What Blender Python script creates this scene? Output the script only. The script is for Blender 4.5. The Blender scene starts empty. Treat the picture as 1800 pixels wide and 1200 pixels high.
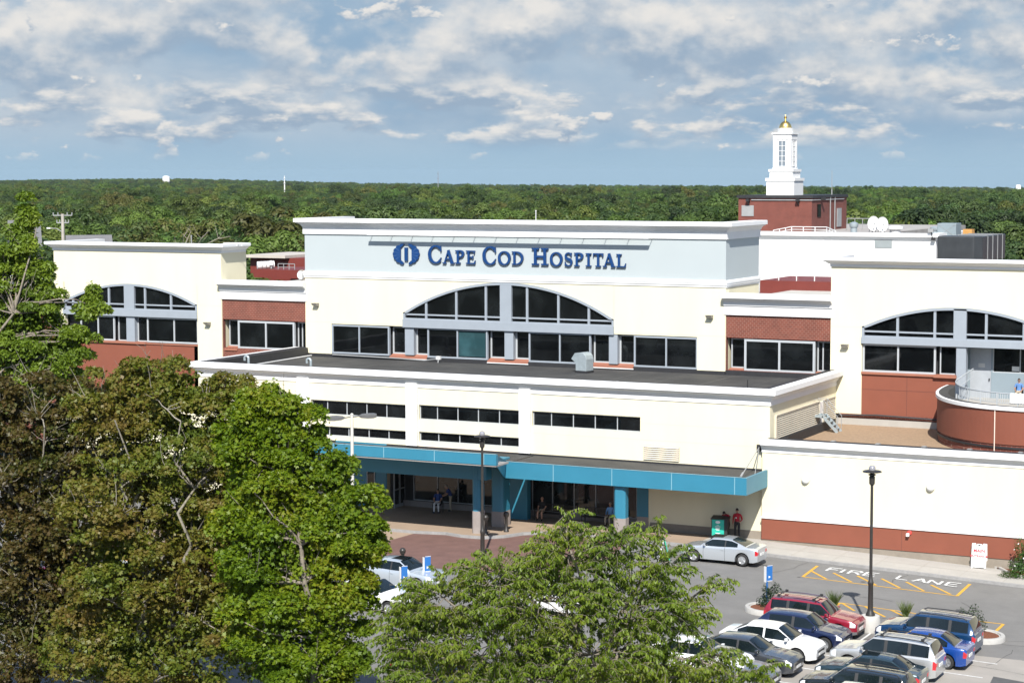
import bpy, bmesh, math, random
import numpy as np
from mathutils import Vector, Matrix
R = math.radians
random.seed(7); rng = np.random.default_rng(7)
S = bpy.context.scene
COL = S.collection

# ------------------------------------------------------------------ camera
CAM_H = 21.0; FPX = 3530.4
YAW, PIT, ROL = R(26.612), R(4.775), R(-0.124)
_f = np.array([-math.sin(YAW)*math.cos(PIT), math.cos(YAW)*math.cos(PIT), -math.sin(PIT)])
_r = np.cross(_f, [0, 0, 1]); _r /= np.linalg.norm(_r); _u = np.cross(_r, _f)
_R = math.cos(ROL)*_r + math.sin(ROL)*_u; _U = -math.sin(ROL)*_r + math.cos(ROL)*_u
cd = bpy.data.cameras.new('camera'); cam = bpy.data.objects.new('camera', cd); COL.objects.link(cam)
cd.sensor_width = 36; cd.lens = FPX/1800*36; cd.clip_end = 60000; cd.clip_start = 1
m = Matrix.Identity(4)
for i in range(3):
    m[i][0] = _R[i]; m[i][1] = _U[i]; m[i][2] = -_f[i]
m[2][3] = CAM_H
cam.matrix_world = m; S.camera = cam

# ------------------------------------------------------------------ light
S.view_settings.view_transform = 'Standard'; S.view_settings.look = 'None'
S.view_settings.gamma = 1; S.view_settings.exposure = 0.95
SUN_DIR = Vector((0.42, -0.97, 1.0)).normalized()       # towards the sun
SUN_EL = math.asin(SUN_DIR.z)
SUN_AZ = math.atan2(SUN_DIR.x, SUN_DIR.y)                # from +Y clockwise
sd = bpy.data.lights.new('sun', 'SUN'); sd.energy = 4.3; sd.angle = R(0.53); sd.color = (1, 0.965, 0.9)
so = bpy.data.objects.new('sun', sd); COL.objects.link(so)
so.rotation_euler = SUN_DIR.to_track_quat('Z', 'Y').to_euler(); so.location = (60, -60, 150)

w = bpy.data.worlds.new('World'); S.world = w; w.use_nodes = True
nt = w.node_tree; N = nt.nodes; Lk = nt.links; N.clear()
def wn(t, **k):
    n = N.new(t)
    for a, b in k.items(): setattr(n, a, b)
    return n
def wm(op, a, b=None, c=None):
    n = N.new('ShaderNodeMath'); n.operation = op
    for i, v in enumerate((a, b, c)):
        if v is None: continue
        if isinstance(v, (int, float)): n.inputs[i].default_value = v
        else: Lk.new(v, n.inputs[i])
    return n.outputs[0]
def wramp(v, a, b, lo=0., hi=1.):
    n = N.new('ShaderNodeMapRange'); n.interpolation_type = 'SMOOTHSTEP'
    Lk.new(v, n.inputs[0]); n.inputs[1].default_value = a; n.inputs[2].default_value = b
    n.inputs[3].default_value = lo; n.inputs[4].default_value = hi
    return n.outputs[0]
sky = wn('ShaderNodeTexSky', sky_type='NISHITA', sun_disc=False, sun_elevation=SUN_EL, sun_rotation=SUN_AZ,
         altitude=20, air_density=1.0, dust_density=0.6, ozone_density=1.5)
tc = wn('ShaderNodeTexCoord'); sp = wn('ShaderNodeSeparateXYZ'); Lk.new(tc.outputs['Generated'], sp.inputs[0])
az = wm('MULTIPLY', wm('ARCTAN2', sp.outputs[0], sp.outputs[1]), 57.2958)      # degrees, 0 = +Y
el = wm('MULTIPLY', wm('ARCSINE', sp.outputs[2]), 57.2958)
def cloudfield(su, sv, scale, detail, rough, off, dv=0.0, lac=2.0, dist=0.0):
    c = wn('ShaderNodeCombineXYZ')
    Lk.new(wm('MULTIPLY', az, su), c.inputs[0])
    Lk.new(wm('MULTIPLY', wm('ADD', el, dv), sv), c.inputs[1]); c.inputs[2].default_value = off
    n = wn('ShaderNodeTexNoise'); Lk.new(c.outputs[0], n.inputs['Vector'])
    n.inputs['Scale'].default_value = scale; n.inputs['Detail'].default_value = detail
    n.inputs['Roughness'].default_value = rough; n.inputs['Lacunarity'].default_value = lac
    n.inputs['Distortion'].default_value = dist
    return n.outputs[0]
def mixc(f, a, b):
    n = wn('ShaderNodeMix', data_type='RGBA')
    for s_, v in ((n.inputs[0], f), (n.inputs[6], a), (n.inputs[7], b)):
        if isinstance(v, (tuple, float, int)): s_.default_value = v
        else: Lk.new(v, s_)
    return n.outputs[2]
# a soft grey-blue cloud sheet behind, crisp sunlit cumulus in front, smaller scraps lower down
air = mixc(wramp(el, 0.0, 5.5), (.375, .535, .68, 1), (.25, .50, .74, 1))
sheet_n = cloudfield(.17, .34, 1.0, 7, .52, 2.3, 0, 2.0, .2)
sheet_c = mixc(wramp(sheet_n, .40, .66), (.30, .435, .585, 1), (.46, .555, .655, 1))
sheet_a = wm('MULTIPLY', wramp(sheet_n, .22, .40), wramp(el, .1, 1.6))
c0 = mixc(wm('MULTIPLY', sheet_a, .95), air, sheet_c)
def puffs(col_in, su, sv, off, thr0, dv, rough, wmask, dist=.35, soft=.07, lo=-.05, hi_=.125, alpha=.95):
    d0 = cloudfield(su, sv, 1.0, 10, rough, off, 0, 2.15, dist); d1 = cloudfield(su, sv, 1.0, 10, rough, off, dv, 2.15, dist); d2 = cloudfield(su, sv, 1.0, 10, rough, off, -dv*1.3, 2.15, dist)
    cv = wm('MULTIPLY', wramp(wm('SUBTRACT', d0, thr0), 0.0, soft), wmask)
    li = wramp(wm('SUBTRACT', d0, d1), lo, hi_)
    base_ = wramp(wm('SUBTRACT', d0, d2), -.10, .06, 1.0, .0)
    sh = mixc(base_, (.33, .435, .56, 1), (.51, .585, .665, 1))
    return mixc(wm('MULTIPLY', cv, alpha), col_in, mixc(li, sh, (.83, .805, .77, 1)))
c1 = puffs(c0, .27, .40, 14.9, .405, .50, .50, wramp(el, 1.2, 2.2), .0, .13, -.09, .16)
c2 = puffs(c1, .30, .75, 21.4, .45, .25, .53, wm('MULTIPLY', wramp(el, .55, 1.2), wramp(el, 3.2, 2.0)), .0, .09)
c3 = puffs(c2, .62, 1.0, 33.1, .60, .2, .52, wramp(el, .25, .9), .0, .06)
fin0 = c3
skyc = wn('ShaderNodeMix', data_type='RGBA', blend_type='MULTIPLY'); skyc.inputs[0].default_value = 1
Lk.new(sky.outputs[0], skyc.inputs[6]); skyc.inputs[7].default_value = (.095, .095, .095, 1)
E_SKY = 1.0/2**0.95
fin = mixc(wramp(el, 5.5, 14.0), fin0, mixc(.55, air, (.5, .55, .62, 1)))
sc_ = wn('ShaderNodeMix', data_type='RGBA', blend_type='MULTIPLY'); sc_.inputs[0].default_value = 1
Lk.new(fin, sc_.inputs[6]); sc_.inputs[7].default_value = (E_SKY, E_SKY, E_SKY, 1)
hsel = mixc(wramp(el, 9.0, 16.0), sc_.outputs[2], skyc.outputs[2])
bg = wn('ShaderNodeBackground'); Lk.new(hsel, bg.inputs[0]); bg.inputs[1].default_value = 1.0
wo = wn('ShaderNodeOutputWorld'); Lk.new(bg.outputs[0], wo.inputs[0])

# ------------------------------------------------------------------ projection helpers (find real positions on real planes)
def ray(x, y): return _f*FPX + _R*(x-900) - _U*(y-600)
def onY(x, y, v):
    d = ray(x, y); t = v/d[1]; return Vector((t*d[0], v, CAM_H+t*d[2]))
def onX(x, y, v):
    d = ray(x, y); t = v/d[0]; return Vector((v, t*d[1], CAM_H+t*d[2]))
def onZ(x, y, v=0.):
    d = ray(x, y); t = (v-CAM_H)/d[2]; return Vector((t*d[0], t*d[1], v))
GSL, GX0 = .035, -38.0
def gz(x): return -GSL*(x-GX0) if x > GX0 else 0.0
def G(x, y, dz=0.):                                     # point of the (sloping) ground seen at a pixel
    d = ray(x, y); t = (dz+GSL*GX0-CAM_H)/(d[2]+GSL*d[0]); p = Vector((t*d[0], t*d[1], CAM_H+t*d[2]))
    return p if p.x > GX0 else onZ(x, y, dz)
def atdepth(x, y, dist):
    d = ray(x, y); t = dist/FPX; return Vector((t*d[0], t*d[1], CAM_H+t*d[2]))

# ------------------------------------------------------------------ object helpers
def tag(o, label=None, cat=None, group=None, kind=None):
    if label: o['label'] = label
    if cat: o['category'] = cat
    if group: o['group'] = group
    if kind: o['kind'] = kind
    return o
def thing(name, label, cat, loc=(0, 0, 0), rz=0, group=None, rx=0, ry=0):
    o = bpy.data.objects.new(name, None); o.empty_display_size = .3; COL.objects.link(o)
    o.location = loc; o.rotation_euler = (rx, ry, rz)
    return tag(o, label, cat, group)
def worldmat(o):
    M = Matrix.LocRotScale(o.location, o.rotation_euler, o.scale)
    return worldmat(o.parent) @ M if o.parent else M
class MB:
    def __init__(s): s.v = []; s.f = []; s.m = []
    def q(s, pts, mi=0):
        i = len(s.v); s.v += [tuple(p) for p in pts]; s.f.append(tuple(range(i, i+len(pts)))); s.m.append(mi); return s
    def box(s, x0, x1, y0, y1, z0, z1, mi=0):
        i = len(s.v)
        s.v += [(x0, y0, z0), (x1, y0, z0), (x1, y1, z0), (x0, y1, z0), (x0, y0, z1), (x1, y0, z1), (x1, y1, z1), (x0, y1, z1)]
        for f in ((0, 3, 2, 1), (4, 5, 6, 7), (0, 1, 5, 4), (1, 2, 6, 5), (2, 3, 7, 6), (3, 0, 4, 7)):
            s.f.append(tuple(i+k for k in f)); s.m.append(mi)
        return s
    def bar(s, a, b, wx, wz=None, up=(0, 0, 1), mi=0):
        a = Vector(a); b = Vector(b); d = (b-a).normalized(); wz = wx if wz is None else wz
        u = Vector(up); 
        if abs(d.dot(u)) > .98: u = Vector((1, 0, 0))
        r = d.cross(u).normalized(); u = r.cross(d)
        i = len(s.v)
        for p in (a, b):
            for sx, sz in ((-1, -1), (1, -1), (1, 1), (-1, 1)): s.v.append(tuple(p+r*sx*wx/2+u*sz*wz/2))
        for f in ((3, 2, 1, 0), (4, 5, 6, 7), (0, 1, 5, 4), (1, 2, 6, 5), (2, 3, 7, 6), (3, 0, 4, 7)):
            s.f.append(tuple(i+k for k in f)); s.m.append(mi)
        return s
    def tube(s, pts, rad, n=8, mi=0, cap=True):
        pts = [Vector(p) for p in pts]; rs = rad if isinstance(rad, (list, tuple)) else [rad]*len(pts)
        i0 = len(s.v); ref = None
        for k, p in enumerate(pts):
            d = (pts[min(k+1, len(pts)-1)]-pts[max(k-1, 0)])
            d = d.normalized() if d.length > 1e-9 else Vector((0, 0, 1))
            if ref is None: ref = Vector((1, 0, 0)) if abs(d.x) < .9 else Vector((0, 1, 0))
            r = (ref-d*ref.dot(d)).normalized(); u = d.cross(r); ref = r
            for j in range(n):
                a = 2*math.pi*j/n; s.v.append(tuple(p+(r*math.cos(a)+u*math.sin(a))*rs[k]))
        for k in range(len(pts)-1):
            for j in range(n):
                a = i0+k*n+j; b = i0+k*n+(j+1) % n
                s.f.append((a, b, b+n, a+n)); s.m.append(mi)
        if cap:
            s.f.append(tuple(i0+j for j in range(n))[::-1]); s.m.append(mi)
            e = i0+(len(pts)-1)*n; s.f.append(tuple(e+j for j in range(n))); s.m.append(mi)
        return s
    def lathe(s, prof, c=(0, 0, 0), n=16, mi=0, caps=True):
        i0 = len(s.v)
        for r, z in prof:
            for j in range(n):
                a = 2*math.pi*j/n; s.v.append((c[0]+r*math.cos(a), c[1]+r*math.sin(a), c[2]+z))
        for k in range(len(prof)-1):
            for j in range(n):
                a = i0+k*n+j; b = i0+k*n+(j+1) % n
                s.f.append((a, b, b+n, a+n)); s.m.append(mi)
        if not caps: return s
        s.f.append(tuple(i0+j for j in range(n))[::-1]); s.m.append(mi)
        e = i0+(len(prof)-1)*n; s.f.append(tuple(e+j for j in range(n))); s.m.append(mi)
        return s
    def prism(s, poly, z0, z1, mi=0, axis='z'):
        n = len(poly); i = len(s.v)
        for z in (z0, z1):
            for a, b in poly:
                s.v.append((a, b, z) if axis == 'z' else ((a, z, b) if axis == 'y' else (z, a, b)))
        s.f.append(tuple(i+k for k in range(n))[::-1]); s.f.append(tuple(i+n+k for k in range(n))); s.m += [mi, mi]
        for k in range(n):
            s.f.append((i+k, i+(k+1) % n, i+n+(k+1) % n, i+n+k)); s.m.append(mi)
        return s
    def sweep(s, path, prof, mi=0, caps=True, closed=False, zf=None):
        # profile (out, z): out is to the right of the direction of travel
        P = [Vector(p) for p in path]; n = len(P); rows = []
        for k in range(n):
            if closed: a, b = P[k-1], P[(k+1) % n]; d0 = (P[k]-a).normalized(); d1 = (b-P[k]).normalized()
            else:
                d0 = (P[k]-P[k-1]).normalized() if k else (P[1]-P[0]).normalized()
                d1 = (P[k+1]-P[k]).normalized() if k < n-1 else d0
            n0 = Vector((d0.y, -d0.x)); n1 = Vector((d1.y, -d1.x)); mm = (n0+n1)
            mm = mm.normalized() if mm.length > 1e-6 else n0
            mm = mm/max(.3, mm.dot(n0)); row = []
            for o_, z in prof:
                p = P[k]+mm*o_; row.append(len(s.v)); s.v.append((p.x, p.y, z+(zf(p.x) if zf else 0)))
            rows.append(row)
        rng_ = range(n) if closed else range(n-1)
        mis = mi if isinstance(mi, (list, tuple)) else [mi]*(len(prof)-1)
        for k in rng_:
            a, b = rows[k], rows[(k+1) % n]
            for j in range(len(prof)-1):
                s.f.append((a[j], b[j], b[j+1], a[j+1])); s.m.append(mis[j])
        if caps and not closed:
            s.f.append(tuple(rows[0])); s.f.append(tuple(rows[-1][::-1])); s.m += [mis[0], mis[0]]
        return s
    def build(s, name, mats, parent=None, local=False, smooth=False, bevel=0, recalc=True):
        me = bpy.data.meshes.new(name)
        v = s.v
        if parent is not None and not local:
            Mi = worldmat(parent).inverted(); v = [tuple(Mi @ Vector(p)) for p in v]
        me.from_pydata(v, [], s.f)
        mats = mats if isinstance(mats, (list, tuple)) else [mats]
        for mm in mats: me.materials.append(mm)
        me.polygons.foreach_set('material_index', s.m)
        if recalc:
            bm = bmesh.new(); bm.from_mesh(me); bmesh.ops.remove_doubles(bm, verts=bm.verts, dist=1e-5)
            bmesh.ops.recalc_face_normals(bm, faces=bm.faces)
            if bevel > 0:
                bmesh.ops.bevel(bm, geom=[e for e in bm.edges if len(e.link_faces) == 2 and e.calc_face_angle(0) > .6], offset=bevel, segments=2, affect='EDGES', profile=.5)
            bm.to_mesh(me); bm.free()
        if smooth:
            me.polygons.foreach_set('use_smooth', [True]*len(me.polygons))
            if smooth != 'all': me.set_sharp_from_angle(angle=R(38))
        o = bpy.data.objects.new(name, me); COL.objects.link(o)
        if parent is not None: o.parent = parent
        return o
def copy_tree(o, parent=None):
    c = o.copy(); COL.objects.link(c)
    if parent is not None: c.parent = parent
    for ch in list(o.children): copy_tree(ch, c)
    return c

# ------------------------------------------------------------------ materials
def mat(name, col, rough=.6, metal=0., var=.08, vscale=1.5, bump=0., bscale=20., spec=.5, coat=0., col2=None, streak=0.):
    m_ = bpy.data.materials.new(name); m_.use_nodes = True; t = m_.node_tree; b = t.nodes['Principled BSDF']
    b.inputs['Roughness'].default_value = rough; b.inputs['Metallic'].default_value = metal
    b.inputs['Specular IOR Level'].default_value = spec; b.inputs['Coat Weight'].default_value = coat
    b.inputs['Coat Roughness'].default_value = .06
    tcn = t.nodes.new('ShaderNodeTexCoord')
    nz = t.nodes.new('ShaderNodeTexNoise'); nz.inputs['Scale'].default_value = vscale; nz.inputs['Detail'].default_value = 6
    nz.inputs['Roughness'].default_value = .62
    mp = t.nodes.new('ShaderNodeMapping'); t.links.new(tcn.outputs['Object'], mp.inputs[0])
    if streak: mp.inputs['Scale'].default_value = (1, 1, 1-streak)
    t.links.new(mp.outputs[0], nz.inputs['Vector'])
    mr = t.nodes.new('ShaderNodeMapRange'); mr.inputs[1].default_value = .3; mr.inputs[2].default_value = .7
    t.links.new(nz.outputs[0], mr.inputs[0])
    mx = t.nodes.new('ShaderNodeMix'); mx.data_type = 'RGBA'; t.links.new(mr.outputs[0], mx.inputs[0])
    c2 = col2 if col2 else tuple(c*(1+var) for c in col)
    c1 = col if col2 else tuple(c*(1-var) for c in col)
    mx.inputs[6].default_value = (*c1, 1); mx.inputs[7].default_value = (*[min(1, c) for c in c2], 1)
    t.links.new(mx.outputs[2], b.inputs['Base Color'])
    if bump:
        n2 = t.nodes.new('ShaderNodeTexNoise'); n2.inputs['Scale'].default_value = bscale; n2.inputs['Detail'].default_value = 4
        t.links.new(tcn.outputs['Object'], n2.inputs['Vector'])
        bp = t.nodes.new('ShaderNodeBump'); bp.inputs['Strength'].default_value = bump; bp.inputs['Distance'].default_value = .02
        t.links.new(n2.outputs[0], bp.inputs['Height']); t.links.new(bp.outputs[0], b.inputs['Normal'])
    return m_
def brickmat(name, c1, c2, mortar, scale, flip=False):
    m_ = bpy.data.materials.new(name); m_.use_nodes = True; t = m_.node_tree; b = t.nodes['Principled BSDF']
    b.inputs['Roughness'].default_value = .85
    tcn = t.nodes.new('ShaderNodeTexCoord'); sx = t.nodes.new('ShaderNodeSeparateXYZ'); t.links.new(tcn.outputs['Object'], sx.inputs[0])
    cx = t.nodes.new('ShaderNodeCombineXYZ')
    ad = t.nodes.new('ShaderNodeMath'); t.links.new(sx.outputs[0], ad.inputs[0]); t.links.new(sx.outputs[1], ad.inputs[1])
    if flip: t.links.new(sx.outputs[0], cx.inputs[0]); t.links.new(sx.outputs[1], cx.inputs[1])
    else: t.links.new(ad.outputs[0], cx.inputs[0]); t.links.new(sx.outputs[2], cx.inputs[1])
    bt = t.nodes.new('ShaderNodeTexBrick'); t.links.new(cx.outputs[0], bt.inputs[0])
    bt.inputs['Color1'].default_value = (*c1, 1); bt.inputs['Color2'].default_value = (*c2, 1); bt.inputs['Mortar'].default_value = (*mortar, 1)
    bt.inputs['Scale'].default_value = scale; bt.inputs['Mortar Size'].default_value = .018; bt.inputs['Bias'].default_value = -.2
    bt.inputs['Brick Width'].default_value = .5; bt.inputs['Row Height'].default_value = .25
    nz = t.nodes.new('ShaderNodeTexNoise'); nz.inputs['Scale'].default_value = 1.2; nz.inputs['Detail'].default_value = 5; t.links.new(tcn.outputs['Object'], nz.inputs[0])
    mx = t.nodes.new('ShaderNodeMix'); mx.data_type = 'RGBA'; mx.blend_type = 'MULTIPLY'; mx.inputs[0].default_value = .5
    t.links.new(bt.outputs[0], mx.inputs[6]); t.links.new(nz.outputs[0], mx.inputs[7]); 
    br = t.nodes.new('ShaderNodeBrightContrast'); br.inputs[1].default_value = .0; t.links.new(mx.outputs[2], br.inputs[0])
    t.links.new(br.outputs[0], b.inputs['Base Color'])
    return m_
def glassmat(name, col=(.006, .007, .008), rough=.03, spec=.5):
    m_ = bpy.data.materials.new(name); m_.use_nodes = True; t = m_.node_tree; b = t.nodes['Principled BSDF']
    b.inputs['Base Color'].default_value = (*col, 1); b.inputs['Roughness'].default_value = rough
    b.inputs['Specular IOR Level'].default_value = spec
    tcn = t.nodes.new('ShaderNodeTexCoord'); n2 = t.nodes.new('ShaderNodeTexNoise'); n2.inputs['Scale'].default_value = .6; n2.inputs['Detail'].default_value = 1
    t.links.new(tcn.outputs['Object'], n2.inputs[0]); bp = t.nodes.new('ShaderNodeBump'); bp.inputs['Strength'].default_value = .12; bp.inputs['Distance'].default_value = .05
    t.links.new(n2.outputs[0], bp.inputs['Height']); t.links.new(bp.outputs[0], b.inputs['Normal'])
    n3 = t.nodes.new('ShaderNodeTexNoise'); n3.inputs['Scale'].default_value = .55; n3.inputs['Detail'].default_value = 5; t.links.new(tcn.outputs['Object'], n3.inputs[0])
    mr = t.nodes.new('ShaderNodeMapRange'); mr.inputs[1].default_value = .45; mr.inputs[2].default_value = .72; t.links.new(n3.outputs[0], mr.inputs[0]); mx = t.nodes.new('ShaderNodeMix'); mx.data_type = 'RGBA'; t.links.new(mr.outputs[0], mx.inputs[0])
    mx.inputs[6].default_value = (*col, 1); mx.inputs[7].default_value = (col[0]*2+.005, col[1]*2+.006, col[2]*2+.006, 1); t.links.new(mx.outputs[2], b.inputs['Base Color'])
    return m_
CREAM = mat('cream_stucco', (.63, .585, .43), .85, var=.05, vscale=.55, bump=.15, bscale=60, streak=.82)
SIGNW = mat('pale_blue_stucco', (.355, .395, .405), .85, var=.02, vscale=.5, bump=.1, bscale=60)
WHITE = mat('white_trim', (.66, .66, .655), .6, var=.03, vscale=1)
WHITEP = mat('white_painted_wall', (.64, .64, .63), .7, var=.03, vscale=.4)
GREYB = mat('blue_grey_aluminium', (.255, .285, .32), .45, var=.04)
MULL = mat('pale_aluminium', (.36, .38, .395), .4, var=.04)
BRICK = brickmat('red_brick', (.205, .050, .030), (.155, .038, .024), (.33, .20, .15), 1.9)
BRICKO = brickmat('old_brick', (.195, .052, .036), (.165, .044, .031), (.19, .085, .066), 3.2)
REDP = mat('brick_red_stucco', (.190, .056, .031), .8, var=.06, vscale=.8, bump=.15, bscale=50)
REDM = mat('red_metal', (.14, .024, .017), .6, var=.08)
SILL = mat('salmon_sill', (.27, .105, .065), .8, var=.08)
TEAL = mat('teal_panel', (.027, .165, .25), .42, var=.05, vscale=.6)
TEALS = mat('teal_seam', (.18, .33, .39), .5)
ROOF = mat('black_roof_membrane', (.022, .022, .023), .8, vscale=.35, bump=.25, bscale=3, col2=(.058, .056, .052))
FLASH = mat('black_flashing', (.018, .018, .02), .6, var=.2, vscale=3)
GRAV = mat('tan_gravel_roof', (.27, .185, .115), .95, var=.2, vscale=6, bump=.4, bscale=80)
BEIGE = mat('beige_louver', (.50, .45, .36), .7)
CONC = mat('pale_concrete', (.335, .318, .29), .9, var=.07, vscale=.9, bump=.2, bscale=40)
CONCP = mat('plaza_concrete', (.29, .215, .155), .9, var=.1, vscale=.7, bump=.2, bscale=40)
KERB = mat('kerb_granite', (.24, .235, .23), .9, var=.15, vscale=4)
FOUND = mat('grey_foundation', (.215, .185, .15), .9, var=.12, vscale=2)
STONE = mat('grey_column_base', (.25, .22, .205), .8, var=.1, vscale=2)
GLASS = glassmat('dark_window_glass', (.003, .0035, .004), .03, .28)
GLASSL = glassmat('lobby_glass', (.012, .014, .014), .03)
GLASST = glassmat('teal_curtained_glass', (.018, .048, .055), .08)
ASPH = mat('asphalt', (.125, .121, .115), .92, vscale=.35, bump=.3, bscale=60, col2=(.175, .169, .16))
_t = ASPH.node_tree; _n = [n for n in _t.nodes if n.type == 'TEX_NOISE'][0]; _n.inputs['Detail'].default_value = 12; _n.inputs['Roughness'].default_value = .75
YEL = mat('yellow_road_paint', (.62, .33, .02), .8, vscale=6, col2=(.42, .24, .04))
WPAINT = mat('white_road_paint', (.66, .66, .64), .8, vscale=7, col2=(.40, .395, .38))
PAVER = brickmat('red_paver', (.20, .105, .085), (.17, .09, .075), (.14, .085, .07), 2.5, flip=True)
SIGNB = mat('sign_blue', (.002, .034, .135), .4, var=.05)
AWN = mat('translucent_awning', (.585, .65, .67), .5, var=.02)
_t = AWN.node_tree; _tp = _t.nodes.new('ShaderNodeBsdfTransparent'); _mx = _t.nodes.new('ShaderNodeMixShader'); _mx.inputs[0].default_value = .86
_t.links.new(_t.nodes['Principled BSDF'].outputs[0], _mx.inputs[1]); _t.links.new(_tp.outputs[0], _mx.inputs[2]); _t.links.new(_mx.outputs[0], _t.nodes['Material Output'].inputs[0])
AWNE = mat('awning_edge', (.22, .33, .42), .5)
BLACKM = mat('black_metal', (.02, .02, .021), .45, var=.2)
GREYM = mat('weathered_grey_metal', (.27, .275, .275), .5, metal=.1, var=.1)
GALV = mat('galvanised_steel', (.34, .39, .41), .4, metal=.35, var=.12, vscale=4)
GOLD = mat('gold_leaf', (.88, .60, .20), .33, metal=1.0, var=.08)
# ================================================================== GROUND
YC, YF, YR = 120.2, 107.85, 107.55        # planes: upper blocks, entrance wing, right lower wing
FOREST_FLOOR = mat('forest_floor', (.020, .030, .012), .95, vscale=.03, col2=(.035, .048, .018))
def far_drop(x, y):
    """height of the land far away: level under the woods, lower to the right, a low hill to the left"""
    c = x*(-math.sin(YAW))+y*math.cos(YAW); s = x*math.cos(YAW)+y*math.sin(YAW)
    t = (s/max(c, 1))/.255                    # -1 left edge .. +1 right edge of view
    k = min(1, max(0, (c-500)/2600)); k = k*k*(3-2*k)
    low = -2-9.5*k*(1+.75*min(1, max(-1.2, t)))
    hill = 6.5*k*math.exp(-((t+.67)/.30)**2)*min(1, max(0, (c-1900)/900))
    z = low+hill
    if c > 3600: z -= (c-3600)*.03
    return z
def build_ground():
    mb = MB(); fr = [-200, 60, 180, 320, 500, 800, 1200, 1700, 2200, 2700, 3100, 3600, 4200, 5400]
    ss = [-1.6+i*.08 for i in range(41)]
    def P(c, s_):
        s = s_*max(c, 400); x = -c*math.sin(YAW)+s*math.cos(YAW); y = c*math.cos(YAW)+s*math.sin(YAW)
        return (x, y, far_drop(x, y)-.6 if c > 400 else -2.6)
    for c0, c1 in zip(fr, fr[1:]):
        for a, b in zip(ss, ss[1:]): mb.q([P(c0, a), P(c0, b), P(c1, b), P(c1, a)])
    o = mb.build('ground', FOREST_FLOOR, smooth='all'); tag(o, kind='structure')
build_ground()
def sheet(name, polys, material, dz, kind='structure', parent=None, label=None, cat=None, group=None):
    mb = MB()
    for poly in polys:
        # split at the crease x = GX0 and follow the slope
        for side in (0, 1):
            out = []; n = len(poly)
            for i in range(n):
                a = poly[i]; b = poly[(i+1) % n]
                ina = (a[0] <= GX0) == (side == 0); inb = (b[0] <= GX0) == (side == 0)
                if ina: out.append(a)
                if ina != inb:
                    t = (GX0-a[0])/(b[0]-a[0]); out.append((GX0, a[1]+t*(b[1]-a[1])))
            if len(out) > 2: mb.q([(x, y, gz(x)+dz) for x, y in out])
    o = mb.build(name, material, parent)
    for p in o.data.polygons:
        if p.normal.z < 0: p.flip()
    return tag(o, label, cat, group, kind)
KY = 104.25                                             # kerb line along the fire lane
sheet('parking_lot', [[(-130, 30), (30, 30), (30, KY), (-41.5, KY), (-41.5, 108.5), (-130, 108.5)]], ASPH, 0)
# repaired / bleached asphalt and concrete apron patches
ASPH2 = mat('bleached_asphalt', (.24, .225, .20), .95, vscale=.5, bump=.2, bscale=40, col2=(.30, .275, .245))
sheet('bleached_paving', [[(-21.2, 88.6), (-19.2, 88.9), (-16, 88.2), (-14, 60), (-32, 60), (-32, 85.0), (-22, 85.6)]], ASPH2, .004)
ASPH3 = mat('dark_asphalt_patch', (.07, .07, .07), .9, var=.2, vscale=2)
sheet('asphalt_patch', [[(-19.6, 85.4), (-18.2, 85.2), (-18.0, 83.6), (-19.4, 83.7)], [(-36.0, 101.9), (-35.3, 101.85), (-35.3, 101.5), (-36, 101.55)],
                        [(-24.2, 97.3), (-23.6, 97.2), (-23.6, 96.9), (-24.2, 96.95)]], ASPH3, .008)
# plaza in front of the doors, pavement along the right wing
kpts = [(-75, 101.6), (-57.3, 101.6), (-55.4, 102.0), (-54.2, 101.65), (-52.9, 101.7), (-52.0, 102.6), (-51.4, 103.9), (-50.4, 104.7), (-48.5, 104.95), (-45, 104.9), (-41.9, 104.7), (-38, KY), (-30, KY), (-20, KY), (0, KY), (25, KY)]
sheet('plaza', [[p for p in kpts if p[0] <= -41.0]+[(-41, KY+.4), (-41, 110.5), (-75, 110.5)]], CONCP, .15)
sheet('pavement', [[(-41, KY+.3), (-38, KY), (25, KY), (25, 108.5), (-41, 108.5)]], CONC, .152)
jn = MB()
for k in range(12):
    x = -37.5+k*1.55*1.5
    jn.q([(x, KY+.15, gz(x)+.157), (x+.03, KY+.15, gz(x+.03)+.157), (x+.03, YR-.02, gz(x+.03)+.157), (x, YR-.02, gz(x)+.157)])
jn.q([(x_, y_, gz(x_)+.157) for x_, y_ in ((-38, 105.9), (25, 105.9), (25, 105.93), (-38, 105.93))])
tag(jn.build('pavement_joints', mat('joint_line', (.30, .275, .24), .95)), kind='structure')
kb = MB(); kb.sweep(kpts, [(0.0, .149), (0, -.05), (.14, -.05), (.14, .15), (0, .16)], zf=gz)
tag(kb.build('kerb', KERB), kind='structure')
# red brick apron
ap = [(-57.3, 101.45), (-55.4, 101.85), (-54.2, 101.5), (-52.8, 101.55), (-51.85, 102.5), (-51.25, 103.8), (-50.3, 104.55), (-48.5, 104.8), (-45, 104.75), (-44, 100), (-44, 93.5), (-57, 92.5), (-57.6, 97.0)]
sheet('brick_apron', [ap], PAVER, .006)
sheet('concrete_strip', [[(-75, 101.45), (-57.3, 101.45), (-57.6, 97), (-57.2, 92.5), (-75, 92.5)]], CONCP, .005)

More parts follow.
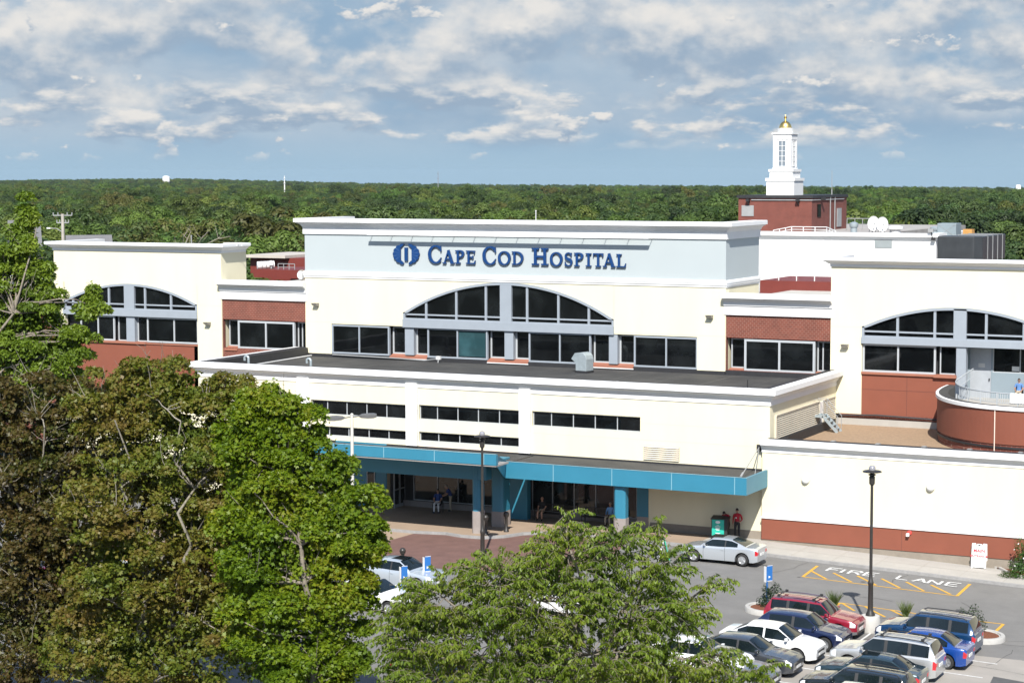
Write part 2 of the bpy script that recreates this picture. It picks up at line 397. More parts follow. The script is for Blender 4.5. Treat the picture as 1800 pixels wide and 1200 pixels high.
# ------------------------------------------------------------------ painted markings
def line(mb, a, b, wd, dz=.009):
    a = Vector((a[0], a[1])); b = Vector((b[0], b[1])); d = (b-a).normalized(); n_ = Vector((-d.y, d.x))*wd/2
    mb.q([(p.x, p.y, gz(p.x)+dz) for p in (a-n_, b-n_, b+n_, a+n_)])
def gp(x, y): p = G(x, y); return (p.x, p.y)
mb = MB()
line(mb, gp(1437, 994), gp(1411, 1013.3), .16); line(mb, gp(1411, 1013.3), gp(1682, 1047), .12, .010); line(mb, gp(1682, 1047), gp(1705, 1026), .16)
for a, b in (((1427, 1003.5), (1452.5, 1017.3)), ((1465, 1006.5), (1497, 1022.6)), ((1507, 1011.5), (1540, 1028)), ((1549.5, 1016.5), (1582, 1033)), ((1593, 1022.3), (1624.5, 1038.4)), ((1636.5, 1027.5), (1671, 1044.3))):
    line(mb, gp(*a), gp(*b), .15, .011)
tag(mb.build('fire_lane_box', YEL), 'yellow hatched no-stopping box painted along the kerb under the FIRE LANE lettering', 'road marking')
mb = MB()
line(mb, gp(1477, 1059), gp(1612, 1078), .12); line(mb, gp(1480, 1059.5), gp(1502, 1073), .14, .011); line(mb, gp(1521, 1066), gp(1556, 1084), .14, .011); line(mb, gp(1567, 1072), gp(1600, 1088), .14, .011)
line(mb, gp(1477, 1059), gp(1462, 1070), .14, .011); line(mb, gp(1722, 1091.5), gp(1764, 1096.5), .12); line(mb, gp(1764, 1096.5), gp(1745, 1114), .15, .011); line(mb, gp(1640, 1081), gp(1722, 1091.5), .12)
tag(mb.build('hatched_island', YEL), 'yellow hatched strip painted behind the red wagon and the lamp post', 'road marking')
for yy in (87.62, 84.92, 82.2, 79.5, 76.8):
    for x0_, x1_ in ((-26.2, -19.95), (-32.2, -26.6)):
        mb = MB(); line(mb, (x0_, yy), (x1_, yy), .1)
        tag(mb.build('stall_line', WPAINT), 'white stall line painted on the asphalt between parked cars', 'road marking', 'white parking stall lines')
mb = MB(); line(mb, (-26.4, 90.2), (-26.4, 70), .1, .010); tag(mb.build('centre_line', WPAINT), 'long white line painted where the parked cars meet nose to nose', 'road marking')
# cracks and sealed seams in the asphalt
CRK = mat('asphalt_crack', (.06, .058, .055), .9)
mb = MB()
for k in range(16):
    p_ = Vector((rng.uniform(-48, -17), rng.uniform(84, 103.5))); a_ = rng.uniform(-.5, .5)+(1.57 if k % 3 == 0 else 0)
    for j in range(int(rng.integers(3, 9))):
        q_ = p_+Vector((math.cos(a_), math.sin(a_)))*rng.uniform(.5, 1.1)
        if q_.y < 103.9: line(mb, p_, q_, rng.uniform(.02, .045), .0075)
        p_ = q_; a_ += rng.uniform(-.5, .5)
tag(mb.build('asphalt_cracks', CRK), kind='structure')
OIL = mat('oil_stain', (.075, .073, .07), .7, var=.3, vscale=5)
mb = MB()
for k in range(26):
    x_, y_, r_ = rng.uniform(-33, -18), rng.uniform(79, 92), rng.uniform(.08, .3)
    if k > 15: x_, y_ = rng.uniform(-46, -18), rng.uniform(94, 103)
    mb.q([(x_+r_*math.cos(a_)*rng.uniform(.7, 1.2), y_+r_*math.sin(a_)*rng.uniform(.7, 1.2), gz(x_)+.0065) for a_ in np.linspace(0, 6.28, 11)[:-1]])
tag(mb.build('oil_stains', OIL), kind='structure')
# FIRE LANE in stroked letters
STK = {'F': [[(0, 0), (0, 1)], [(0, 1), (.75, 1)], [(0, .52), (.6, .52)]], 'I': [[(.3, 0), (.3, 1)]],
       'R': [[(0, 0), (0, 1)], [(0, 1), (.6, 1), (.72, .77), (.6, .52), (0, .52)], [(.35, .52), (.75, 0)]],
       'E': [[(0, 0), (0, 1)], [(0, 1), (.75, 1)], [(0, .52), (.62, .52)], [(0, 0), (.75, 0)]], 'L': [[(0, 0), (0, 1)], [(0, 0), (.7, 0)]],
       'A': [[(0, 0), (.4, 1), (.8, 0)], [(.16, .36), (.64, .36)]], 'N': [[(0, 0), (0, 1), (.72, 0), (.72, 1)]]}
FLT = thing('fire_lane_lettering', 'white FIRE LANE lettering painted on the asphalt beside the kerb', 'road lettering', (-29, 102.5, gz(-29))); k = 0
for ch, px, py in (('F', 1452, 1002.6), ('I', 1469, 1004.9), ('R', 1489.5, 1007.6), ('E', 1516.5, 1011), ('L', 1575, 1017.2), ('A', 1603, 1021.3), ('N', 1629.5, 1024.9), ('E', 1661, 1028.8)):
    o_ = G(px, py); mb = MB()
    for st in STK[ch]:
        for a, b in zip(st, st[1:]):
            line(mb, (o_.x+a[0]*.84, o_.y+a[1]*.92), (o_.x+b[0]*.84, o_.y+b[1]*.92), .15, .012+.0006*k); k += 1
    mb.build('letter', WPAINT, FLT)

# ================================================================== HOSPITAL BUILDING
HB = thing('hospital_building', 'cream stucco hospital with arched windows, brick bays and a teal entrance canopy', 'building', (-58, 120.2, 0))
def px(x, y, Yv): p = onY(x, y, Yv); return p.x
def wall(x0, x1, z0, z1, Yv, holes=(), t=.35, mi=0, mb=None):
    mb = mb or MB()
    xs = sorted({x0, x1, *[min(max(h[0], x0), x1) for h in holes], *[min(max(h[1], x0), x1) for h in holes]})
    zs = sorted({z0, z1, *[min(max(h[2], z0), z1) for h in holes], *[min(max(h[3], z0), z1) for h in holes]})
    def solid(i, j):
        if i < 0 or j < 0 or i >= len(xs)-1 or j >= len(zs)-1: return False
        cx = (xs[i]+xs[i+1])/2; cz = (zs[j]+zs[j+1])/2
        return not any(h[0] < cx < h[1] and h[2] < cz < h[3] for h in holes)
    for i in range(len(xs)-1):
        for j in range(len(zs)-1):
            if not solid(i, j): continue
            a, b, c, d = xs[i], xs[i+1], zs[j], zs[j+1]; y0, y1 = Yv, Yv+t
            mb.q([(a, y0, c), (b, y0, c), (b, y0, d), (a, y0, d)], mi); mb.q([(a, y1, c), (b, y1, c), (b, y1, d), (a, y1, d)], mi)
            if not solid(i-1, j): mb.q([(a, y0, c), (a, y0, d), (a, y1, d), (a, y1, c)], mi)
            if not solid(i+1, j): mb.q([(b, y0, c), (b, y0, d), (b, y1, d), (b, y1, c)], mi)
            if not solid(i, j-1): mb.q([(a, y0, c), (b, y0, c), (b, y1, c), (a, y1, c)], mi)
            if not solid(i, j+1): mb.q([(a, y0, d), (b, y0, d), (b, y1, d), (a, y1, d)], mi)
    return mb
def window(x0, x1, z0, z1, Yv, verts=(), horis=(), fw=.08, fd=.12, fm=None, gm=None, parent=None, gd=.07):
    mb = MB(); fm = fm or MULL
    mb.box(x0, x0+fw, Yv, Yv+fd, z0, z1); mb.box(x1-fw, x1, Yv, Yv+fd, z0, z1)
    mb.box(x0+fw, x1-fw, Yv, Yv+fd, z1-fw, z1); mb.box(x0+fw, x1-fw, Yv, Yv+fd, z0, z0+fw)
    for v in verts: mb.box(v-fw*.45, v+fw*.45, Yv+.004, Yv+fd, z0+fw, z1-fw)
    for h in horis: mb.box(x0+fw, x1-fw, Yv+.008, Yv+fd, h-fw*.4, h+fw*.4)
    o = mb.build('window', fm, parent)
    MB().q([(x0+.01, Yv+gd, z0+.01), (x1-.01, Yv+gd, z0+.01), (x1-.01, Yv+gd, z1-.01), (x0+.01, Yv+gd, z1-.01)]).build('pane', gm or GLASS, o)
    return o
CORN = lambda zt, h, ov, wob=-.3: [(0, zt-h), (.06, zt-h), (.06, zt-h*.72), (ov*.35, zt-h*.66), (ov*.55, zt-h*.5), (ov*.85, zt-h*.38), (ov*.85, zt-h*.33), (ov, zt-h*.32), (ov, zt-.03), (ov-.04, zt), (wob, zt), (wob, zt-.5)]
def arch_unit(xc, hs, zs, zt, Yv, zb, zbt, muls, hz_, colw, parent, mbwall, ztop):
    """segmental arch window over a spandrel beam: fills the wall above the arc, frame, panes, beam, pier"""
    rise = zt-zs; Rr = (hs*hs+rise*rise)/(2*rise); zc = zt-Rr
    arc = lambda x, r=Rr: zc+math.sqrt(max(0, r*r-(x-xc)**2))
    n = 48; xs = [xc-hs+2*hs*i/n for i in range(n+1)]
    for a, b in zip(xs, xs[1:]):
        mbwall.q([(a, Yv, arc(a)), (b, Yv, arc(b)), (b, Yv, ztop), (a, Yv, ztop)])
        mbwall.q([(a, Yv, arc(a)), (b, Yv, arc(b)), (b, Yv+.3, arc(b)), (a, Yv+.3, arc(a))])
    fr = MB()
    ri = Rr-.17
    for a, b in zip(xs, xs[1:]):
        za, zb_ = arc(a)-.004, arc(b)-.004; ia, ib = max(zs-.05, arc(a, ri)), max(zs-.05, arc(b, ri))
        fr.q([(a, Yv-.05, za), (b, Yv-.05, zb_), (b, Yv-.05, ib), (a, Yv-.05, ia)])
        fr.q([(a, Yv-.05, ia), (b, Yv-.05, ib), (b, Yv+.2, ib), (a, Yv+.2, ia)])
        fr.q([(a, Yv-.05, za), (b, Yv-.05, zb_), (b, Yv+.01, zb_), (a, Yv+.01, za)])
    for v in muls: fr.box(v-.075, v+.075, Yv+.02, Yv+.2, zbt, arc(v)-.1)
    for s_ in (-1, 1): fr.box(xc+s_*(hs-.07)-.07, xc+s_*(hs-.07)+.07, Yv-.05, Yv+.2, zbt, zs+.06)
    fr.box(xc-hs+.14, xc+hs-.14, Yv+.03, Yv+.19, hz_-.05, hz_+.05)
    fr.box(xc-hs+.14, xc+hs-.14, Yv+.01, Yv+.19, zbt, zbt+.09)
    fo = fr.build('window', GREYB, parent); fo['label'] = 'arched window with blue grey frame'
    pm = MB()
    for a, b in zip(xs, xs[1:]): pm.q([(a, Yv+.14, zbt-.05), (b, Yv+.14, zbt-.05), (b, Yv+.14, arc(b)-.02), (a, Yv+.14, arc(a)-.02)])
    pm.build('pane', GLASS, fo)
    MB().box(xc-hs-.02, xc+hs+.02, Yv-.12, Yv+.25, zb, zbt).build('spandrel_beam', GREYB, parent)
    if colw: MB().box(xc-colw/2, xc+colw/2, Yv-.045, Yv+.22, zbt+.002, arc(xc)-.06).build('pier', GREYB, parent)
# ---- centre block
X0, X1 = -76.56, -45.0; ZB = 8.17
mbw = wall(X0, X1, ZB+.22, 13.76, YC, [(-74.42, -46.93, 8.0, 10.52), (-68.6, -52.77, 10.3, 13.74)])
arch_unit(-60.68, 7.92, 11.46, 13.71, YC, 10.47, 11.02, [px(x, 540, YC) for x in (748.5, 801.5, 853.5, 926, 981, 1034.5)], px(0, 0, YC)*0+11.36, .86, HB, mbw, 13.74)
mbw.build('wall', CREAM, HB)
MB().box(X0, X1, YC+.36, 126.4, 10.6, 13.7).box(X1-.3, X1, YC+.36, 126.4, 8.4, 10.6).build('side_wall', CREAM, HB)
sw_ = MB().box(X0, X1, YC, 126.4, 14.1, 16.86).build('sign_wall', SIGNW, HB)
MB().sweep([(X0, 126.4), (X0, YC), (X1, YC), (X1, 126.4)], [(0, 13.73), (.05, 13.73), (.07, 13.86), (.11, 13.88), (.11, 13.98), (.14, 14.0), (.14, 14.12), (.03, 14.2), (0, 14.2)]).build('trim_band', WHITE, HB)
MB().sweep([(X0, 126.4), (X0, YC), (X1, YC), (X1, 126.4)], [(0, 16.8), (.10, 16.8), (.10, 17.28), (.14, 17.3), (.2, 17.42), (.30, 17.52), (.46, 17.58), (.46, 17.62), (.58, 17.63), (.58, 17.87), (.54, 17.9), (-.4, 17.9), (-.4, 17.3)]).build('cornice', WHITE, HB)
MB().box(X0+.3, X1-.3, YC+.3, 126.2, 17.1, 17.35).build('roof', ROOF, HB)
# base flashing and lower windows
fl = MB().box(X0+.3, X1-.02, YC-.03, YC+.02, ZB-.1, ZB+.225)
fl.box(-74.44, -46.9, YC+.04, YC+.3, ZB-.1, 8.44); fl.build('base_flashing', FLASH, HB)
for a, b, ms in ((583, 684, (631,)), (751, 856.5, (803.5,)), (929, 1038, (983.5,)), (1114, 1226, (1170.5,))):
    o = window(px(a, 600, YC), px(b, 610, YC), 8.44, 10.47, YC+.02, [px(m_, 610, YC) for m_ in ms], fw=.11, fd=.2, parent=HB, gd=.09, fm=GREYB)
    if a == 751:
        xa, xb = px(803.5, 610, YC)+.08, px(856.5, 610, YC)-.17
        MB().q([(xa, YC+.105, 8.62), (xb, YC+.105, 8.62), (xb, YC+.105, 10.3), (xa, YC+.105, 10.3)]).build('curtained_pane', GLASST, o)
for a, b, c0, c1 in ((685, 750.5, 711.5, 727), (857, 928.5, 886.5, 902), (1039, 1113.5, 1070, 1085)):
    xa, xb, ca, cb = [px(v, 610, YC) for v in (a, b, c0, c1)]
    window(xa+.02, ca, 8.56, 10.47, YC+.42, fw=.1, fd=.12, parent=HB); window(cb, xb-.02, 8.56, 10.47, YC+.42, fw=.1, fd=.12, parent=HB)
    MB().box(ca, cb, YC+.03, YC+.6, 8.55, 10.47).build('column', GREYB, HB)
    MB().q([(xa, YC-.06, 8.40), (xb, YC-.06, 8.40), (xb, YC+.42, 8.56), (xa, YC+.42, 8.56)]).q([(xa, YC-.06, 8.30), (xb, YC-.06, 8.30), (xb, YC-.06, 8.40), (xa, YC-.06, 8.40)]).build('sill', SILL, HB)
    MB().box(xa-.02, xb+.02, YC-.065, YC-.02, 8.25, 8.31).build('flashing_strip', WHITE, HB)
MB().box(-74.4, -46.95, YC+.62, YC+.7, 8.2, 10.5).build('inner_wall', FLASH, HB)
# ---- connectors (brick bays)
def connector(xa, xb, w0, w1, zbase, parent, sillz):
    mbk = wall(xa, xb, zbase, 12.05, YC+.10, [(w0, w1, 8.5, 10.56)], t=.3)
    mbk.build('brick_wall', BRICK, parent)
    MB().box(xa, xb, YC+.10, 128, 12.04, 12.7).build('frieze', WHITE, parent)
    MB().sweep([(xa-.12, YC), (xb+.12, YC)], [(-.2, 12.02), (.04, 12.02), (.05, 12.6), (.12, 12.62), (.16, 12.82), (.30, 12.98), (.46, 13.06), (.46, 13.10), (.56, 13.11), (.56, 13.36), (.52, 13.4), (-.6, 13.4), (-.6, 12.9)]).build('cornice', WHITE, parent)
    MB().box(xa, xb, YC+.5, 140, 12.7, 12.9).build('roof', mat('pale_roof', (.42, .40, .36), .9, var=.1, vscale=1), parent)
    for s_ in (0, 1): pass
def conn_windows(xa, xb, pa, pb, pm, w0, w1, parent):
    window(pa, pb, 8.48, 10.5, YC+.12, [pm], fw=.14, fd=.2, parent=parent)
    window(w0+.05, pa-.02, 8.6, 10.5, YC+.55, fw=.08, parent=parent); window(pb+.02, w1-.05, 8.6, 10.5, YC+.55, [(pb+w1)/2-.1], fw=.08, parent=parent)
    for u, v in ((w0-.02, pa), (pb, w1+.02)):
        MB().q([(u, YC+.02, 8.42), (v, YC+.02, 8.42), (v, YC+.55, 8.6), (u, YC+.55, 8.6)]).q([(u, YC+.02, 8.3), (v, YC+.02, 8.3), (v, YC+.02, 8.42), (u, YC+.02, 8.42)]).build('sill', SILL, parent)
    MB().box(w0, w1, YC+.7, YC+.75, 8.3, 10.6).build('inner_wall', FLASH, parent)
connector(-45.0+.002, -38.06, -44.97, -38.09, 8.45, HB, 8.5)
conn_windows(-45, -38.06, px(1307, 620, YC), px(1431.5, 620, YC), px(1368.5, 620, YC), -44.85, -38.12, HB)
MB().box(-44.98, -38.1, YC-.02, YC+.08, 8.0, 8.47).build('base_flashing', FLASH, HB)
connector(-83.7, -76.562, -83.67, -76.6, 6.0, HB, 8.5)
conn_windows(-83.7, -76.56, px(416.5, 590, YC), px(516, 590, YC), px(465.5, 590, YC), -83.5, -76.6, HB)
connector(-114, -99.0, -111, -102, 0, HB, 8.5)
window(-111, -102, 8.5, 10.5, YC+.15, [-109, -107, -104], parent=HB)
# ---- right block
xr0, xr1 = -38.06, -12.0
mbr = wall(xr0, xr1, 6.1, 15.3, YC, [(-36.05, -24.35, 6.0, 12.9)])
arch_unit(-30.2, 5.85, 11.54, 12.88, YC, 10.52, 10.92, [px(x, 570, YC) for x in (1577.5, 1643, 1733.5, 1800)], 11.27, .0, HB, mbr, 12.9)
mbr.build('wall', CREAM, HB)
ca, cb = px(1676.5, 570, YC), px(1699, 570, YC)
MB().box(ca, cb, YC-.05, YC+.2, 10.922, 12.80).build('pier', GREYB, HB)
MB().sweep([(xr0, 124), (xr0, YC), (xr1, YC)], CORN(15.8, .58, .5)).build('cornice', WHITE, HB)
MB().box(xr0+.2, xr1, YC+.36, 135, 14.9, 15.2).build('roof', ROOF, HB)
MB().box(xr0, xr0+.3, YC+.36, 126, 6, 15.3).build('side_wall', CREAM, HB)
rp = MB(); rp.box(-36.04, px(1680, 690, YC), YC+.06, YC+.25, 6.1, 8.62)
rp.build('red_panel', REDP, HB)
gro = MB(); gro.box(-36.04, px(1680, 690, YC), YC+.055, YC+.058, 7.66, 7.69); gro.box(px(1593, 690, YC), px(1594, 690, YC), YC+.055, YC+.058, 6.1, 8.6)
gro.build('panel_joint', mat('dark_red_joint', (.12, .04, .028), .9), HB)
MB().box(-36.06, px(1642, 650, YC), YC-.06, YC+.3, 8.62, 8.76).box(px(1642, 650, YC)+.002, px(1682, 650, YC), YC-.18, YC+.3, 8.60, 8.78).build('sill', SILL, HB)
window(-36.03, px(1644, 630, YC), 8.76, 10.5, YC+.12, [px(1577.5, 630, YC)], fw=.12, parent=HB)
window(px(1650, 630, YC), px(1680, 630, YC), 8.78, 10.5, YC+.3, fw=.07, parent=HB)
MB().box(px(1681, 640, YC), px(1698, 640, YC), YC-.02, YC+.45, 7.3, 10.52).build('column', GREYB, HB)
# balcony recess: back wall, door, window, railing
YB = YC+1.3; PALE_SHADE = mat('pale_blue_panel_shaded', (.19, .235, .265), .7, var=.03)  # panel colour darkened to stand in for shade inside the recess
xd0, xd1 = px(1702, 640, YB), px(1743, 640, YB)
bw = wall(px(1690, 640, YB), -24.3, 7.3, 10.6, YB, [(xd1+.06, -24.6, 8.92, 10.5), (xd0+.12, xd1-.02, 7.3, 10.38)], t=.2); bw.build('balcony_wall', PALE_SHADE, HB)
dr = MB().box(xd0+.12, xd1-.02, YB+.05, YB+.1, 7.3, 10.36); do = dr.build('door', mat('grey_door', (.30, .32, .345), .55), HB)
MB().box(xd1-.16, xd1-.1, YB-.02, YB+.05, 8.4, 8.55).build('handle', BLACKM, do)
xc_ = (xd0+xd1)/2+.1
MB().box(xc_-.2, xc_+.2, YB+.035, YB+.048, 9.2, 9.45).build('notice', mat('paper', (.5, .5, .48), .9), do)
wo_ = window(xd1+.06, -24.6, 8.92, 10.5, YB+.04, [px(1793, 640, YB)], fw=.06, parent=HB)
xn = px(1785, 643, YB); MB().box(xn-.22, xn+.22, YB+.06, YB+.1, 9.05, 9.33).build('notice', mat('paper_notice', (.55, .55, .52), .9), wo_)
MB().box(px(1690, 640, YC), -24.3, YC+.02, YB, 10.5, 10.58).build('soffit', PALE_SHADE, HB)
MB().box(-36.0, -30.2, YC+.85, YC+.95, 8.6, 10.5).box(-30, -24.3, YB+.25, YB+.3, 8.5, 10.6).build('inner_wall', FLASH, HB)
# curved terrace wall
bow = []; a_, b_, ex = 7.1, 10.2, 2.25
for i in range(49):
    t_ = math.pi-math.pi*i/48*.62
    c_, s_ = math.cos(t_), math.sin(t_)
    bow.append((-23.55+a_*math.copysign(abs(c_)**(2/ex), c_), YC-b_*abs(s_)**(2/ex)))
MB().sweep(bow, [(-.3, 6.1), (0, 6.1), (0, 7.98), (-.3, 7.98)]).build('terrace_wall', REDP, HB)
MB().sweep(bow, [(-.1, 5.4), (-.06, 5.4), (-.06, 6.1), (-.3, 6.1)]).build('terrace_base', BRICK, HB)
MB().sweep(bow, [(-.02, 5.86), (.02, 5.86), (.02, 5.98), (-.02, 5.98)]).build('terrace_flashing', FLASH, HB)
MB().sweep(bow, [(-.3, 7.98), (.09, 7.99), (.09, 8.17), (.05, 8.19), (-.08, 8.19)]).build('terrace_coping', WHITE, HB)
MB().sweep(bow, [(-.07, 8.18), (-.09, 8.2), (-.62, 8.17), (-.62, 7.2)]).build('terrace_parapet', ROOF, HB)
tj = onY(1757, 740, 111.2)
fl_ = MB(); fl_.q([(x_+.7, y_+.2, 7.35) for x_, y_ in bow]+[(-15, YC+1.5, 7.35), (-29.8, YC+1.5, 7.35)]).build('terrace_floor', CONC, HB)
k_ = min(range(len(bow)), key=lambda i: abs(bow[i][0]-tj.x))
MB().bar((bow[k_][0], bow[k_][1]-.02, 5.5), (bow[k_][0], bow[k_][1]-.02, 7.99), .05, mi=0).build('expansion_joint', mat('joint_sealant', (.6, .5, .42), .8), HB)
def inset(path, d):
    out = []
    for k in range(len(path)):
        a = Vector(path[max(0, k-1)]); b = Vector(path[min(len(path)-1, k+1)]); t = (b-a).normalized(); out.append((path[k][0]-t.y*d, path[k][1]+t.x*d))
    return out
ri_ = inset(bow[6:], 1.05)
rl = MB()
rl.tube([(x_, y_, 8.80) for x_, y_ in ri_], .035, 6); rl.tube([(x_, y_, 8.26) for x_, y_ in ri_], .02, 5)
acc = 0
for (xa_, ya_), (xb_, yb_) in zip(ri_, ri_[1:]):
    L_ = math.hypot(xb_-xa_, yb_-ya_); 
    while acc < L_:
        f_ = acc/L_; x_, y_ = xa_+f_*(xb_-xa_), ya_+f_*(yb_-ya_); rl.box(x_-.014, x_+.014, y_-.014, y_+.014, 8.24, 8.8); acc += .14
    acc -= L_
for x_, y_ in ri_[::5]: rl.box(x_-.03, x_+.03, y_-.03, y_+.03, 7.3, 8.82)
rx_, ry_ = ri_[0]
rl.tube([(rx_, ry_, 8.8), (rx_+.35, YC-.2, 9.25)], .03, 6); rl.tube([(rx_, ry_, 8.3), (rx_+.35, YC-.2, 8.75)], .02, 6)
for i in range(14):
    f_ = i/13; rl.tube([(rx_+.35*f_, ry_+(YC-.2-ry_)*f_, 8.3+.45*f_), (rx_+.35*f_, ry_+(YC-.2-ry_)*f_, 8.8+.45*f_)], .012, 4)
rl.build('railing', MULL, HB)
# ---- left block
xl0, xl1 = -98.95, -83.7
mbl = wall(xl0, xl1, 0, 15.4, YC, [(-98.0, -85.84, 4.0, 12.96)])
arch_unit(-91.95, 6.1, 11.52, 12.94, YC, 10.52, 11.02, [px(x, 540, YC) for x in (128, 159, 191, 254.5, 300, )], 11.4, .92, HB, mbl, 12.96)
mbl.build('wall', CREAM, HB)
MB().box(xl1-.3, xl1, YC+.36, 123.4, 7, 15.4).build('side_wall', CREAM, HB)
MB().sweep([(xl0, 126), (xl0, YC), (xl1, YC), (xl1, 123.3)], CORN(15.98, .66, .5)).build('cornice', WHITE, HB)
MB().box(xl0+.2, xl1-.2, YC+.36, 123.2, 15.2, 15.5).build('roof', ROOF, HB)
MB().box(-98.0, -85.84, YC+.05, YC+.3, 5, 8.5).box(-86.2, -85.84, YC+.05, YC+.3, 5, 8.5).build('red_panel', REDP, HB)
MB().box(-98.0, px(257, 606, YC), YC-.08, YC+.5, 8.48, 8.64).box(px(257, 606, YC)+.002, -85.83, YC-.02, YC+.5, 8.5, 8.6).build('sill', SILL, HB)
for a, b, ms in ((140, 200, (171,)), (257, 347, (304.5,))):
    window(px(a, 580, YC), px(b, 580, YC), 8.64, 10.5, YC+.1, [px(v, 580, YC) for v in ms], fw=.12, parent=HB)
window(px(203, 580, YC), px(222, 580, YC), 8.64, 10.5, YC+.35, fw=.08, parent=HB); window(px(237, 580, YC), px(256.5, 580, YC), 8.64, 10.5, YC+.35, fw=.08, parent=HB)
MB().box(px(222, 580, YC), px(236.5, 580, YC), YC+.02, YC+.5, 8.6, 10.53).build('column', GREYB, HB)
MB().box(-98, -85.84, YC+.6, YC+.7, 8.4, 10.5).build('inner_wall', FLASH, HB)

# ---- entrance wing
fx0, fx1 = -77.0, -37.66
holes = [(-68.36, -61.36, 5.80, 6.72), (-60.50, -53.56, 5.85, 6.77), (-52.70, -45.64, 5.87, 6.78), (-68.36, -61.37, 4.46, 5.08), (-60.5, -53.57, 4.5, 5.1), (-62.8, -45.1, .0, 3.2)]
wall(fx0, fx1, -.2, 8.0, YF, holes, t=.4).build('wall', CREAM, HB)
for (a, b, c, d), pxs, lw in ((holes[0], (574, 608, 643, 678), 0), (holes[1], (767, 803, 839, 876), 0), (holes[2], (967.5, 1006, 1044.5, 1083.5), 0),
                          (holes[3], (577, 611, 646.5, 681.5), 1), (holes[4], (769, 806, 842, 879), 1)):
    window(a+.01, b-.01, c+.005, d-.005, YF+.14, [px(v, 740, YF) for v in pxs], fw=.055, parent=HB, gm=GLASS, gd=.05)
    if lw: MB().q([(a, YF-.02, c-.3), (b, YF-.02, c-.3), (b, YF+.14, c), (a, YF+.14, c)]).build('sill', mat('pink_cream_sill', (.55, .45, .37), .85), HB)
for a, b in ((-69.31, -68.42), (-61.34, -60.55), (-53.5, -52.75)):
    MB().box(a, b, YF-.18, YF, 4.22, 8.12).build('pilaster', WHITE, HB)
MB().sweep([(fx0, YC-.02), (fx0, YF), (fx1, YF), (fx1, YC-.05)], [(0, 7.83), (.05, 7.83), (.05, 8.12), (.12, 8.15), (.2, 8.3), (.34, 8.40), (.36, 8.46), (.46, 8.47), (.46, 8.76), (.42, 8.8), (-.06, 8.8)]).build('cornice', WHITE, HB)
MB().sweep([(fx0, YC-.02), (fx0, YF), (fx1, YF), (fx1, YC-.05)], [(-.06, 8.8), (-.08, 8.82), (-.62, 8.76), (-.7, 8.1)]).build('parapet_membrane', FLASH, HB)
rfo = MB().box(fx0+.3, fx1-.3, YF+.35, YC+.3, 8.05, 8.165).build('roof', ROOF, HB)
sidew = MB().box(fx1-.35, fx1, YF+.4, YC, -.2, 8.0).build('side_wall', CREAM, HB)
MB().box(fx0, fx0+.35, YF+.4, YC, -.2, 8.0).build('side_wall', CREAM, HB)
SEAM = mat('roof_seam', (.06, .06, .058), .6)
for k in range(12): x_ = fx0+2.2+k*3.05; MB().box(x_, x_+.09, YF+.9, YC-.1, 8.166, 8.171).build('roof_seam', SEAM, HB)
for y_ in (YF+4.3, YF+8.4): MB().box(fx0+1.2, fx1-1, y_, y_+.09, 8.172, 8.176).build('roof_seam', SEAM, HB)
ws_ = MB().bar((fx0+.95, YF+4, 8.19), (fx0+.95, YC-.1, 8.24), .12, .05).build('roof_edge_strip', WHITE, HB)
# louvers on the side wall (facing right) and the front
def louver_side(pa, pb, n, name='louver'):
    a = onX(pa[0], pa[1], fx1); b = onX(pb[0], pb[1], fx1); z1 = a.z; z0 = b.z; y0, y1 = a.y, b.y
    mb = MB().box(fx1+.002, fx1+.02, y0, y1, z0, z1, 1)
    for k in range(n):
        z = z0+(k+.5)*(z1-z0)/n; h = (z1-z0)/n
        mb.q([(fx1+.02, y0, z+h*.5), (fx1+.02, y1, z+h*.5), (fx1+.10, y1, z-h*.25), (fx1+.10, y0, z-h*.25)]); mb.q([(fx1+.10, y0, z-h*.25), (fx1+.10, y1, z-h*.25), (fx1+.10, y1, z-h*.38), (fx1+.10, y0, z-h*.38)])
    mb.box(fx1+.002, fx1+.12, y0-.05, y0, z0, z1).box(fx1+.002, fx1+.12, y1, y1+.05, z0, z1).box(fx1+.002, fx1+.13, y0, y1, z1, z1+.06)
    mb.build('louver', [BEIGE, FLASH], HB, recalc=False)
louver_side((1362, 731), (1437.5, 744), 11); louver_side((1445, 704), (1465, 735), 11)
a = onX(1438.5, 707, fx1); b = onX(1444.5, 741, fx1)
MB().box(fx1+.002, fx1+.06, a.y, b.y, 5.7, a.z).build('access_panel', WHITE, HB)
la, lb = onY(1132, 782, YF), onY(1194, 811, YF)
mb = MB().box(la.x, lb.x, YF-.02, YF-.002, lb.z, la.z, 1); n = 7
for k in range(n):
    h = (la.z-lb.z)/n; z = lb.z+(k+.5)*h
    mb.q([(la.x, YF-.02, z+h*.45), (lb.x, YF-.02, z+h*.45), (lb.x, YF-.09, z-h*.22), (la.x, YF-.09, z-h*.22)]); mb.q([(la.x, YF-.09, z-h*.22), (lb.x, YF-.09, z-h*.22), (lb.x, YF-.09, z-h*.36), (la.x, YF-.09, z-h*.36)])
mb.build('louver', [BEIGE, FLASH], HB, recalc=False)
# hairline stucco joints
jm = mat('stucco_joint', (.50, .46, .32), .9); mb = MB()
mb.box(-45.4, fx1, YF-.003, YF-.001, 6.42, 6.432).box(-52.6, fx1, YF-.003, YF-.001, 5.45, 5.462).box(X0, -68.7, YC-.003, YC-.001, 10.62, 10.635).box(-52.7, X1, YC-.003, YC-.001, 10.62, 10.635)
mb.box(xr0, -36.1, YC-.003, YC-.001, 11.5, 11.512).box(xl1-2, xl1, YC-.003, YC-.001, 11.5, 11.51)
mb.build('stucco_joint', jm, HB)
MB().box(fx0, fx1, YF-.035, YF+.002, 3.98, 4.2).build('base_flashing', FLASH, HB)

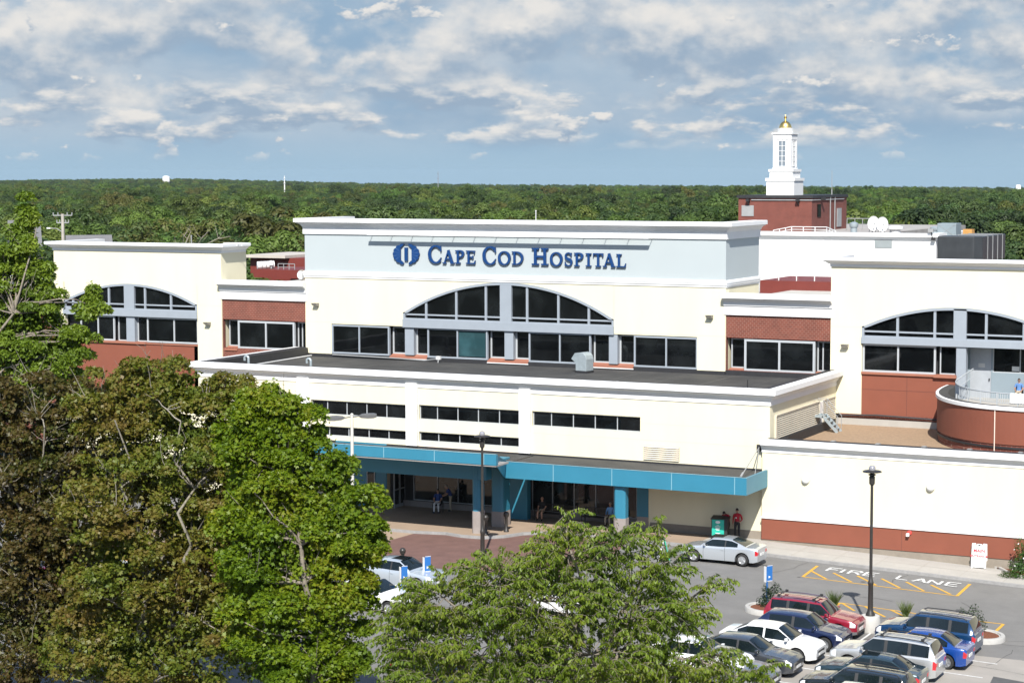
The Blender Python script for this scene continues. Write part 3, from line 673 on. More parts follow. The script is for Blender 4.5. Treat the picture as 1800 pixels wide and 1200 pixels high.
# ---- canopy
YL = 99.3; ca_, cb_ = onY(872, 799, YL), onY(872, 818, YL); xl_, zt_l, zb_l = ca_.x, ca_.z, cb_.z
mb = MB().box(-66.5, xl_, YL, YL+.2, zb_l, zt_l); cf = mb.build('canopy_fascia', TEAL, HB)
mb = MB()
for v in (586, 674.5, 763.5, 850.5): x_ = px(v, 800, YL); mb.box(x_-.02, x_+.02, YL-.01, YL+.01, zb_l, zt_l)
mb.box(-66.5, xl_, YL-.02, YL+.05, zt_l, zt_l+.03); mb.build('seam', TEALS, cf)
MB().q([(-66.5, YL+.21, zb_l+.12), (xl_-.1, YL+.21, zb_l+.12), (-52.6, 104.2, 4.1), (-52.6, YF-.04, 4.1), (-66.5, YF-.04, 4.1)]).q([(-66.5, YL+.205, zb_l+.1), (xl_-.01, YL+.205, zb_l+.1), (xl_-.01, YL+.205, zt_l), (-66.5, YL+.205, zt_l)]).build('canopy_roof', ROOF, HB)
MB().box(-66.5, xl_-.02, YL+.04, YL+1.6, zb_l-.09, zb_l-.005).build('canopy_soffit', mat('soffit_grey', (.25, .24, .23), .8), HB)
mb = MB().box(-52.6, -37.66, 104.05, 104.2, 3.25, 4.22).box(-37.80, -37.662, 104.2, YR-.005, 3.25, 4.22)
rb_ = onY(887, 840, 104.05); rt_ = onY(890.7, 810, 104.05)
mb.q([tuple(rb_), tuple(rt_), (xl_, YL, zt_l), (xl_, YL, zb_l)]).q([(rb_.x-.1, rb_.y, rb_.z), (rt_.x-.1, rt_.y, rt_.z), (xl_-.1, YL+.2, zt_l), (xl_-.1, YL+.2, zb_l)])
cf2 = mb.build('canopy_fascia', TEAL, HB, recalc=False)
mb = MB()
for v in (972.5, 1075.5, 1180.5, 1291.5): x_ = px(v, 830, 104.05); mb.box(x_-.02, x_+.02, 104.04, 104.06, 3.25, 4.22)
mb.box(-52.6, -37.66, 104.03, 104.08, 4.22, 4.245); mb.build('seam', TEALS, cf2)
MB().box(-52.5, -37.81, 104.21, YF-.04, 3.95, 4.10).build('canopy_roof', ROOF, HB)
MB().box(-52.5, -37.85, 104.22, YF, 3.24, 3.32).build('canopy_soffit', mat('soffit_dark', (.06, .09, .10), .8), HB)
MB().box(-66, -53.0, 102.4, 103.1, 3.3, 4.5).build('canopy_beam', TEAL, HB)
def column(x0, x1, y0, y1, zt, split, name='canopy_column'):
    ch = .12
    poly = lambda e: [(x0-e+ch, y0-e), (x1+e-ch, y0-e), (x1+e, y0-e+ch), (x1+e, y1+e-ch), (x1+e-ch, y1+e), (x0-e+ch, y1+e), (x0-e, y1+e-ch), (x0-e, y0-e+ch)]
    o = MB().prism(poly(0), split, zt).build(name, TEAL, HB); MB().prism(poly(.02), 0.1, split).build('base', STONE, o); return o
a = onZ(831, 936, .15); b = onZ(844, 937, .15)
column(a.x, b.x, 102.35, 103.15, 4.45, 1.45)
a = onY(863, 910, 104.9); b = onY(882, 910, 104.9); column(a.x, b.x+.05, 104.9, 106.0, 4.2, 1.05)
a = onY(1078, 900, 104.3); b = onY(1098, 900, 104.3); column(a.x, b.x, 104.3, 104.95, 3.25, 1.35)
# lobby front under the canopy
YG = 109.2
mb = MB().box(-66.5, -62.8, YF-.06, YF-.002, .1, 4.2).build('entrance_cladding', TEAL, HB)
window(px(645, 860, YF-.1), px(659, 860, YF-.1), .9, 2.75, YF-.11, fw=.05, fd=.05, gd=.02, parent=HB, gm=GLASSL)
MB().box(px(660, 885, YF), -62.8, YF-.12, YF-.06, .1, .75).build('base', STONE, HB)
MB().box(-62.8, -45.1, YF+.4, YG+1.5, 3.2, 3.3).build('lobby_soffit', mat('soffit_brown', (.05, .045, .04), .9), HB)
MB().box(-54.2, -53.0, YF-.05, YF+.4, .1, 3.2).build('pier', TEAL, HB)
mb = MB(); vx = [px(v, 870, YG) for v in (727, 769, 805, 848, 890)]
window(vx[0], px(880, 880, YG), .55, 2.95, YG, vx[1:4], fw=.05, parent=HB, gm=GLASSL, horis=(2.2,))
MB().box(px(912, 880, YG), px(931, 880, YG), YG-.25, YG+.02, 1.05, 3.2).build('pier', TEAL, HB)
MB().box(px(912, 900, YG), px(931, 900, YG), YG-.27, YG+.02, .1, 1.05).build('base', STONE, HB)
window(px(890, 880, YG), px(911, 880, YG), .5, 3.1, YG, fw=.05, parent=HB, gm=GLASSL)
window(px(935, 880, YG), px(1080, 880, YG), .5, 3.1, YG, [px(v, 880, YG) for v in (971, 1009, 1047)], fw=.05, parent=HB, gm=GLASSL)
window(px(1082, 880, YG), px(1120, 880, YG), .5, 3.1, YG, fw=.05, parent=HB, gm=GLASSL)
MB().box(-62.8, -45.1, YG-.06, YG+.1, .1, .5).build('plinth', STONE, HB)
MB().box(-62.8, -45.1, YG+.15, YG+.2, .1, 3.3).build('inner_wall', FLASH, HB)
MB().box(px(1121, 900, YF+.1), -45.1, YF-.03, YF+.4, .9, 3.2).build('jamb', TEAL, HB)
MB().box(px(1121, 900, YF+.1), -45.1, YF-.04, YF+.4, .1, .9).build('base', STONE, HB)
MB().box(-62.8, -62.5, YF+.4, YG+.1, .1, 3.2).build('lobby_side_wall', FLASH, HB)
# entry doors on the left side of the recess
for k in range(2):
    y0 = YF+.15+k*.72; mb = MB(); xx = -62.42
    mb.box(xx, xx+.05, y0, y0+.07, .12, 2.6).box(xx, xx+.05, y0+.61, y0+.68, .12, 2.6).box(xx, xx+.05, y0+.07, y0+.61, 2.52, 2.6).box(xx, xx+.05, y0+.07, y0+.61, .12, .35).box(xx, xx+.05, y0+.07, y0+.61, 1.25, 1.33)
    d_ = mb.build('door', MULL, HB); MB().box(xx+.01, xx+.03, y0+.06, y0+.62, .3, 2.55).build('pane', GLASSL, d_)
# cream wall under the canopy: grey skirting
MB().box(-45.0, -38.02, YF-.02, YF, .1, .62).build('base', FOUND, HB)
# ---- right lower wing
rx0, rx1 = -38.0, 20.0
MB().box(rx0, rx1, YR, YR+.3, -3, 5.4).build('wall', CREAM, HB)
MB().sweep([(rx0-.02, YR), (rx1, YR)], [(0, 5.22), (.04, 5.22), (.05, 5.42), (.12, 5.45), (.2, 5.58), (.28, 5.62), (.28, 5.66), (.36, 5.67), (.36, 5.93), (.33, 5.97), (-.12, 5.97), (-.12, 5.5)]).build('cornice', WHITE, HB)
MB().sweep([(rx0+.3, YR), (rx1, YR)], [(-.13, 5.5), (-.13, 5.99), (-.2, 6.02), (-.5, 5.98), (-.55, 5.5)]).build('parapet_membrane', FLASH, HB)
MB().box(rx0+.02, rx1, YR-.09, YR, .25, 1.46).build('red_panel', REDP, HB)
MB().box(rx0+.0, rx1, YR-.16, YR, 1.462, 1.56).build('ledge', WHITE, HB)
MB().box(rx0, rx1, YR-.04, YR, -2.5, .25).build('foundation', FOUND, HB)
mb = MB()
for v in (1585.5,): x_ = px(v, 950, YR); mb.box(x_-.012, x_+.012, YR-.094, YR-.091, .25, 1.46)
mb.build('panel_joint', mat('dark_red_seam', (.12, .04, .028), .9), HB)
MB().box(fx1+.01, rx1, YR+.3, YC, 5.3, 5.45).build('gravel_roof', GRAV, HB)
mb = MB().box(-37.6, rx1, YC-.1, YC+.05, 5.4, 5.85); mb.build('roof_upstand', CONC, HB)
MB().box(-37.4, -30.6, YC-.02, YC+.06, 5.85, 6.12).build('brick_base', BRICK, HB)
MB().tube([(-37.5, YC-.18, 6.0), (-35, YC-.2, 6.12), (-31, YC-.2, 6.02)], .06, 6).build('flashing_roll', FLASH, HB)
pth = [onZ(1400, 766, 5.9), onZ(1430, 762, 5.9), onZ(1398, 767, 5.9)]
mb = MB().sweep([(fx1+.35, 118.5), (fx1+.4, YR+1.3), (fx1+.9, YR+.75), (rx1, YR+.72)], [(-.1, 5.4), (.12, 5.4), (.12, 5.9), (0, 5.97), (-.16, 5.95), (-.16, 5.45)]); mb.build('roof_edge', FLASH, HB)
# scuppers on the roof edge
mb = MB()
for v in (1467, 1543, 1622, 1700, 1788): p = onZ(v, 776+(v-1467)*.075, 5.95); MB().box(p.x-.12, p.x+.12, YR+.35, YR+.7, 5.9, 6.03).build('roof_clip', GREYM, HB)
# ---- rear white wing
RW = thing('rear_building', 'white painted rear wing of the hospital with flat roof behind the sign wall', 'building', (-45, 150, 0))
YW = 150.0; rp0, rp1 = -60.0, px(1645, 430, YW)
MB().box(rp0, rp1, YW, YW+.4, -1, 16.05).build('wall', WHITEP, RW)
MB().sweep([(rp0, YW), (rp1, YW), (rp1, YW+9)], [(0, 15.9), (.08, 15.92), (.12, 16.12), (.32, 16.14), (.32, 16.42), (-.4, 16.42), (-.4, 15.9)]).build('cornice', WHITE, RW)
MB().box(rp0, rp1-.05, YW+.4, 157, -1, 16.05).box(-64, -47, 157, 190, -1, 16.03).build('roof', mat('rear_roof', (.30, .28, .26), .9, var=.2, vscale=.5), RW)
pl = onY(1553, 432, YW); MB().box(px(1538, 430, YW), px(1568, 430, YW), YW-.05, YW, 15.28, 16.1-.22).build('vent_panel', mat('panel_grey', (.22, .245, .25), .5, var=.08), RW)
mb = MB()
for v in (1462, 1447): x_ = px(v, 430, YW); MB().box(x_-.02, x_+.02, YW-.03, YW, 13, 15.9).build('conduit', WHITE, RW)
# lower roofs behind the centre block and right block
MB().box(-76.5, -12, 126.4, 149.9, 12.0, 12.6).build('lower_roof', mat('grey_roof', (.38, .37, .34), .9, var=.1), RW)
MB().box(-62, rp1, 140, 149.95, 0, 11.9).build('lower_wall', WHITEP, RW)
MB().box(-12, rp1, 128, 149.9, 0, 11.9).build('lower_wall', WHITEP, RW)
# far right roofs
MB().box(-31, 20, 156, 190, 0, 15.6).sweep([(-31, 156), (20, 156)], [(0, 15.2), (.2, 15.2), (.2, 15.75), (-.4, 15.75)]).build('far_roof', [BRICKO], RW)
# ================================================================== SIGN ON THE CENTRE BLOCK
SG = thing('building_sign', 'raised blue CAPE COD HOSPITAL lettering with a scalloped shell emblem on the pale blue wall', 'sign', (-61, YC-.1, 15.5))
def thick(mb, pts, ws, y0, y1):
    """variable width stroke in the x-z plane, extruded from y0 to y1"""
    P = [Vector(p) for p in pts]; n = len(P); L_, R_ = [], []
    for k in range(n):
        d = (P[min(k+1, n-1)]-P[max(k-1, 0)]).normalized(); nn = Vector((-d.y, d.x)); w_ = ws[k] if isinstance(ws, (list, tuple)) else ws
        L_.append(P[k]+nn*w_/2); R_.append(P[k]-nn*w_/2)
    for k in range(n-1):
        a, b, c, d = L_[k], L_[k+1], R_[k+1], R_[k]
        mb.q([(p.x, y0, p.y) for p in (a, b, c, d)])
        mb.q([(a.x, y0, a.y), (b.x, y0, b.y), (b.x, y1, b.y), (a.x, y1, a.y)]); mb.q([(c.x, y0, c.y), (d.x, y0, d.y), (d.x, y1, d.y), (c.x, y1, c.y)])
    for a, c in ((L_[0], R_[0]), (L_[-1], R_[-1])): mb.q([(a.x, y0, a.y), (c.x, y0, c.y), (c.x, y1, c.y), (a.x, y1, a.y)])
def glyph(ch, x0, x1, zb, zt, y0, y1):
    mb = MB(); W_, H_ = x1-x0, zt-zb; X_ = lambda u: x0+u*W_; Z_ = lambda v: zb+v*H_
    s = .17*H_; t = .085*H_; eps = [0]
    def st(pts, ws): eps[0] += .0012; thick(mb, [(X_(u), Z_(v)) for u, v in pts], ws, y0-eps[0], y1)
    def serif(u, v, wd=.5): st([(u-wd/2, v), (u+wd/2, v)], t)
    def stem(u, serifs=(1, 1), wd=None):
        wd = wd or min(.62, .42*H_/W_); st([(u, 0), (u, 1)], s)
        if serifs[0]: serif(u, .045, wd)
        if serifs[1]: serif(u, .955, wd)
    def arc(c, rx, rz, a0, a1, w0, w1, n=22):
        pts, ws = [], []
        for i in range(n+1):
            a = R(a0+(a1-a0)*i/n); pts.append((c[0]+rx*math.cos(a), c[1]+rz*math.sin(a)))
            ws.append(w0+(w1-w0)*abs(math.cos(a))**1.4)
        st(pts, ws)
    if ch == 'C':
        arc((.55, .5), .45, .46, 48, 315, t*.95, s*1.05); st([(.93, .66), (.86, .95)], [t*.5, t*1.4]); st([(.93, .32), (.82, .13)], [t*.5, t*1.1])
    elif ch == 'O': arc((.5, .5), .42, .455, 0, 360, t, s*1.08, 36)
    elif ch == 'A':
        st([(.14, .03), (.50, .99)], t*1.1); st([(.47, .99), (.84, .03)], s*1.12); st([(.26, .34), (.68, .34)], t); serif(.14, .045, .32); serif(.84, .045, .36)
    elif ch == 'P': stem(.27); arc((.42, .74), .42, .235, 90, -90, t, s); st([(.27, .975), (.45, .975)], t); st([(.27, .50), (.45, .50)], t)
    elif ch == 'D': stem(.22); arc((.36, .5), .50, .455, 90, -90, t, s*1.05); st([(.2, .955), (.38, .955)], t); st([(.2, .045), (.38, .045)], t)
    elif ch == 'E':
        stem(.26); st([(.26, .955), (.9, .955)], t); st([(.26, .51), (.72, .51)], t); st([(.26, .045), (.92, .045)], t); st([(.90, .76), (.88, .99)], [t*.4, t*1.4]); st([(.98, .27), (.9, .01)], [t*.4, t*1.5]); st([(.72, .40), (.72, .62)], t*.9)
    elif ch == 'H': stem(.22, wd=.42); stem(.78, wd=.42); st([(.22, .5), (.78, .5)], t*1.4)
    elif ch == 'I': stem(.5, wd=.95)
    elif ch == 'T': stem(.5, (1, 0), .5); st([(.06, .955), (.94, .955)], t*1.2); st([(.04, .74), (.09, .99)], [t*.4, t*1.5]); st([(.96, .74), (.91, .99)], [t*.4, t*1.5])
    elif ch == 'L': stem(.27); st([(.27, .045), (.9, .045)], t); st([(.98, .30), (.88, .01)], [t*.4, t*1.6])
    elif ch == 'S':
        pts, ws = [], []
        for i in range(31):
            u = i/30
            if u < .5: a = R(35+u*2*235); p = (.5+.36*math.cos(a), .74+.215*math.sin(a))
            else: a = R(90-(u-.5)*2*235); p = (.5+.40*math.cos(a), .265+.235*math.sin(a))
            pts.append(p); ws.append(t+(s*1.15-t)*math.exp(-((u-.5)/.2)**2))
        st(pts, ws); st([(.86, .70), (.82, .97)], [t*.4, t*1.3]); st([(.08, .32), (.13, .04)], [t*.4, t*1.3])
    return mb
LT = [('C', 752.4, 776.8, 431, 463), ('A', 778.2, 798, 439.5, 463.4), ('P', 800.2, 816.5, 440, 463.7), ('E', 819.2, 835.4, 440.4, 464), ('C', 848, 872.6, 433, 465.5), ('O', 875.4, 897, 441.3, 466), ('D', 899.3, 920.8, 442, 465.5),
      ('H', 934.3, 963.8, 436, 466), ('O', 966.8, 988.2, 443, 468), ('S', 992, 1005.8, 443.6, 467.9), ('P', 1009, 1026, 444.4, 468), ('I', 1029.2, 1039.2, 445, 468.5), ('T', 1042, 1060.3, 445.3, 469), ('A', 1060, 1080.8, 445.4, 469.4), ('L', 1083.2, 1100, 446.5, 469.8)]
for ch, a, b, zt, zb in LT:
    A = onY(a, zb, YC-.15); B = onY(b, zb, YC-.15); T_ = onY((a+b)/2, zt, YC-.15)
    glyph(ch, A.x, B.x, (A.z+B.z)/2, T_.z, YC-.17, YC-.05).build('letter', SIGNB, SG)
# emblem: two scalloped half shells and a bar
ec = onY(713.6, 446.5, YC-.15); ex_, ez_ = 1.03, .74
for sgn in (-1, 1):
    pol = []
    n = 7
    for i in range(n):
        a0 = R(82-i*164/n); a1 = R(82-(i+1)*164/n)
        for k in range(7):
            a = a0+(a1-a0)*k/7; bl = .93+.07*math.sin(math.pi*k/7)**.6
            pol.append((ex_*bl*math.cos(a), ez_*bl*math.sin(a)))
    pol += [(.20, -ez_*.93), (.16, -ez_*.86), (.36, -.62*ez_), (.42, -.60*ez_), (.42, .60*ez_), (.36, .62*ez_), (.16, .86*ez_), (.20, .93*ez_)]
    P2 = [(ec.x+sgn*(x_+.02), ec.z+z_) for x_, z_ in pol]
    MB().prism(P2, YC-.16, YC-.05, axis='y').build('emblem', SIGNB, SG)
    gm_ = MB()
    for i in range(1, n):
        a = R(82-i*164/n); p0 = (.47, .35*ez_*math.sin(a)); p1 = (ex_*.9*math.cos(a), ez_*.9*math.sin(a))
        if p1[0] > .55: thick(gm_, [(ec.x+sgn*(p0[0]+.02), ec.z+p0[1]), (ec.x+sgn*(p1[0]+.02), ec.z+p1[1])], [.008, .02], YC-.165, YC-.155)
    gm_.build('emblem_ray', mat('emblem_ray_blue', (.08, .16, .33), .5), SG)
MB().box(ec.x-.125, ec.x+.125, YC-.16, YC-.05, ec.z-.62*ez_, ec.z+.60*ez_).build('emblem_bar', SIGNB, SG)
# slim light bar held out in front of the frieze on arms: the sun throws its shadow on the wall below
AW = thing('sign_light_bar', 'long white light bar held out on thin arms above the blue hospital lettering', 'light bar', (-61, YC, 16.8))
DB = .64; xa, xb = onY(646, 408, YC-DB).x, onY(1141, 414, YC-DB).x
MB().box(xa, xb, YC-DB-.10, YC-DB+.06, 16.80, 16.95).build('housing', WHITE, AW)
for k in range(14):
    x_ = xa+.03+(xb-xa-.06)*k/13; MB().bar((x_, YC-.02, 16.78), (x_, YC-DB, 16.80), .03, .03).build('arm', GREYM, AW); MB().box(x_-.02, x_+.02, YC-DB-.06, YC-DB, 16.95, 17.0).build('clip', GREYM, AW)

# ================================================================== REAR: BRICK PENTHOUSE WITH CUPOLA
PH = thing('brick_penthouse', 'red brick rooftop penthouse carrying a white cupola with a gold dome', 'building', (-56, 165, 16))
YP = 165.0; p0, p1 = px(1298, 370, YP), px(1427, 370, YP); zt = onY(1390, 346, YP).z; YE = onX(1488, 370, p1).y
MB().box(p0, p1, YP, YE, 15.5, zt-.12).build('brick_wall', BRICKO, PH)
MB().box(p0-.12, p1+.12, YP-.12, YE+.1, zt-.12, zt+.12).build('roof', FLASH, PH)
MB().tube([(p0+1.2, YP-.08, zt-.28), (p1+.06, YP-.08, zt-.28), (p1+.06, YE-1, zt-.28)], .05, 6).build('pipe', GREYM, PH)
def pbox(name, x0, x1, y0, y1, m_, par, side=False, d=.06):
    if side: a = onX(x0, y0, p1); b = onX(x1, y1, p1); return MB().box(p1, p1+d, a.y, b.y, b.z, a.z).build(name, m_, par)
    a = onY(x0, y0, YP); b = onY(x1, y1, YP); return MB().box(a.x, b.x, YP-d, YP, b.z, a.z).build(name, m_, par)
pbox('vent', 1304, 1325, 361, 380, GREYM, PH); pbox('window', 1436.5, 1442, 359, 381, GLASS, PH, True); pbox('door', 1471, 1478, 366, 398, GREYM, PH, True)
for v in (1315, 1402.5):
    p = onY(v, 352, YP-.2); MB().box(p.x-.14, p.x+.14, YP-.45, YP-.02, p.z-.1, p.z+.12).bar((p.x, YP-.3, p.z-.1), (p.x+.05, YP-.1, p.z-.38), .1).build('floodlight', BLACKM, PH)
p = onX(1446, 350, p1+.2); MB().box(p1+.02, p1+.45, p.y-.14, p.y+.14, p.z-.1, p.z+.12).build('floodlight', BLACKM, PH)
for v in (1458, 1466): p = onX(v, 365, p1); MB().tube([(p1+.08, p.y, 16), (p1+.08, p.y, zt-.05)], .05, 6).build('pipe', GREYM, PH)
cx0 = onY(1347, 340, 165.8); w0 = 2.5; ccx, ccy = cx0.x+w0/2, 165.8+w0/2
def zc(y): return onY(1380, y, ccy).z
def sq(mb, w_, z0, z1): return mb.box(ccx-w_/2, ccx+w_/2, ccy-w_/2, ccy+w_/2, z0, z1)
mb = MB(); sq(mb, w0, zt+.1, zc(318)); sq(mb, w0+.16, zc(318)+.001, zc(313)); sq(mb, 2.08, zc(313)+.001, zc(302)); sq(mb, 2.24, zc(302)+.001, zc(297.5)); sq(mb, 1.72, zc(297.5)+.001, zc(295))
mb.build('cupola_base', WHITEP, PH)
CS = MB(); sq(CS, 1.56, zc(295)+.002, zc(236)); 
for sx in (-1, 1):
    for sy in (-1, 1): CS.box(ccx+sx*.69-.13, ccx+sx*.69+.13, ccy+sy*.69-.13, ccy+sy*.69+.13, zc(294), zc(246))
sq(CS, 1.66, zc(246)+.002, zc(236.5)); sq(CS, 1.84, zc(236.5)+.002, zc(234)); CS.prism([(ccx+.66*math.cos(R(22.5+45*k)), ccy+.66*math.sin(R(22.5+45*k))) for k in range(8)], zc(234), zc(225.5))
cs = CS.build('cupola', WHITEP, PH)
for sx, sy in ((0, -1), (1, 0)):
    mb = MB(); fr = MB(); hw = .33; z0, z1 = zc(292.5), zc(248)
    if sy: 
        yy = ccy-.78; mb.box(ccx-hw, ccx+hw, yy-.02, yy, z0, z1)
        for u in (-hw, 0, hw): fr.box(ccx+u-.022, ccx+u+.022, yy-.06, yy-.02, z0, z1)
        for k in range(6): z = z0+(z1-z0)*k/5; fr.box(ccx-hw, ccx+hw, yy-.055, yy-.02, z-.02, z+.02)
    else:
        xx = ccx+.78; mb.box(xx, xx+.02, ccy-hw, ccy+hw, z0, z1)
        for u in (-hw, 0, hw): fr.box(xx+.02, xx+.06, ccy+u-.022, ccy+u+.022, z0, z1)
        for k in range(6): z = z0+(z1-z0)*k/5; fr.box(xx+.02, xx+.055, ccy-hw, ccy+hw, z-.02, z+.02)
    o = fr.build('window', WHITE, PH); mb.build('pane', mat('cupola_glass', (.16, .19, .22), .15), o)
d0 = zc(225.5); dr = .54; prof = [(dr*math.cos(R(a)), d0+.62*math.sin(R(a))) for a in range(0, 86, 8)]
MB().lathe(prof+[(.09, d0+.66), (.06, d0+.80), (.12, d0+.86), (.13, d0+.95), (.06, d0+1.03), (.03, d0+1.12), (.01, d0+1.16)], (ccx, ccy, 0), 24).build('dome', GOLD, PH, smooth=True)
an = thing('whip_antenna', 'thin white whip antenna standing on the brick penthouse roof edge', 'antenna', onX(1462, 352, p1-.1))
MB().tube([(0, 0, -.4), (0, 0, .9), (0, 0, .95), (0, 0, 2.6)], [.05, .05, .03, .02], 6).build('mast', GREYM, an, local=True)

# ---- roof equipment of the rear wing
ZR = 16.05
def dish(name, x, y, label):
    p = onY(x, y, 154); t = thing(name, label, 'satellite dish', (p.x, 154, p.z), group='satellite dishes on the rear roof')
    t.rotation_euler = (0, 0, R(28)); r_ = .58; k = MB(); prof = [(r_*i/8, .16*(i/8)**2) for i in range(9)]
    i0 = len(k.v)
    for r2, d in prof:
        for j in range(24): a = 2*math.pi*j/24; k.v.append((r2*math.cos(a)*.8, -.15+d*-1.0+.0, r2*math.sin(a)))
    for u in range(8):
        for j in range(24): k.f.append((i0+u*24+j, i0+u*24+(j+1) % 24, i0+(u+1)*24+(j+1) % 24, i0+(u+1)*24+j)); k.m.append(0)
    k.build('reflector', WHITEP, t, local=True, smooth='all')
    h_ = p.z-ZR
    MB().tube([(0, 0, 0), (0, .2, -h_)], .05, 6).tube([(-.1, 0, -.1), (-.35, .1, -h_)], .025, 5).tube([(.1, 0, -.1), (.35, .1, -h_)], .025, 5).build('stand', GREYM, t, local=True)
    MB().tube([(0, -.3, -.5), (0, -.75, 0)], .02, 5).box(-.05, .05, -.8, -.7, -.06, .06).build('feed_arm', GREYM, t, local=True)
dish('satellite_dish', 1534, 392.5, 'white satellite dish on the rear roof, left of the pair'); dish('satellite_dish', 1549.5, 394, 'white satellite dish on the rear roof, right of the pair')
def cylt(name, x, y0, y1, r_, label, cat, m_, Yv=155, cap=1.35, group=None):
    a = onY(x, y0, Yv); b = onY(x, y1, Yv); t = thing(name, label, cat, (a.x, Yv, ZR if Yv > 149 else b.z), group=group); h_ = a.z-t.location.z
    MB().lathe([(r_, 0), (r_, h_*.6)], n=14).build('flue', m_, t, local=True, smooth=True); MB().lathe([(r_*cap*.9, h_*.6), (r_*cap, h_*.66), (r_*cap, h_*.9), (r_*.4, h_)], n=14).build('cap', m_, t, local=True, smooth=True)
cylt('roof_vent', 1501, 390, 400, .26, 'galvanised round roof vent just right of the brick penthouse', 'vent', GALV); cylt('roof_vent', 1573.5, 396.5, 404, .42, 'low white mushroom vent right of the two satellite dishes', 'vent', WHITEP, cap=1.5)
cylt('roof_vent', 1642.5, 398, 408, .24, 'small round vent with a rusty collar left of the grey air conditioner', 'vent', GALV)
t = thing('air_conditioner', 'boxy blue grey rooftop air conditioner beside the yellow hood', 'air conditioner', (px(1664, 400, 152), 152.6, ZR)); a = onY(1648, 392.5, 152); b = onY(1681, 406, 152); hw = (b.x-a.x)/2
MB().box(-hw, hw, -.6, 1.0, 0, a.z-ZR).build('casing', mat('ac_grey', (.19, .23, .25), .5, var=.05), t, local=True, bevel=.03)
MB().bar((-hw+.1, -.61, .1), (hw-.1, -.61, a.z-ZR-.1), .02).bar((hw-.1, -.61, .1), (-hw+.1, -.61, a.z-ZR-.1), .02).build('cross_brace', GREYM, t, local=True)
t = thing('exhaust_hood', 'yellow sheet metal hood on a dark curb on the rear roof', 'vent', (px(1700, 405, 150.5), 151, 15.6)); YH = mat('yellow_hood', (.42, .22, .06), .6, var=.1)
MB().box(-.32, .32, -.3, .3, 0, .5).build('curb', FLASH, t, local=True); MB().prism([(-.42, .5), (.42, .5), (.36, .75), (.33, 1.15), (-.33, 1.15), (-.36, .75)], -.4, .4, axis='y').build('hood', YH, t, local=True)
# long black insulated duct
DK = mat('black_duct', (.028, .031, .034), .5, var=.25, vscale=1.5); YD = 135.0
a = onY(1648, 415, YD); b = onY(1724, 453, YD); t = thing('insulated_duct', 'big black insulated air duct with pale straps behind the right roof parapet', 'duct', (a.x, YD, b.z-1.2)); zt_ = a.z-t.location.z; L_ = b.x-a.x
MB().prism([(-.0, 0), (L_-.5, 0), (L_, .5), (L_, 7.2), (L_-2.4, 7.2), (L_-2.4, 1.9), (0, 1.7)], .9, zt_).build('casing', DK, t, local=True, bevel=.06)
mb = MB()
for k in range(4):
    y_ = 1.9+k*1.45; mb.box(L_+.001, L_+.03, y_-.05, y_+.05, .7, zt_+.02).box(L_-2.4, L_+.03, y_-.05, y_+.05, zt_+.001, zt_+.025)
mb.build('strap', GREYM, t, local=True)
MB().box(L_-.9, L_-.1, -.1, 7.3, .5, .62).box(L_-.3, L_+.35, -.2, 7.5, .3, .42).build('support_rail', GREYM, t, local=True)
# parapet floodlight
p = onY(1637, 408, 149.7); t = thing('parapet_floodlight', 'small floodlight on a black arm at the white parapet corner', 'floodlight', p)
MB().box(-.2, .2, -.25, .1, 0, .25).build('lamp_head', GREYM, t, local=True); MB().bar((0, 0, 0), (.1, 0, -.45), .07).box(.02, .3, -.1, .1, -.62, -.42).build('arm', BLACKM, t, local=True)
# roof guard rails
def railing(name, label, pts, h_, posts, m_, r_=.03, mid=True):
    t = thing(name, label, 'railing', pts[0]); mb = MB()
    P = [Vector(p) for p in pts]
    mb.tube([p+Vector((0, 0, h_)) for p in P], r_, 5)
    if mid: mb.tube([p+Vector((0, 0, h_*.5)) for p in P], r_*.8, 5)
    mb.build('rail', m_, t); mb = MB()
    for a_, b_ in zip(P, P[1:]):
        for k in range(posts+1): q = a_.lerp(b_, k/posts); mb.tube([q, q+Vector((0, 0, h_))], r_, 5)
    mb.build('post', m_, t)
a = onY(1336, 492, 133); b = onY(1462, 496, 133)
t = thing('roof_curb', 'brick red metal roof curb in the gap right of the sign wall', 'roof curb', (a.x, 133, 12.6)); MB().box(a.x, b.x, 133, 140, onY(1400, 511, 133).z-.3, onY(1400, 494, 133).z).build('curb', REDM, t)
MB().box(a.x+.2, b.x+.3, 140.2, 141, 12.6, onY(1400, 487, 140).z).build('upper_curb', mat('dark_red_metal', (.13, .03, .025), .6, var=.1), t)
railing('roof_railing', 'thin grey guard rail on the red roof curb', [(a.x, 133.2, onY(1400, 494, 133).z), (b.x, 133.2, onY(1400, 494, 133).z)], .72, 4, WHITEP, .035)
a = onY(1352, 404, 151); b = onY(1388, 398, 153); c = onY(1450, 399, 153); d = onY(1462, 405, 151)
railing('stair_railing', 'white painted pipe rail over the rear roof below the brick penthouse', [(a.x, 152, ZR), (b.x, 153.5, ZR+.25), (c.x, 153.5, ZR+.25), (d.x, 152, ZR)], .42, 3, WHITEP, .035)
a = onY(1489, 384, 170); b = onY(1530, 384, 170); railing('roof_railing', 'grey guard rail between the brick penthouse and the satellite dishes', [(a.x, 170, 16.05), (b.x, 170, 16.05)], a.z-16.05, 3, GREYM, .035)
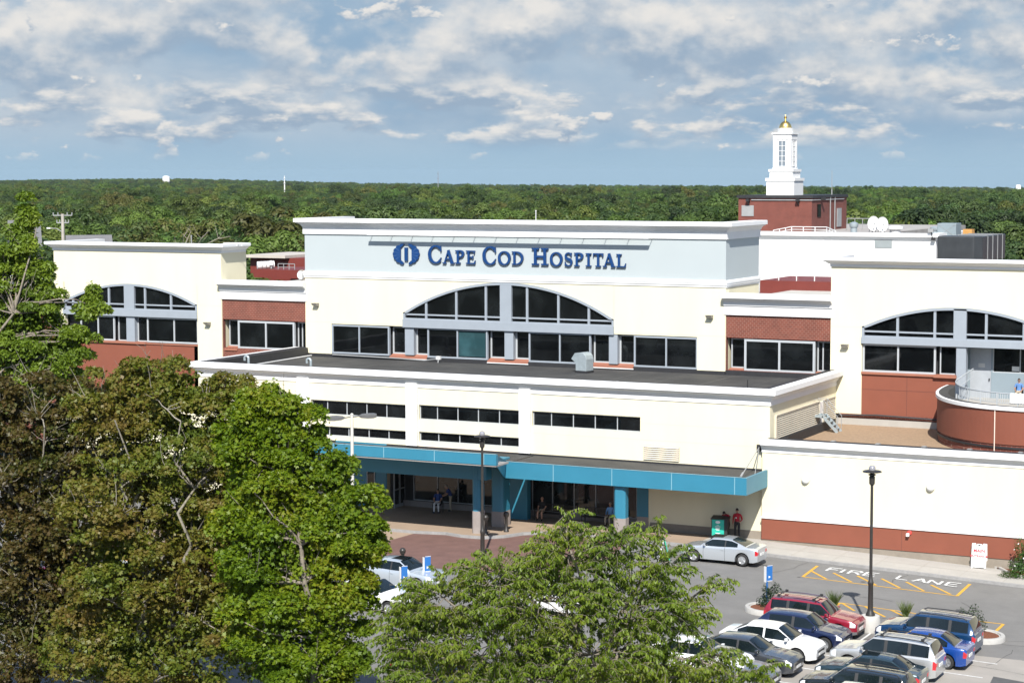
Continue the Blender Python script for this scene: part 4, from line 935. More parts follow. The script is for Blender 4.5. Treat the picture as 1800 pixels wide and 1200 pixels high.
# left of the sign wall: red plant room, ducts
t = thing('plant_room', 'low brick red metal plant room on the roof left of the sign wall', 'plant room', (px(470, 465, 138), 138, 12.6))
a = onY(440, 450, 138); b = onY(506, 480, 138); MB().box(a.x, b.x+2.5, 138, 144, 11.5, a.z-.1).build('wall', REDM, t); MB().box(a.x-.3, b.x+.2, 137.3, 144.3, a.z-.1, a.z+.12).build('roof', mat('pale_roof_sheet', (.42, .38, .33), .7, var=.1), t)
a = onY(446, 473, 132); b = onY(524, 485, 132); MB().box(a.x, b.x+1, 132, 137, b.z-.2, a.z).build('curb', REDM, t)
MB().box(px(500, 458, 146), px(540, 458, 146), 146, 152, 12, onY(515, 455, 146).z).build('rear_wall', WHITEP, t)
a = onY(446, 461, 133); t = thing('duct_drum', 'white drum shaped exhaust fan lying on the red roof curb', 'fan', onY(452, 466.5, 132.6)); r_ = .30
MB().tube([(0, 0, 0), (1.0, .9, .05)], r_, 16).build('drum', WHITEP, t, local=True, smooth=True)
mb = MB()
for k in (.25, .5, .75): mb.tube([(k-.02, .9*k-.02, .05*k), (k+.02, .9*k+.02, .05*k)], r_+.03, 16)
mb.build('band', GREYM, t, local=True)
t = thing('roof_vent', 'white capped roof vent between the drum fan and the grey railing', 'vent', onY(477, 472, 133)); MB().lathe([(.07, 0), (.07, .3)], n=10).build('flue', GREYM, t, local=True); MB().lathe([(.16, .26), (.17, .5), (.12, .6), (.03, .63)], n=12).build('cap', WHITEP, t, local=True, smooth=True)
a = onY(489, 474, 132.4); b = onY(518, 475, 132.4); railing('roof_railing', 'grey guard rail beside the drum fan left of the sign wall', [(a.x, 132.4, a.z-.05), (b.x, 132.4, a.z-.05)], .52, 3, GREYM, .03)
p = onY(528.5, 483.5, 127); t = thing('round_duct', 'large round grey duct opening beside the left edge of the sign wall', 'duct', p)
MB().tube([(0, 0, 0), (.25, 1.6, 0)], .36, 20).build('duct', GREYM, t, local=True, smooth=True); MB().tube([(0, -.02, 0), (0, .03, 0)], .30, 20).build('cover', WHITEP, t, local=True); MB().tube([(.02, .06, 0), (.03, .12, 0)], .40, 20).build('flange', mat('rust_flange', (.30, .24, .18), .7, var=.2), t, local=True)
t = thing('roof_pole', 'thin white pole standing behind the centre roof cornice', 'pole', onY(942, 392, 128)); MB().tube([(0, 0, -1), (0, 0, .82)], .03, 6).lathe([(.05, .82), (.05, .9)], n=6).build('mast', WHITEP, t, local=True)
t = thing('roof_pole', 'short thick grey pole behind the left block cornice', 'pole', onY(336.5, 430, 126)); MB().tube([(0, 0, -1), (0, 0, .65)], .05, 6).lathe([(.07, .65), (.05, .72)], n=6).build('mast', GREYM, t, local=True)
railing('roof_hatch_rail', 'low white rail hoops on the right corner of the left block roof', [onY(393, 430, 121.5)-Vector((0, 0, .1)), onY(425, 430, 121.5)-Vector((0, 0, .1))], .22, 4, WHITEP, .03, False)

# ---- on the entrance wing roof
p = onZ(1019, 655, ZB); t = thing('roof_exhaust', 'large grey gooseneck exhaust hood on the black entrance roof', 'exhaust hood', (p.x+.2, p.y+.3, ZB)); t.rotation_euler = (0, 0, R(-12))
MB().box(-.45, .45, -.42, .42, 0, .13).build('curb', FLASH, t, local=True)
gp_ = [(-.42, .13), (.42, .13), (.44, .9), (.36, 1.14), (.2, 1.28), (-.02, 1.33), (-.5, 1.26), (-.78, .88), (-.42, .62)]
MB().prism(gp_, -.4, .4, axis='y').build('hood', GALV, t, local=True, bevel=.02); MB().q([(-.53, -.34, 1.20), (-.53, .34, 1.20), (-.775, .34, .90), (-.775, -.34, .90)]).build('opening', FLASH, t, local=True)
for v, y0, lab in ((437, 647, 'galvanised gooseneck vent pipe near the left end of the black roof'), (546.5, 652, 'galvanised gooseneck vent pipe near the centre block corner')):
    p = onZ(v, y0, ZB); t = thing('vent_pipe', lab, 'vent pipe', p, group='gooseneck vent pipes on the entrance roof'); mb = MB()
    mb.tube([(0, 0, 0), (0, 0, .62)]+[(-.15+.15*math.cos(R(a)), 0, .66+.15*math.sin(R(a))) for a in range(0, 181, 30)]+[(-.3, 0, .5)], .085, 10); mb.build('pipe', GALV, t, local=True, smooth=True)
    MB().lathe([(.1, .30), (.1, .33)], n=10).lathe([(.16, 0), (.12, .08)], n=10).build('collar', GREYM, t, local=True)
t = thing('conduit_pipe', 'pale conduit pipe lying along the foot of the centre windows', 'pipe', (px(690, 627, YC-.3), YC-.3, ZB))
a, b, c, d = px(582, 620, YC-.3), px(700, 627, YC-.3), px(745, 629, YC-.5), px(770, 630, YC-.7)
MB().tube([(a, YC-.12, 8.36), (b, YC-.16, 8.3), (c, YC-.35, 8.26), (d, YC-.65, 8.45)], .045, 6).tube([(d, YC-.65, 8.5), (d+.05, YC-.8, 8.18)], .04, 6).build('pipe', GREYM, t)
MB().box(d-.14, d+.14, YC-.75, YC-.5, 8.4, 8.62).build('junction_box', WHITEP, t)
for v, y0 in ((1085, 672), (1305, 684), (828, 661)):
    p = onZ(v, y0, ZB); t = thing('roof_drain', 'small pale drain cap on the black entrance roof', 'drain cap', p, group='drain caps on the entrance roof'); MB().lathe([(.14, 0), (.13, .07), (.05, .10)], n=10).build('cap', GREYM, t, local=True)
p = onZ(1314, 682, ZB); t = thing('roof_standpipe', 'thin dark standpipe on the right part of the entrance roof', 'pipe', p); MB().tube([(0, 0, 0), (0, 0, .5)], .035, 6).lathe([(.09, 0), (.05, .05)], n=8).build('pipe', FLASH, t, local=True)
# roof steps against the side wall
p = onZ(1462, 760, 5.45); t = thing('roof_steps', 'galvanised steel roof steps with thin handrails below the side louvers', 'steps', (p.x, p.y, 5.45))
A0 = onX(1447, 741, fx1+.6); mb = MB(); yb = p.y-.2; zp = 6.35
for s_ in (0, .75):
    mb.bar((-1.35, s_, .95), (-.55, s_, .95), .05, .16); mb.bar((-.58, s_, .97), (.35, s_, 0), .05, .16)
mb.box(-1.35, -.55, .03, .72, .93, .97)
for k in range(4): f_ = (k+.6)/4.6; mb.box(-.55+.9*f_-.12, -.55+.9*f_+.12, .03, .72, .95-.95*f_-.02, .95-.95*f_+.02)
mb.bar((-1.3, 0, 0), (-1.3, 0, .9), .06).bar((-1.3, .75, 0), (-1.3, .75, .9), .06); mb.build('stair', GALV, t, local=True)
mb = MB()
for s_ in (0, .75): mb.tube([(.35, s_, 0), (.37, s_, .95), (-.55, s_, 1.95), (-1.3, s_, 1.95)], .022, 5).tube([(-.55, s_, .95), (-.55, s_, 1.95)], .022, 5)
mb.build('handrail', GREYM, t, local=True)
# stay rods of the canopy
t = thing('canopy_stay', 'steel stay rod and turnbuckle holding the right end of the teal canopy', 'stay rod', (-38.1, YF, 5.2)); a = onY(1333, 789, YF-.12); b = onY(1305, 836, 104.35)
MB().tube([(-38.25, YF-.1, 5.45), (-38.1, 104.35, 4.25)], .03, 6).tube([(-38.25, YF-.1, 5.45), (-38.05, 106.5, 4.1)], .02, 6).tube([(-37.95, YF-.02, 5.3), (-37.95, YF-.02, .3)], .035, 6).build('rod', GREYM, t)
MB().box(-38.4, -38.04, YF-.12, YF, 5.25, 5.6).build('anchor_plate', FLASH, t); MB().tube([(-38.13, 104.75, 4.4), (-38.1, 104.3, 4.24)], .06, 6).build('turnbuckle', GREYM, t)

# ---- wall lights
def sconce(v, y0, Yv, lab):
    p = onY(v, y0, Yv); t = thing('wall_light', lab, 'wall light', p, group='box wall lights on the upper walls'); SM = sconce.m
    MB().prism([(-.46, .09), (0, .09), (0, -.09), (-.1, -.16), (-.40, -.02)], -.19, .19, axis='x').build('housing', SM, t, local=True)
    MB().q([(-.17, -.39, -.03), (.17, -.39, -.03), (.17, -.11, -.157), (-.17, -.11, -.157)]).build('lens', mat('lens', (.4, .4, .38), .3), t, local=True)
sconce.m = mat('bronze_grey', (.20, .185, .165), .5, var=.1)
for v, y0, l in ((557, 534.5, 'left of the big arched window on the centre block'), (1249, 556, 'right of the big arched window on the centre block'), (1486.5, 607, 'left of the balcony windows on the right block'), (367, 568, 'right of the arched window on the left block')):
    sconce(v, y0, YC, 'bronze grey box wall light '+l)
for v, y0, l in ((1416.5, 843, 'nearer the teal canopy'), (1636, 856, 'behind and right of the tall lamp post')):
    p = onY(v, y0, YR); t = thing('globe_light', 'round white globe light '+l, 'wall light', p, group='globe lights on the right lower wall')
    MB().lathe([(.24, -.04), (.24, .04)], n=20).build('back_plate', GREYM, t, local=True).rotation_euler = (R(90), 0, 0)
    g = MB(); g.lathe([(.235*math.cos(R(a)), .235*math.sin(R(a))) for a in range(0, 89, 8)], n=20); o = g.build('globe', WHITEP, t, local=True, smooth=True); o.rotation_euler = (R(90), 0, 0); o.location = (0, -.03, 0)
p = onY(1597, 937, YR-.09); t = thing('fire_alarm_horn', 'red and white fire alarm bell on the brick red base wall', 'fire alarm', p); 
o = MB().lathe([(.13, 0), (.13, .06), (.10, .09)], n=14).build('bell', mat('alarm_red', (.55, .06, .05), .4), t, local=True, smooth=True); o.rotation_euler = (R(90), 0, 0); o.location = (.06, 0, .05)
MB().box(-.08, .08, -.26, 0, -.14, .03).build('strobe', WHITEP, t, local=True, bevel=.02)

# ================================================================== STREET FURNITURE
LMP = mat('dark_bronze_paint', (.028, .025, .022), .4, var=.2)
CLEAR = mat('frosted_lamp_glass', (.23, .23, .25), .1, var=.1)
def lamp_post(loc, h, label, drum=True):
    t = thing('lamp_post', label, 'lamp post', loc, group='black globe lamp posts by the hospital entrance'); z0 = 0
    if drum:
        MB().lathe([(.46, 0), (.48, .05), (.47, .5), (.44, .72), (.43, .76)], n=28).build('concrete_drum', mat('drum_concrete', (.42, .41, .385), .9, var=.06, vscale=3, bump=.2), t, local=True, smooth=True); z0 = .76
    MB().lathe([(.23, z0), (.22, z0+.07), (.15, z0+.2), (.125, z0+.35), (.115, z0+1.45), (.135, z0+1.5), (.135, z0+1.6), (.1, z0+1.66), (.075, z0+2.0), (.065, h-.95), (.085, h-.94), (.085, h-.9)], n=14).build('pole', LMP, t, local=True, smooth=True)
    MB().lathe([(.08, h-.92), (.13, h-.88), (.14, h-.55), (.10, h-.5), (.18, h-.46), (.18, h-.42), (.06, h-.38), (.06, h-.30)], n=14).lathe([(.06, h-.31), (.44, h-.32), (.45, h-.29), (.40, h-.26), (.14, h-.22)], n=22).build('lantern', LMP, t, local=True, smooth=True)
    MB().lathe([(.15, h-.25), (.165, h-.15), (.14, h-.06), (.08, h-.01), (.01, h)], n=16).build('globe', CLEAR, t, local=True, smooth=True)
    return t
L1 = G(1529.5, 1109); LH = onY(1530, 817, L1.y).z-L1.z
lamp_post(L1, LH, 'black lamp post on a white concrete drum between the red wagon and the blue crossover')
lo_, hi_ = 80., 110.
for _ in range(40):
    md = (lo_+hi_)/2; p = onY(848.5, 757, md)
    if p.z-0. < LH-.76: hi_ = md
    else: lo_ = md
p = onY(847.5, 757, lo_); lamp_post((p.x, p.y, 0), p.z, 'black lamp post rising in front of the teal canopy, foot hidden by the cherry tree', False)
p = atdepth(618.5, 728, 99); t = thing('parking_light', 'grey parking lot light with two flat dark heads above the bright green maple', 'parking light', (p.x, p.y, 0)); h = p.z
MB().tube([(0, 0, 0), (0, 0, h)], [.11, .075], 10).lathe([(.09, h), (.03, h+.06)], n=10).build('pole', mat('pale_grey_pole', (.50, .48, .44), .5), t, local=True)
HD = mat('dark_grey_lamp_head', (.10, .10, .10), .45, var=.15)
for d0, d1, dz in (((-.05, 0), (-.98, -.35), -.25), ((.05, 0), (.95, .45), .18)):
    a = Vector((d0[0], d0[1], h-.12)); b = Vector((d1[0], d1[1], h+dz*.6)); dr = Vector((d1[0], d1[1], 0)).normalized(); c = a+dr*.32+Vector((0, 0, dz*.25))
    MB().tube([a, c], .035, 6).build('arm', HD, t, local=True)
    s_ = Vector((-dr.y, dr.x, 0)); zu = Vector((0, 0, 1)); mb = MB(); st_ = []
    for f_, wd, hh in ((0, .10, .05), (.12, .17, .12), (.45, .22, .16), (.72, .22, .15), (.85, .2, .10)):
        q = c+dr*f_+zu*(dz*.15*f_); i = len(mb.v); st_.append(i)
        for u, v in ((-1, -.5), (1, -.5), (1, .25), (.55, .5), (-.55, .5), (-1, .25)): mb.v.append(tuple(q+s_*u*wd+zu*v*hh*1.5))
    for i, j in zip(st_, st_[1:]):
        for k in range(6): mb.f.append((i+k, i+(k+1) % 6, j+(k+1) % 6, j+k)); mb.m.append(0)
    mb.f += [tuple(range(st_[0], st_[0]+6)), tuple(range(st_[-1], st_[-1]+6))]; mb.m += [0, 0]
    mb.build('lamp_head', HD, t, local=True)
def bollard(p, h, lab):
    t = thing('bollard', lab, 'bollard', p, group='black ball topped bollards by the brick apron')
    MB().lathe([(.16, 0), (.15, .1), (.09, .18), (.085, h-.38), (.1, h-.36), (.1, h-.32), (.15, h-.3), (.15, h-.26), (.08, h-.24)], n=14).build('post', LMP, t, local=True, smooth=True)
    MB().lathe([(.17*math.cos(R(a)), h-.17+.17*math.sin(R(a))) for a in range(-80, 90, 10)], n=16).build('ball', LMP, t, local=True, smooth=True)
bollard(onZ(890, 934, .15), 1.2, 'black ball topped bollard on the plaza kerb, right of the thick canopy column'); bollard(onZ(854, 940, .15), 1.2, 'black ball topped bollard right behind the front lamp post')
q = onZ(708, 1000, 0); bollard((q.x, q.y, 0), onY(708, 962, q.y).z, 'black ball topped bollard sticking up behind the silver car with the sunroof')
BLUE = mat('sign_plate_blue', (.02, .12, .36), .4); BLUEP = mat('blue_post', (.02, .10, .28), .45)
def bay_sign(loc, top, lab, hgt=.78):
    t = thing('parking_sign', lab, 'sign', loc, group='blue parking signs'); h = top-loc[2]
    MB().tube([(0, 0, 0), (0, 0, h-.1)], .055, 8).build('post', BLUEP, t, local=True)
    c, s = math.cos(R(52)), math.sin(R(52)); o = []
    m1 = MB().bar((.02, -.06, h-hgt/2), (.02+.30*c, -.06+.30*s, h-hgt/2), .025, hgt); 
    pl = m1.build('plate', BLUE, t, local=True)
    k = MB(); nx, ny = s, -c
    for i, (w_, z_) in enumerate(((.18, .1), (.18, .17), (.15, .24), (.16, .31))):
        for sl in (-1,):
            x0, y0 = .02+.06*c+nx*.016, -.06+.08*s+ny*.016
            k.q([(x0, y0, h-z_), (x0+w_*c, y0+w_*s, h-z_), (x0+w_*c, y0+w_*s, h-z_-.035), (x0, y0, h-z_-.035)])
    x0, y0 = .02+.08*c+nx*.016, -.06+.08*s+ny*.016
    k.q([(x0, y0, h-.50), (x0+.12*c, y0+.12*s, h-.57), (x0, y0, h-.64)]); k.build('printing', WHITEP, pl, local=True)
    k = MB(); 
    for zz in (h-.012, h-hgt+.012): k.bar((.02+nx*.002, -.06+ny*.002, zz), (.02+.30*c+nx*.002, -.06+.30*s+ny*.002, zz), .032, .022)
    k.build('border', WHITEP, pl, local=True)
    MB().bar((-.03, -.06, h-hgt/2-.06), (-.17, .04, h-hgt/2-.06), .025, hgt).build('rear_plate', WHITEP, t, local=True)
q = G(1348, 1062); bay_sign(q, onY(1347, 993, q.y).z, 'blue parking sign on a blue post beside the shrub, left of the red wagon')
q = G(707, 1062); bay_sign(q, onY(707, 994, q.y).z, 'blue parking sign above the white car hood by the maple')
q = G(748, 1035); bay_sign(q, onY(748, 977, q.y).z, 'blue parking sign in front of the silver sunroof car windscreen')
def text(s, size, loc, rot, m_, parent, name='lettering', ext=.002, align='CENTER'):
    c = bpy.data.curves.new(name, 'FONT'); c.body = s; c.size = size; c.align_x = align; c.extrude = ext; c.offset = size*.028
    o = bpy.data.objects.new(name, c); COL.objects.link(o)
    dg = bpy.context.evaluated_depsgraph_get(); me = bpy.data.meshes.new_from_object(o.evaluated_get(dg)); bpy.data.objects.remove(o); bpy.data.curves.remove(c)
    me.materials.clear(); me.materials.append(m_)
    o = bpy.data.objects.new(name, me); COL.objects.link(o); o.parent = parent; o.location = loc; o.rotation_euler = rot; return o
REDT = mat('sign_red', (.45, .02, .035), .6)
q = G(1722, 996.5, .15); t = thing('sandwich_board', 'white plastic sandwich board reading MAIN ENTRANCE on the pavement by the brick red wall', 'sandwich board', (q.x, q.y-.1, q.z)); t.rotation_euler = (0, 0, R(4))
def board(y0, y1, nm):
    mb = MB(); hh = 1.32; ow = .40
    f = lambda x_, z_, e: (x_, y0+(y1-y0)*z_/hh+e, z_)
    pol = [(-ow, .04), (-ow+.06, 0), (-ow+.1, .06), (ow-.1, .06), (ow-.06, 0), (ow, .04), (ow, hh-.02), (ow-.04, hh), (ow-.2, hh), (ow-.22, hh-.1), (.14, hh-.1), (.13, hh-.03), (-.13, hh-.03), (-.14, hh-.1), (-ow+.22, hh-.1), (-ow+.2, hh), (-ow+.04, hh), (-ow, hh-.02)]
    i = len(mb.v); n = len(pol)
    for e in (0, .035): mb.v += [f(a_, b_, e) for a_, b_ in pol]
    mb.f += [tuple(range(n))[::-1], tuple(range(n, 2*n))]; mb.m += [0, 0]
    for k in range(n): mb.f.append((k, (k+1) % n, n+(k+1) % n, n+k)); mb.m.append(0)
    return mb.build(nm, WHITEP, t, local=True)
fp = board(-.30, 0, 'front_panel'); board(.30, .03, 'rear_panel')
tl = math.atan2(.30, 1.32); RXA = R(90)-tl
text('MAIN', .25, (0, -.30+.30*.86/1.32-.012, .86), (RXA, 0, 0), REDT, fp); text('ENTRANCE', .175, (0, -.30+.30*.60/1.32-.012, .60), (RXA, 0, 0), REDT, fp)
MB().box(-.26, .24, -.30+.30*.38/1.32-.012, -.30+.30*.38/1.32-.004, .365, .385).build('red_strip', mat('sign_pink', (.7, .25, .27), .6), fp, local=True)
MB().box(-.06, .06, -.035, -.02, 1.2, 1.26).build('grip_hole', BLACKM, fp, local=True)
q = G(1166, 985); t = thing('folding_sign', 'green and white folding sign half hidden by cherry branches', 'sign', (q.x, q.y, 0)); t.rotation_euler = (0, 0, R(30))
MB().prism([(-.35, 0), (-.3, 0), (.02, 1.3), (-.03, 1.3)], -.3, .3, axis='y').build('panel', WHITEP, t, local=True); MB().prism([(.35, 0), (.3, 0), (-.02, 1.3), (.03, 1.3)], -.3, .3, axis='y').build('panel', mat('sign_green', (.02, .36, .22), .5), t, local=True)
# valet podium
q = onZ(1258, 949, .15); t = thing('valet_podium', 'black podium with a teal printed front panel in the canopy shade', 'podium', (q.x+.1, q.y+.3, .15)); t.rotation_euler = (0, 0, R(8))
MB().box(-.40, .52, -.28, .35, 0, 1.2).box(-.45, .57, -.33, .4, 0, .06).build('cabinet', BLACKM, t, local=True); MB().prism([(-.33, 1.2), (.4, 1.2), (.4, 1.34), (-.33, 1.25)], -.44, .56, axis='x').build('desk_top', BLACKM, t, local=True)
tp = MB().box(-.36, .34, -.30, -.282, .28, 1.19).build('front_panel', mat('valet_teal', (.015, .36, .27), .5), t, local=True)
mb = MB(); 
for z_, w_ in ((.86, .10), (.80, .24), (.73, .20), (.69, .18), (.65, .20), (.60, .14), (.42, .22), (.38, .12)): mb.box(-.02-w_/2*1.3, -.02+w_/2*1.3, -.304, -.300, z_-.014, z_+.014)
mb.prism([(-.02+.14*math.cos(R(a)), 1.05+.085*math.sin(R(a))) for a in range(0, 360, 24)], -.304, -.300, axis='y'); mb.build('printing', WHITEP, tp, local=True)
# ================================================================== CARS
def paint(name, col, rough=.28, metal=.35, flake=.015):
    return mat(name, col, rough, metal=metal, var=flake, vscale=.8, coat=1.0)
CGLASS = glassmat('car_glass', (.006, .010, .012), .02, .38)
TYRE = mat('tyre_rubber', (.018, .018, .018), .85); RIM = mat('alloy_rim', (.62, .63, .64), .3, metal=.8, var=.05); UNDER = mat('underbody_black', (.012, .012, .012), .9)
TRIM = mat('black_trim', (.022, .022, .023), .5); HEADL = mat('headlight_lens', (.62, .64, .66), .08, var=.15, vscale=9, coat=1); TAILL = mat('taillight_lens', (.42, .012, .02), .15, var=.2, vscale=6, coat=1)
PLATE = mat('licence_plate', (.62, .62, .60), .5, var=.1, vscale=12); CHROME = mat('chrome_trim', (.7, .7, .7), .15, metal=1)
def interp(pts, u):
    if u <= pts[0][0]: return pts[0][1]
    for (a, b), (c, d) in zip(pts, pts[1:]):
        if u <= c:
            t = (u-a)/(c-a) if c > a else 1; t = t*t*(3-2*t)*.45+t*.55; return b+(d-b)*t
    return pts[-1][1]
def car(label, loc, rz, pm, L=4.5, W=1.74, H=1.45, belt=.93, hood=.86, nose=.66, tail=.98, deck=.98, wb=.70, wt=.55, rt=.22, rb=.06, wr=.325, ax=(.18, .805), pillars=(), cp=.13, cat='car', tilt=True, rails=False, bars=False, sunroof=False, low=None, spoke=6, glass2=None, rear_hatch=False, name='parked_car', group='cars parked in front of the hospital', rim=None, handle=True, plate_f=True):
    t = thing(name, label, cat, loc, rz, group)
    if tilt:
        e = Matrix.Rotation(math.atan(GSL), 3, 'Y') @ Matrix.Rotation(rz, 3, 'Z'); t.rotation_euler = e.to_euler()
    hw = W/2; zb0 = .20
    us = sorted({*[i/44 for i in range(45)], *[a+d/L for a in ax for d in (-.42, -.39, -.35, -.3, -.24, -.16, -.08, 0, .08, .16, .24, .3, .35, .39, .42)], wb, wt, rt, rb, cp, *[p for q in pillars for p in q], .945, .965, .985, .015, .03, .05})
    us = [u for i, u in enumerate(us) if i == 0 or u-us[i-1] > .0025 or u in (wb, wt, rt, rb)]
    Dp = [(0, tail-.07), (.02, tail), (max(rb, .06), deck), (rt, belt+.03), (.5, belt), (wb-.02, belt+.0), (wb+.02, hood+.04), (.86, hood-.01), (.95, (hood+nose)/2+.03), (1, nose)]
    def Wd(u):
        e = max(0, (.10-u)/.10); f = max(0, (u-.90)/.10); return hw*(1-.11*e**2.2-.20*f**2.2)*(1-.02*max(0, (u-.6)/.4))
    secs = []
    for u in us:
        x = -L/2+L*u; D = interp(Dp, u); w_ = Wd(u); g = 0; Rz = D+.025
        if rb <= u <= wb:
            if u >= wt: f = (wb-u)/(wb-wt); Rz = D+(H*.985-D)*(f**.92)
            elif u <= rt: f = (u-rb)/(rt-rb) if rt > rb else 1; Rz = D+(H*.975-D)*(f**.85)
            else: m_ = (u-rt)/(wt-rt); Rz = H*(.975+.01*m_)+.025*H*math.sin(math.pi*m_)*.9
            g = min(1, max(0, (Rz-D)/(H-D)))
        e0 = .10*max(0, (u-.93)/.07)+.10*max(0, (.05-u)/.05)
        zb = zb0+e0*.6; ar = 0
        for a in ax:
            dx = abs(x-(-L/2+L*a)); ra = wr+.075
            if dx < ra: ar = max(ar, wr+math.sqrt(ra*ra-dx*dx)-.0)
        zl = max(zb, ar)
        mid = max(.60, zl+.02) if D > .64 else max(zl+.02, D-.08)
        mid = min(mid, D-.14)
        gw = w_*(.93-.185*g)
        s_ = [(w_*.80, zl), (w_*.965, zl+.012), (w_*(.995), max(zl+.02, min(.40, mid-.04)) if ar == 0 else min(zl+.02, mid-.01)), (w_*1.0, mid), (w_*.985, D-.10), (w_*.955, D-.022), (w_*(.93-.012*g), D+.004),
              (gw, max(D+.012, Rz-.075*g)), (gw-.045-.02*(1-g)*w_, max(D+.018, Rz-.018*g)), (gw*.62, Rz+.016), (0, Rz+.024)]
        secs.append((u, x, s_))
    cat_ = {k: MB() for k in ('body', 'windscreen', 'rear_window', 'side_l', 'side_r', 'pillar', 'hl', 'hr', 'tl', 'tr', 'low')}
    def inp(u): return any(a <= u <= b for a, b in pillars)
    for (u0, x0, s0), (u1, x1, s1) in zip(secs, secs[1:]):
        um = (u0+u1)/2
        for j in range(10):
            for sg in (1, -1):
                key = 'body'
                if j in (8, 9) and wt < um < wb-.012: key = 'windscreen'
                elif j in (8, 9) and rb+.008 < um < rt: key = 'rear_window'
                elif j == 6 and cp < um < wb-.035:
                    key = 'pillar' if inp(um) else ('side_l' if sg > 0 else 'side_r')
                elif j in (3, 4) and .93 < um < .988: key = 'hl' if sg > 0 else 'hr'
                elif j == 3 and um < .035: key = 'tl' if sg > 0 else 'tr'
                elif low and j in (0, 1): key = 'low'
                a, b, c, d = (x0, sg*s0[j][0], s0[j][1]), (x1, sg*s1[j][0], s1[j][1]), (x1, sg*s1[j+1][0], s1[j+1][1]), (x0, sg*s0[j+1][0], s0[j+1][1])
                cat_[key].q([a, b, c, d] if sg > 0 else [d, c, b, a])
    for k, rv in ((0, 1), (-1, 0)):
        u, x, s_ = secs[k]; pts = [(x, y, z) for y, z in s_]+[(x, -y, z) for y, z in s_[::-1][1:]]
        cat_['body'].q(pts)
    bo = cat_['body'].build('body', pm, t, local=True, smooth=True)
    gm = glass2 or CGLASS
    cat_['windscreen'].build('windscreen', gm, t, local=True, smooth=True)
    if cat_['rear_window'].f: cat_['rear_window'].build('rear_window', gm, t, local=True, smooth=True)
    for k in ('side_l', 'side_r'): cat_[k].build('side_window', gm, t, local=True, smooth=True)
    if cat_['pillar'].f: cat_['pillar'].build('door_pillar', TRIM if glass2 is None else pm, t, local=True)
    if low: cat_['low'].build('sill_cladding', low, t, local=True, smooth=True)
    for k in ('hl', 'hr'): cat_[k].build('headlight', HEADL, t, local=True, smooth=True)
    for k in ('tl', 'tr'): cat_[k].build('taillight', TAILL, t, local=True, smooth=True)
    xr, xf = -L/2, L/2; wr_, wf_ = Wd(0), Wd(1); zt_ = secs[0][2][5][1]; zn = secs[-1][2][5][1]
    for sg in (1, -1): MB().box(xr-.012, xr+.03, min(sg*wr_*.68, sg*wr_*.98), max(sg*wr_*.68, sg*wr_*.98), zt_-.24, zt_-.09).build('taillight', TAILL, t, local=True, bevel=.01)
    MB().box(xr-.02, xr, -.26, .26, zt_-.33, zt_-.20).build('licence_plate', PLATE, t, local=True)
    MB().box(xf-.01, xf+.012, -.42, .42, zn-.13, zn-.03).build('grille', TRIM, t, local=True, bevel=.008); MB().box(xf-.02, xf+.008, -.55, .55, .27, .36).build('air_intake', TRIM, t, local=True)
    if plate_f: MB().box(xf+.0, xf+.02, -.24, .24, .40, .52).build('licence_plate', PLATE, t, local=True)
    MB().box(-L*.44, L*.44, -hw*.78, hw*.78, .17, .62).build('underbody', UNDER, t, local=True)
    # bumper crease, door seams, handles, mirrors
    def sec_at(u): return min(secs, key=lambda s_: abs(s_[0]-u))
    mb = MB()
    for u in [wb-.03]+[(a+b)/2 for a, b in pillars]+[max(cp-.03, .2)]:
        _, x, s_ = sec_at(u)
        for sg in (1, -1):
            if min(abs(x+L/2-L*a) for a in ax) > .45: mb.tube([(x, sg*(y+.002), z) for y, z in s_[1:7]], .007, 4)
    if mb.f: mb.build('door_seam', UNDER, t, local=True)
    mb = MB()
    for a, b in pillars[:2]:
        _, x, s_ = sec_at((a+b)/2)
        for sg in (1, -1): y = s_[4][0]; mb.box(x+.06, x+.22, min(sg*y, sg*(y+.03)), max(sg*y, sg*(y+.03)), belt-.17, belt-.13)
    mb.build('door_handle', pm, t, local=True)
    for sg in (1, -1):
        _, x, s_ = sec_at(wb-.055); y = s_[6][0]; mo = MB(); q0, q1 = sorted((sg*(y+.03), sg*(y+.22)))
        mo.box(x-.05, x+.07, q0, q1, belt+.02, belt+.16); mo.box(x-.02, x+.02, min(sg*(y-.03), sg*(y+.05)), max(sg*(y-.03), sg*(y+.05)), belt+.01, belt+.06); mo.build('wing_mirror', pm, t, local=True, bevel=.025, smooth=True)
    rim_ = rim or RIM
    for a in ax:
        for sg in (1, -1):
            x = -L/2+L*a; yo = hw-.02; wv = .19
            tm = MB(); prof = [(wr*.62, -wv/2), (wr*.9, -wv/2), (wr, -wv/2+.035), (wr, wv/2-.035), (wr*.9, wv/2), (wr*.66, wv/2)]
            tm.lathe(prof, n=26, caps=False); tm.lathe([(wr*.60, -wv/2+.02), (.01, -wv/2+.02)], n=26, caps=False).lathe([(wr*.63, wv/2-.07), (.01, wv/2-.07)], n=26, caps=False); ty = tm.build('wheel', TYRE, t, local=True, smooth=True); ty.rotation_euler = (R(-90)*sg, 0, 0); ty.location = (x, sg*(yo-wv/2), wr)
            rm = MB(); rm.lathe([(wr*.64, wv/2-.055), (wr*.68, wv/2-.01), (wr*.60, wv/2-.012), (wr*.58, wv/2-.05)], n=26); rm.lathe([(wr*.17, wv/2-.05), (wr*.17, wv/2-.015), (wr*.1, wv/2-.008)], n=12)
            for k in range(spoke):
                an_ = 2*math.pi*k/spoke; c_, s_ = math.cos(an_), math.sin(an_); rm.bar((wr*.12*c_, wr*.12*s_, wv/2-.03), (wr*.62*c_, wr*.62*s_, wv/2-.022), wr*.8/spoke+.02, .025)
            rm.build('rim', rim_, ty, local=True)
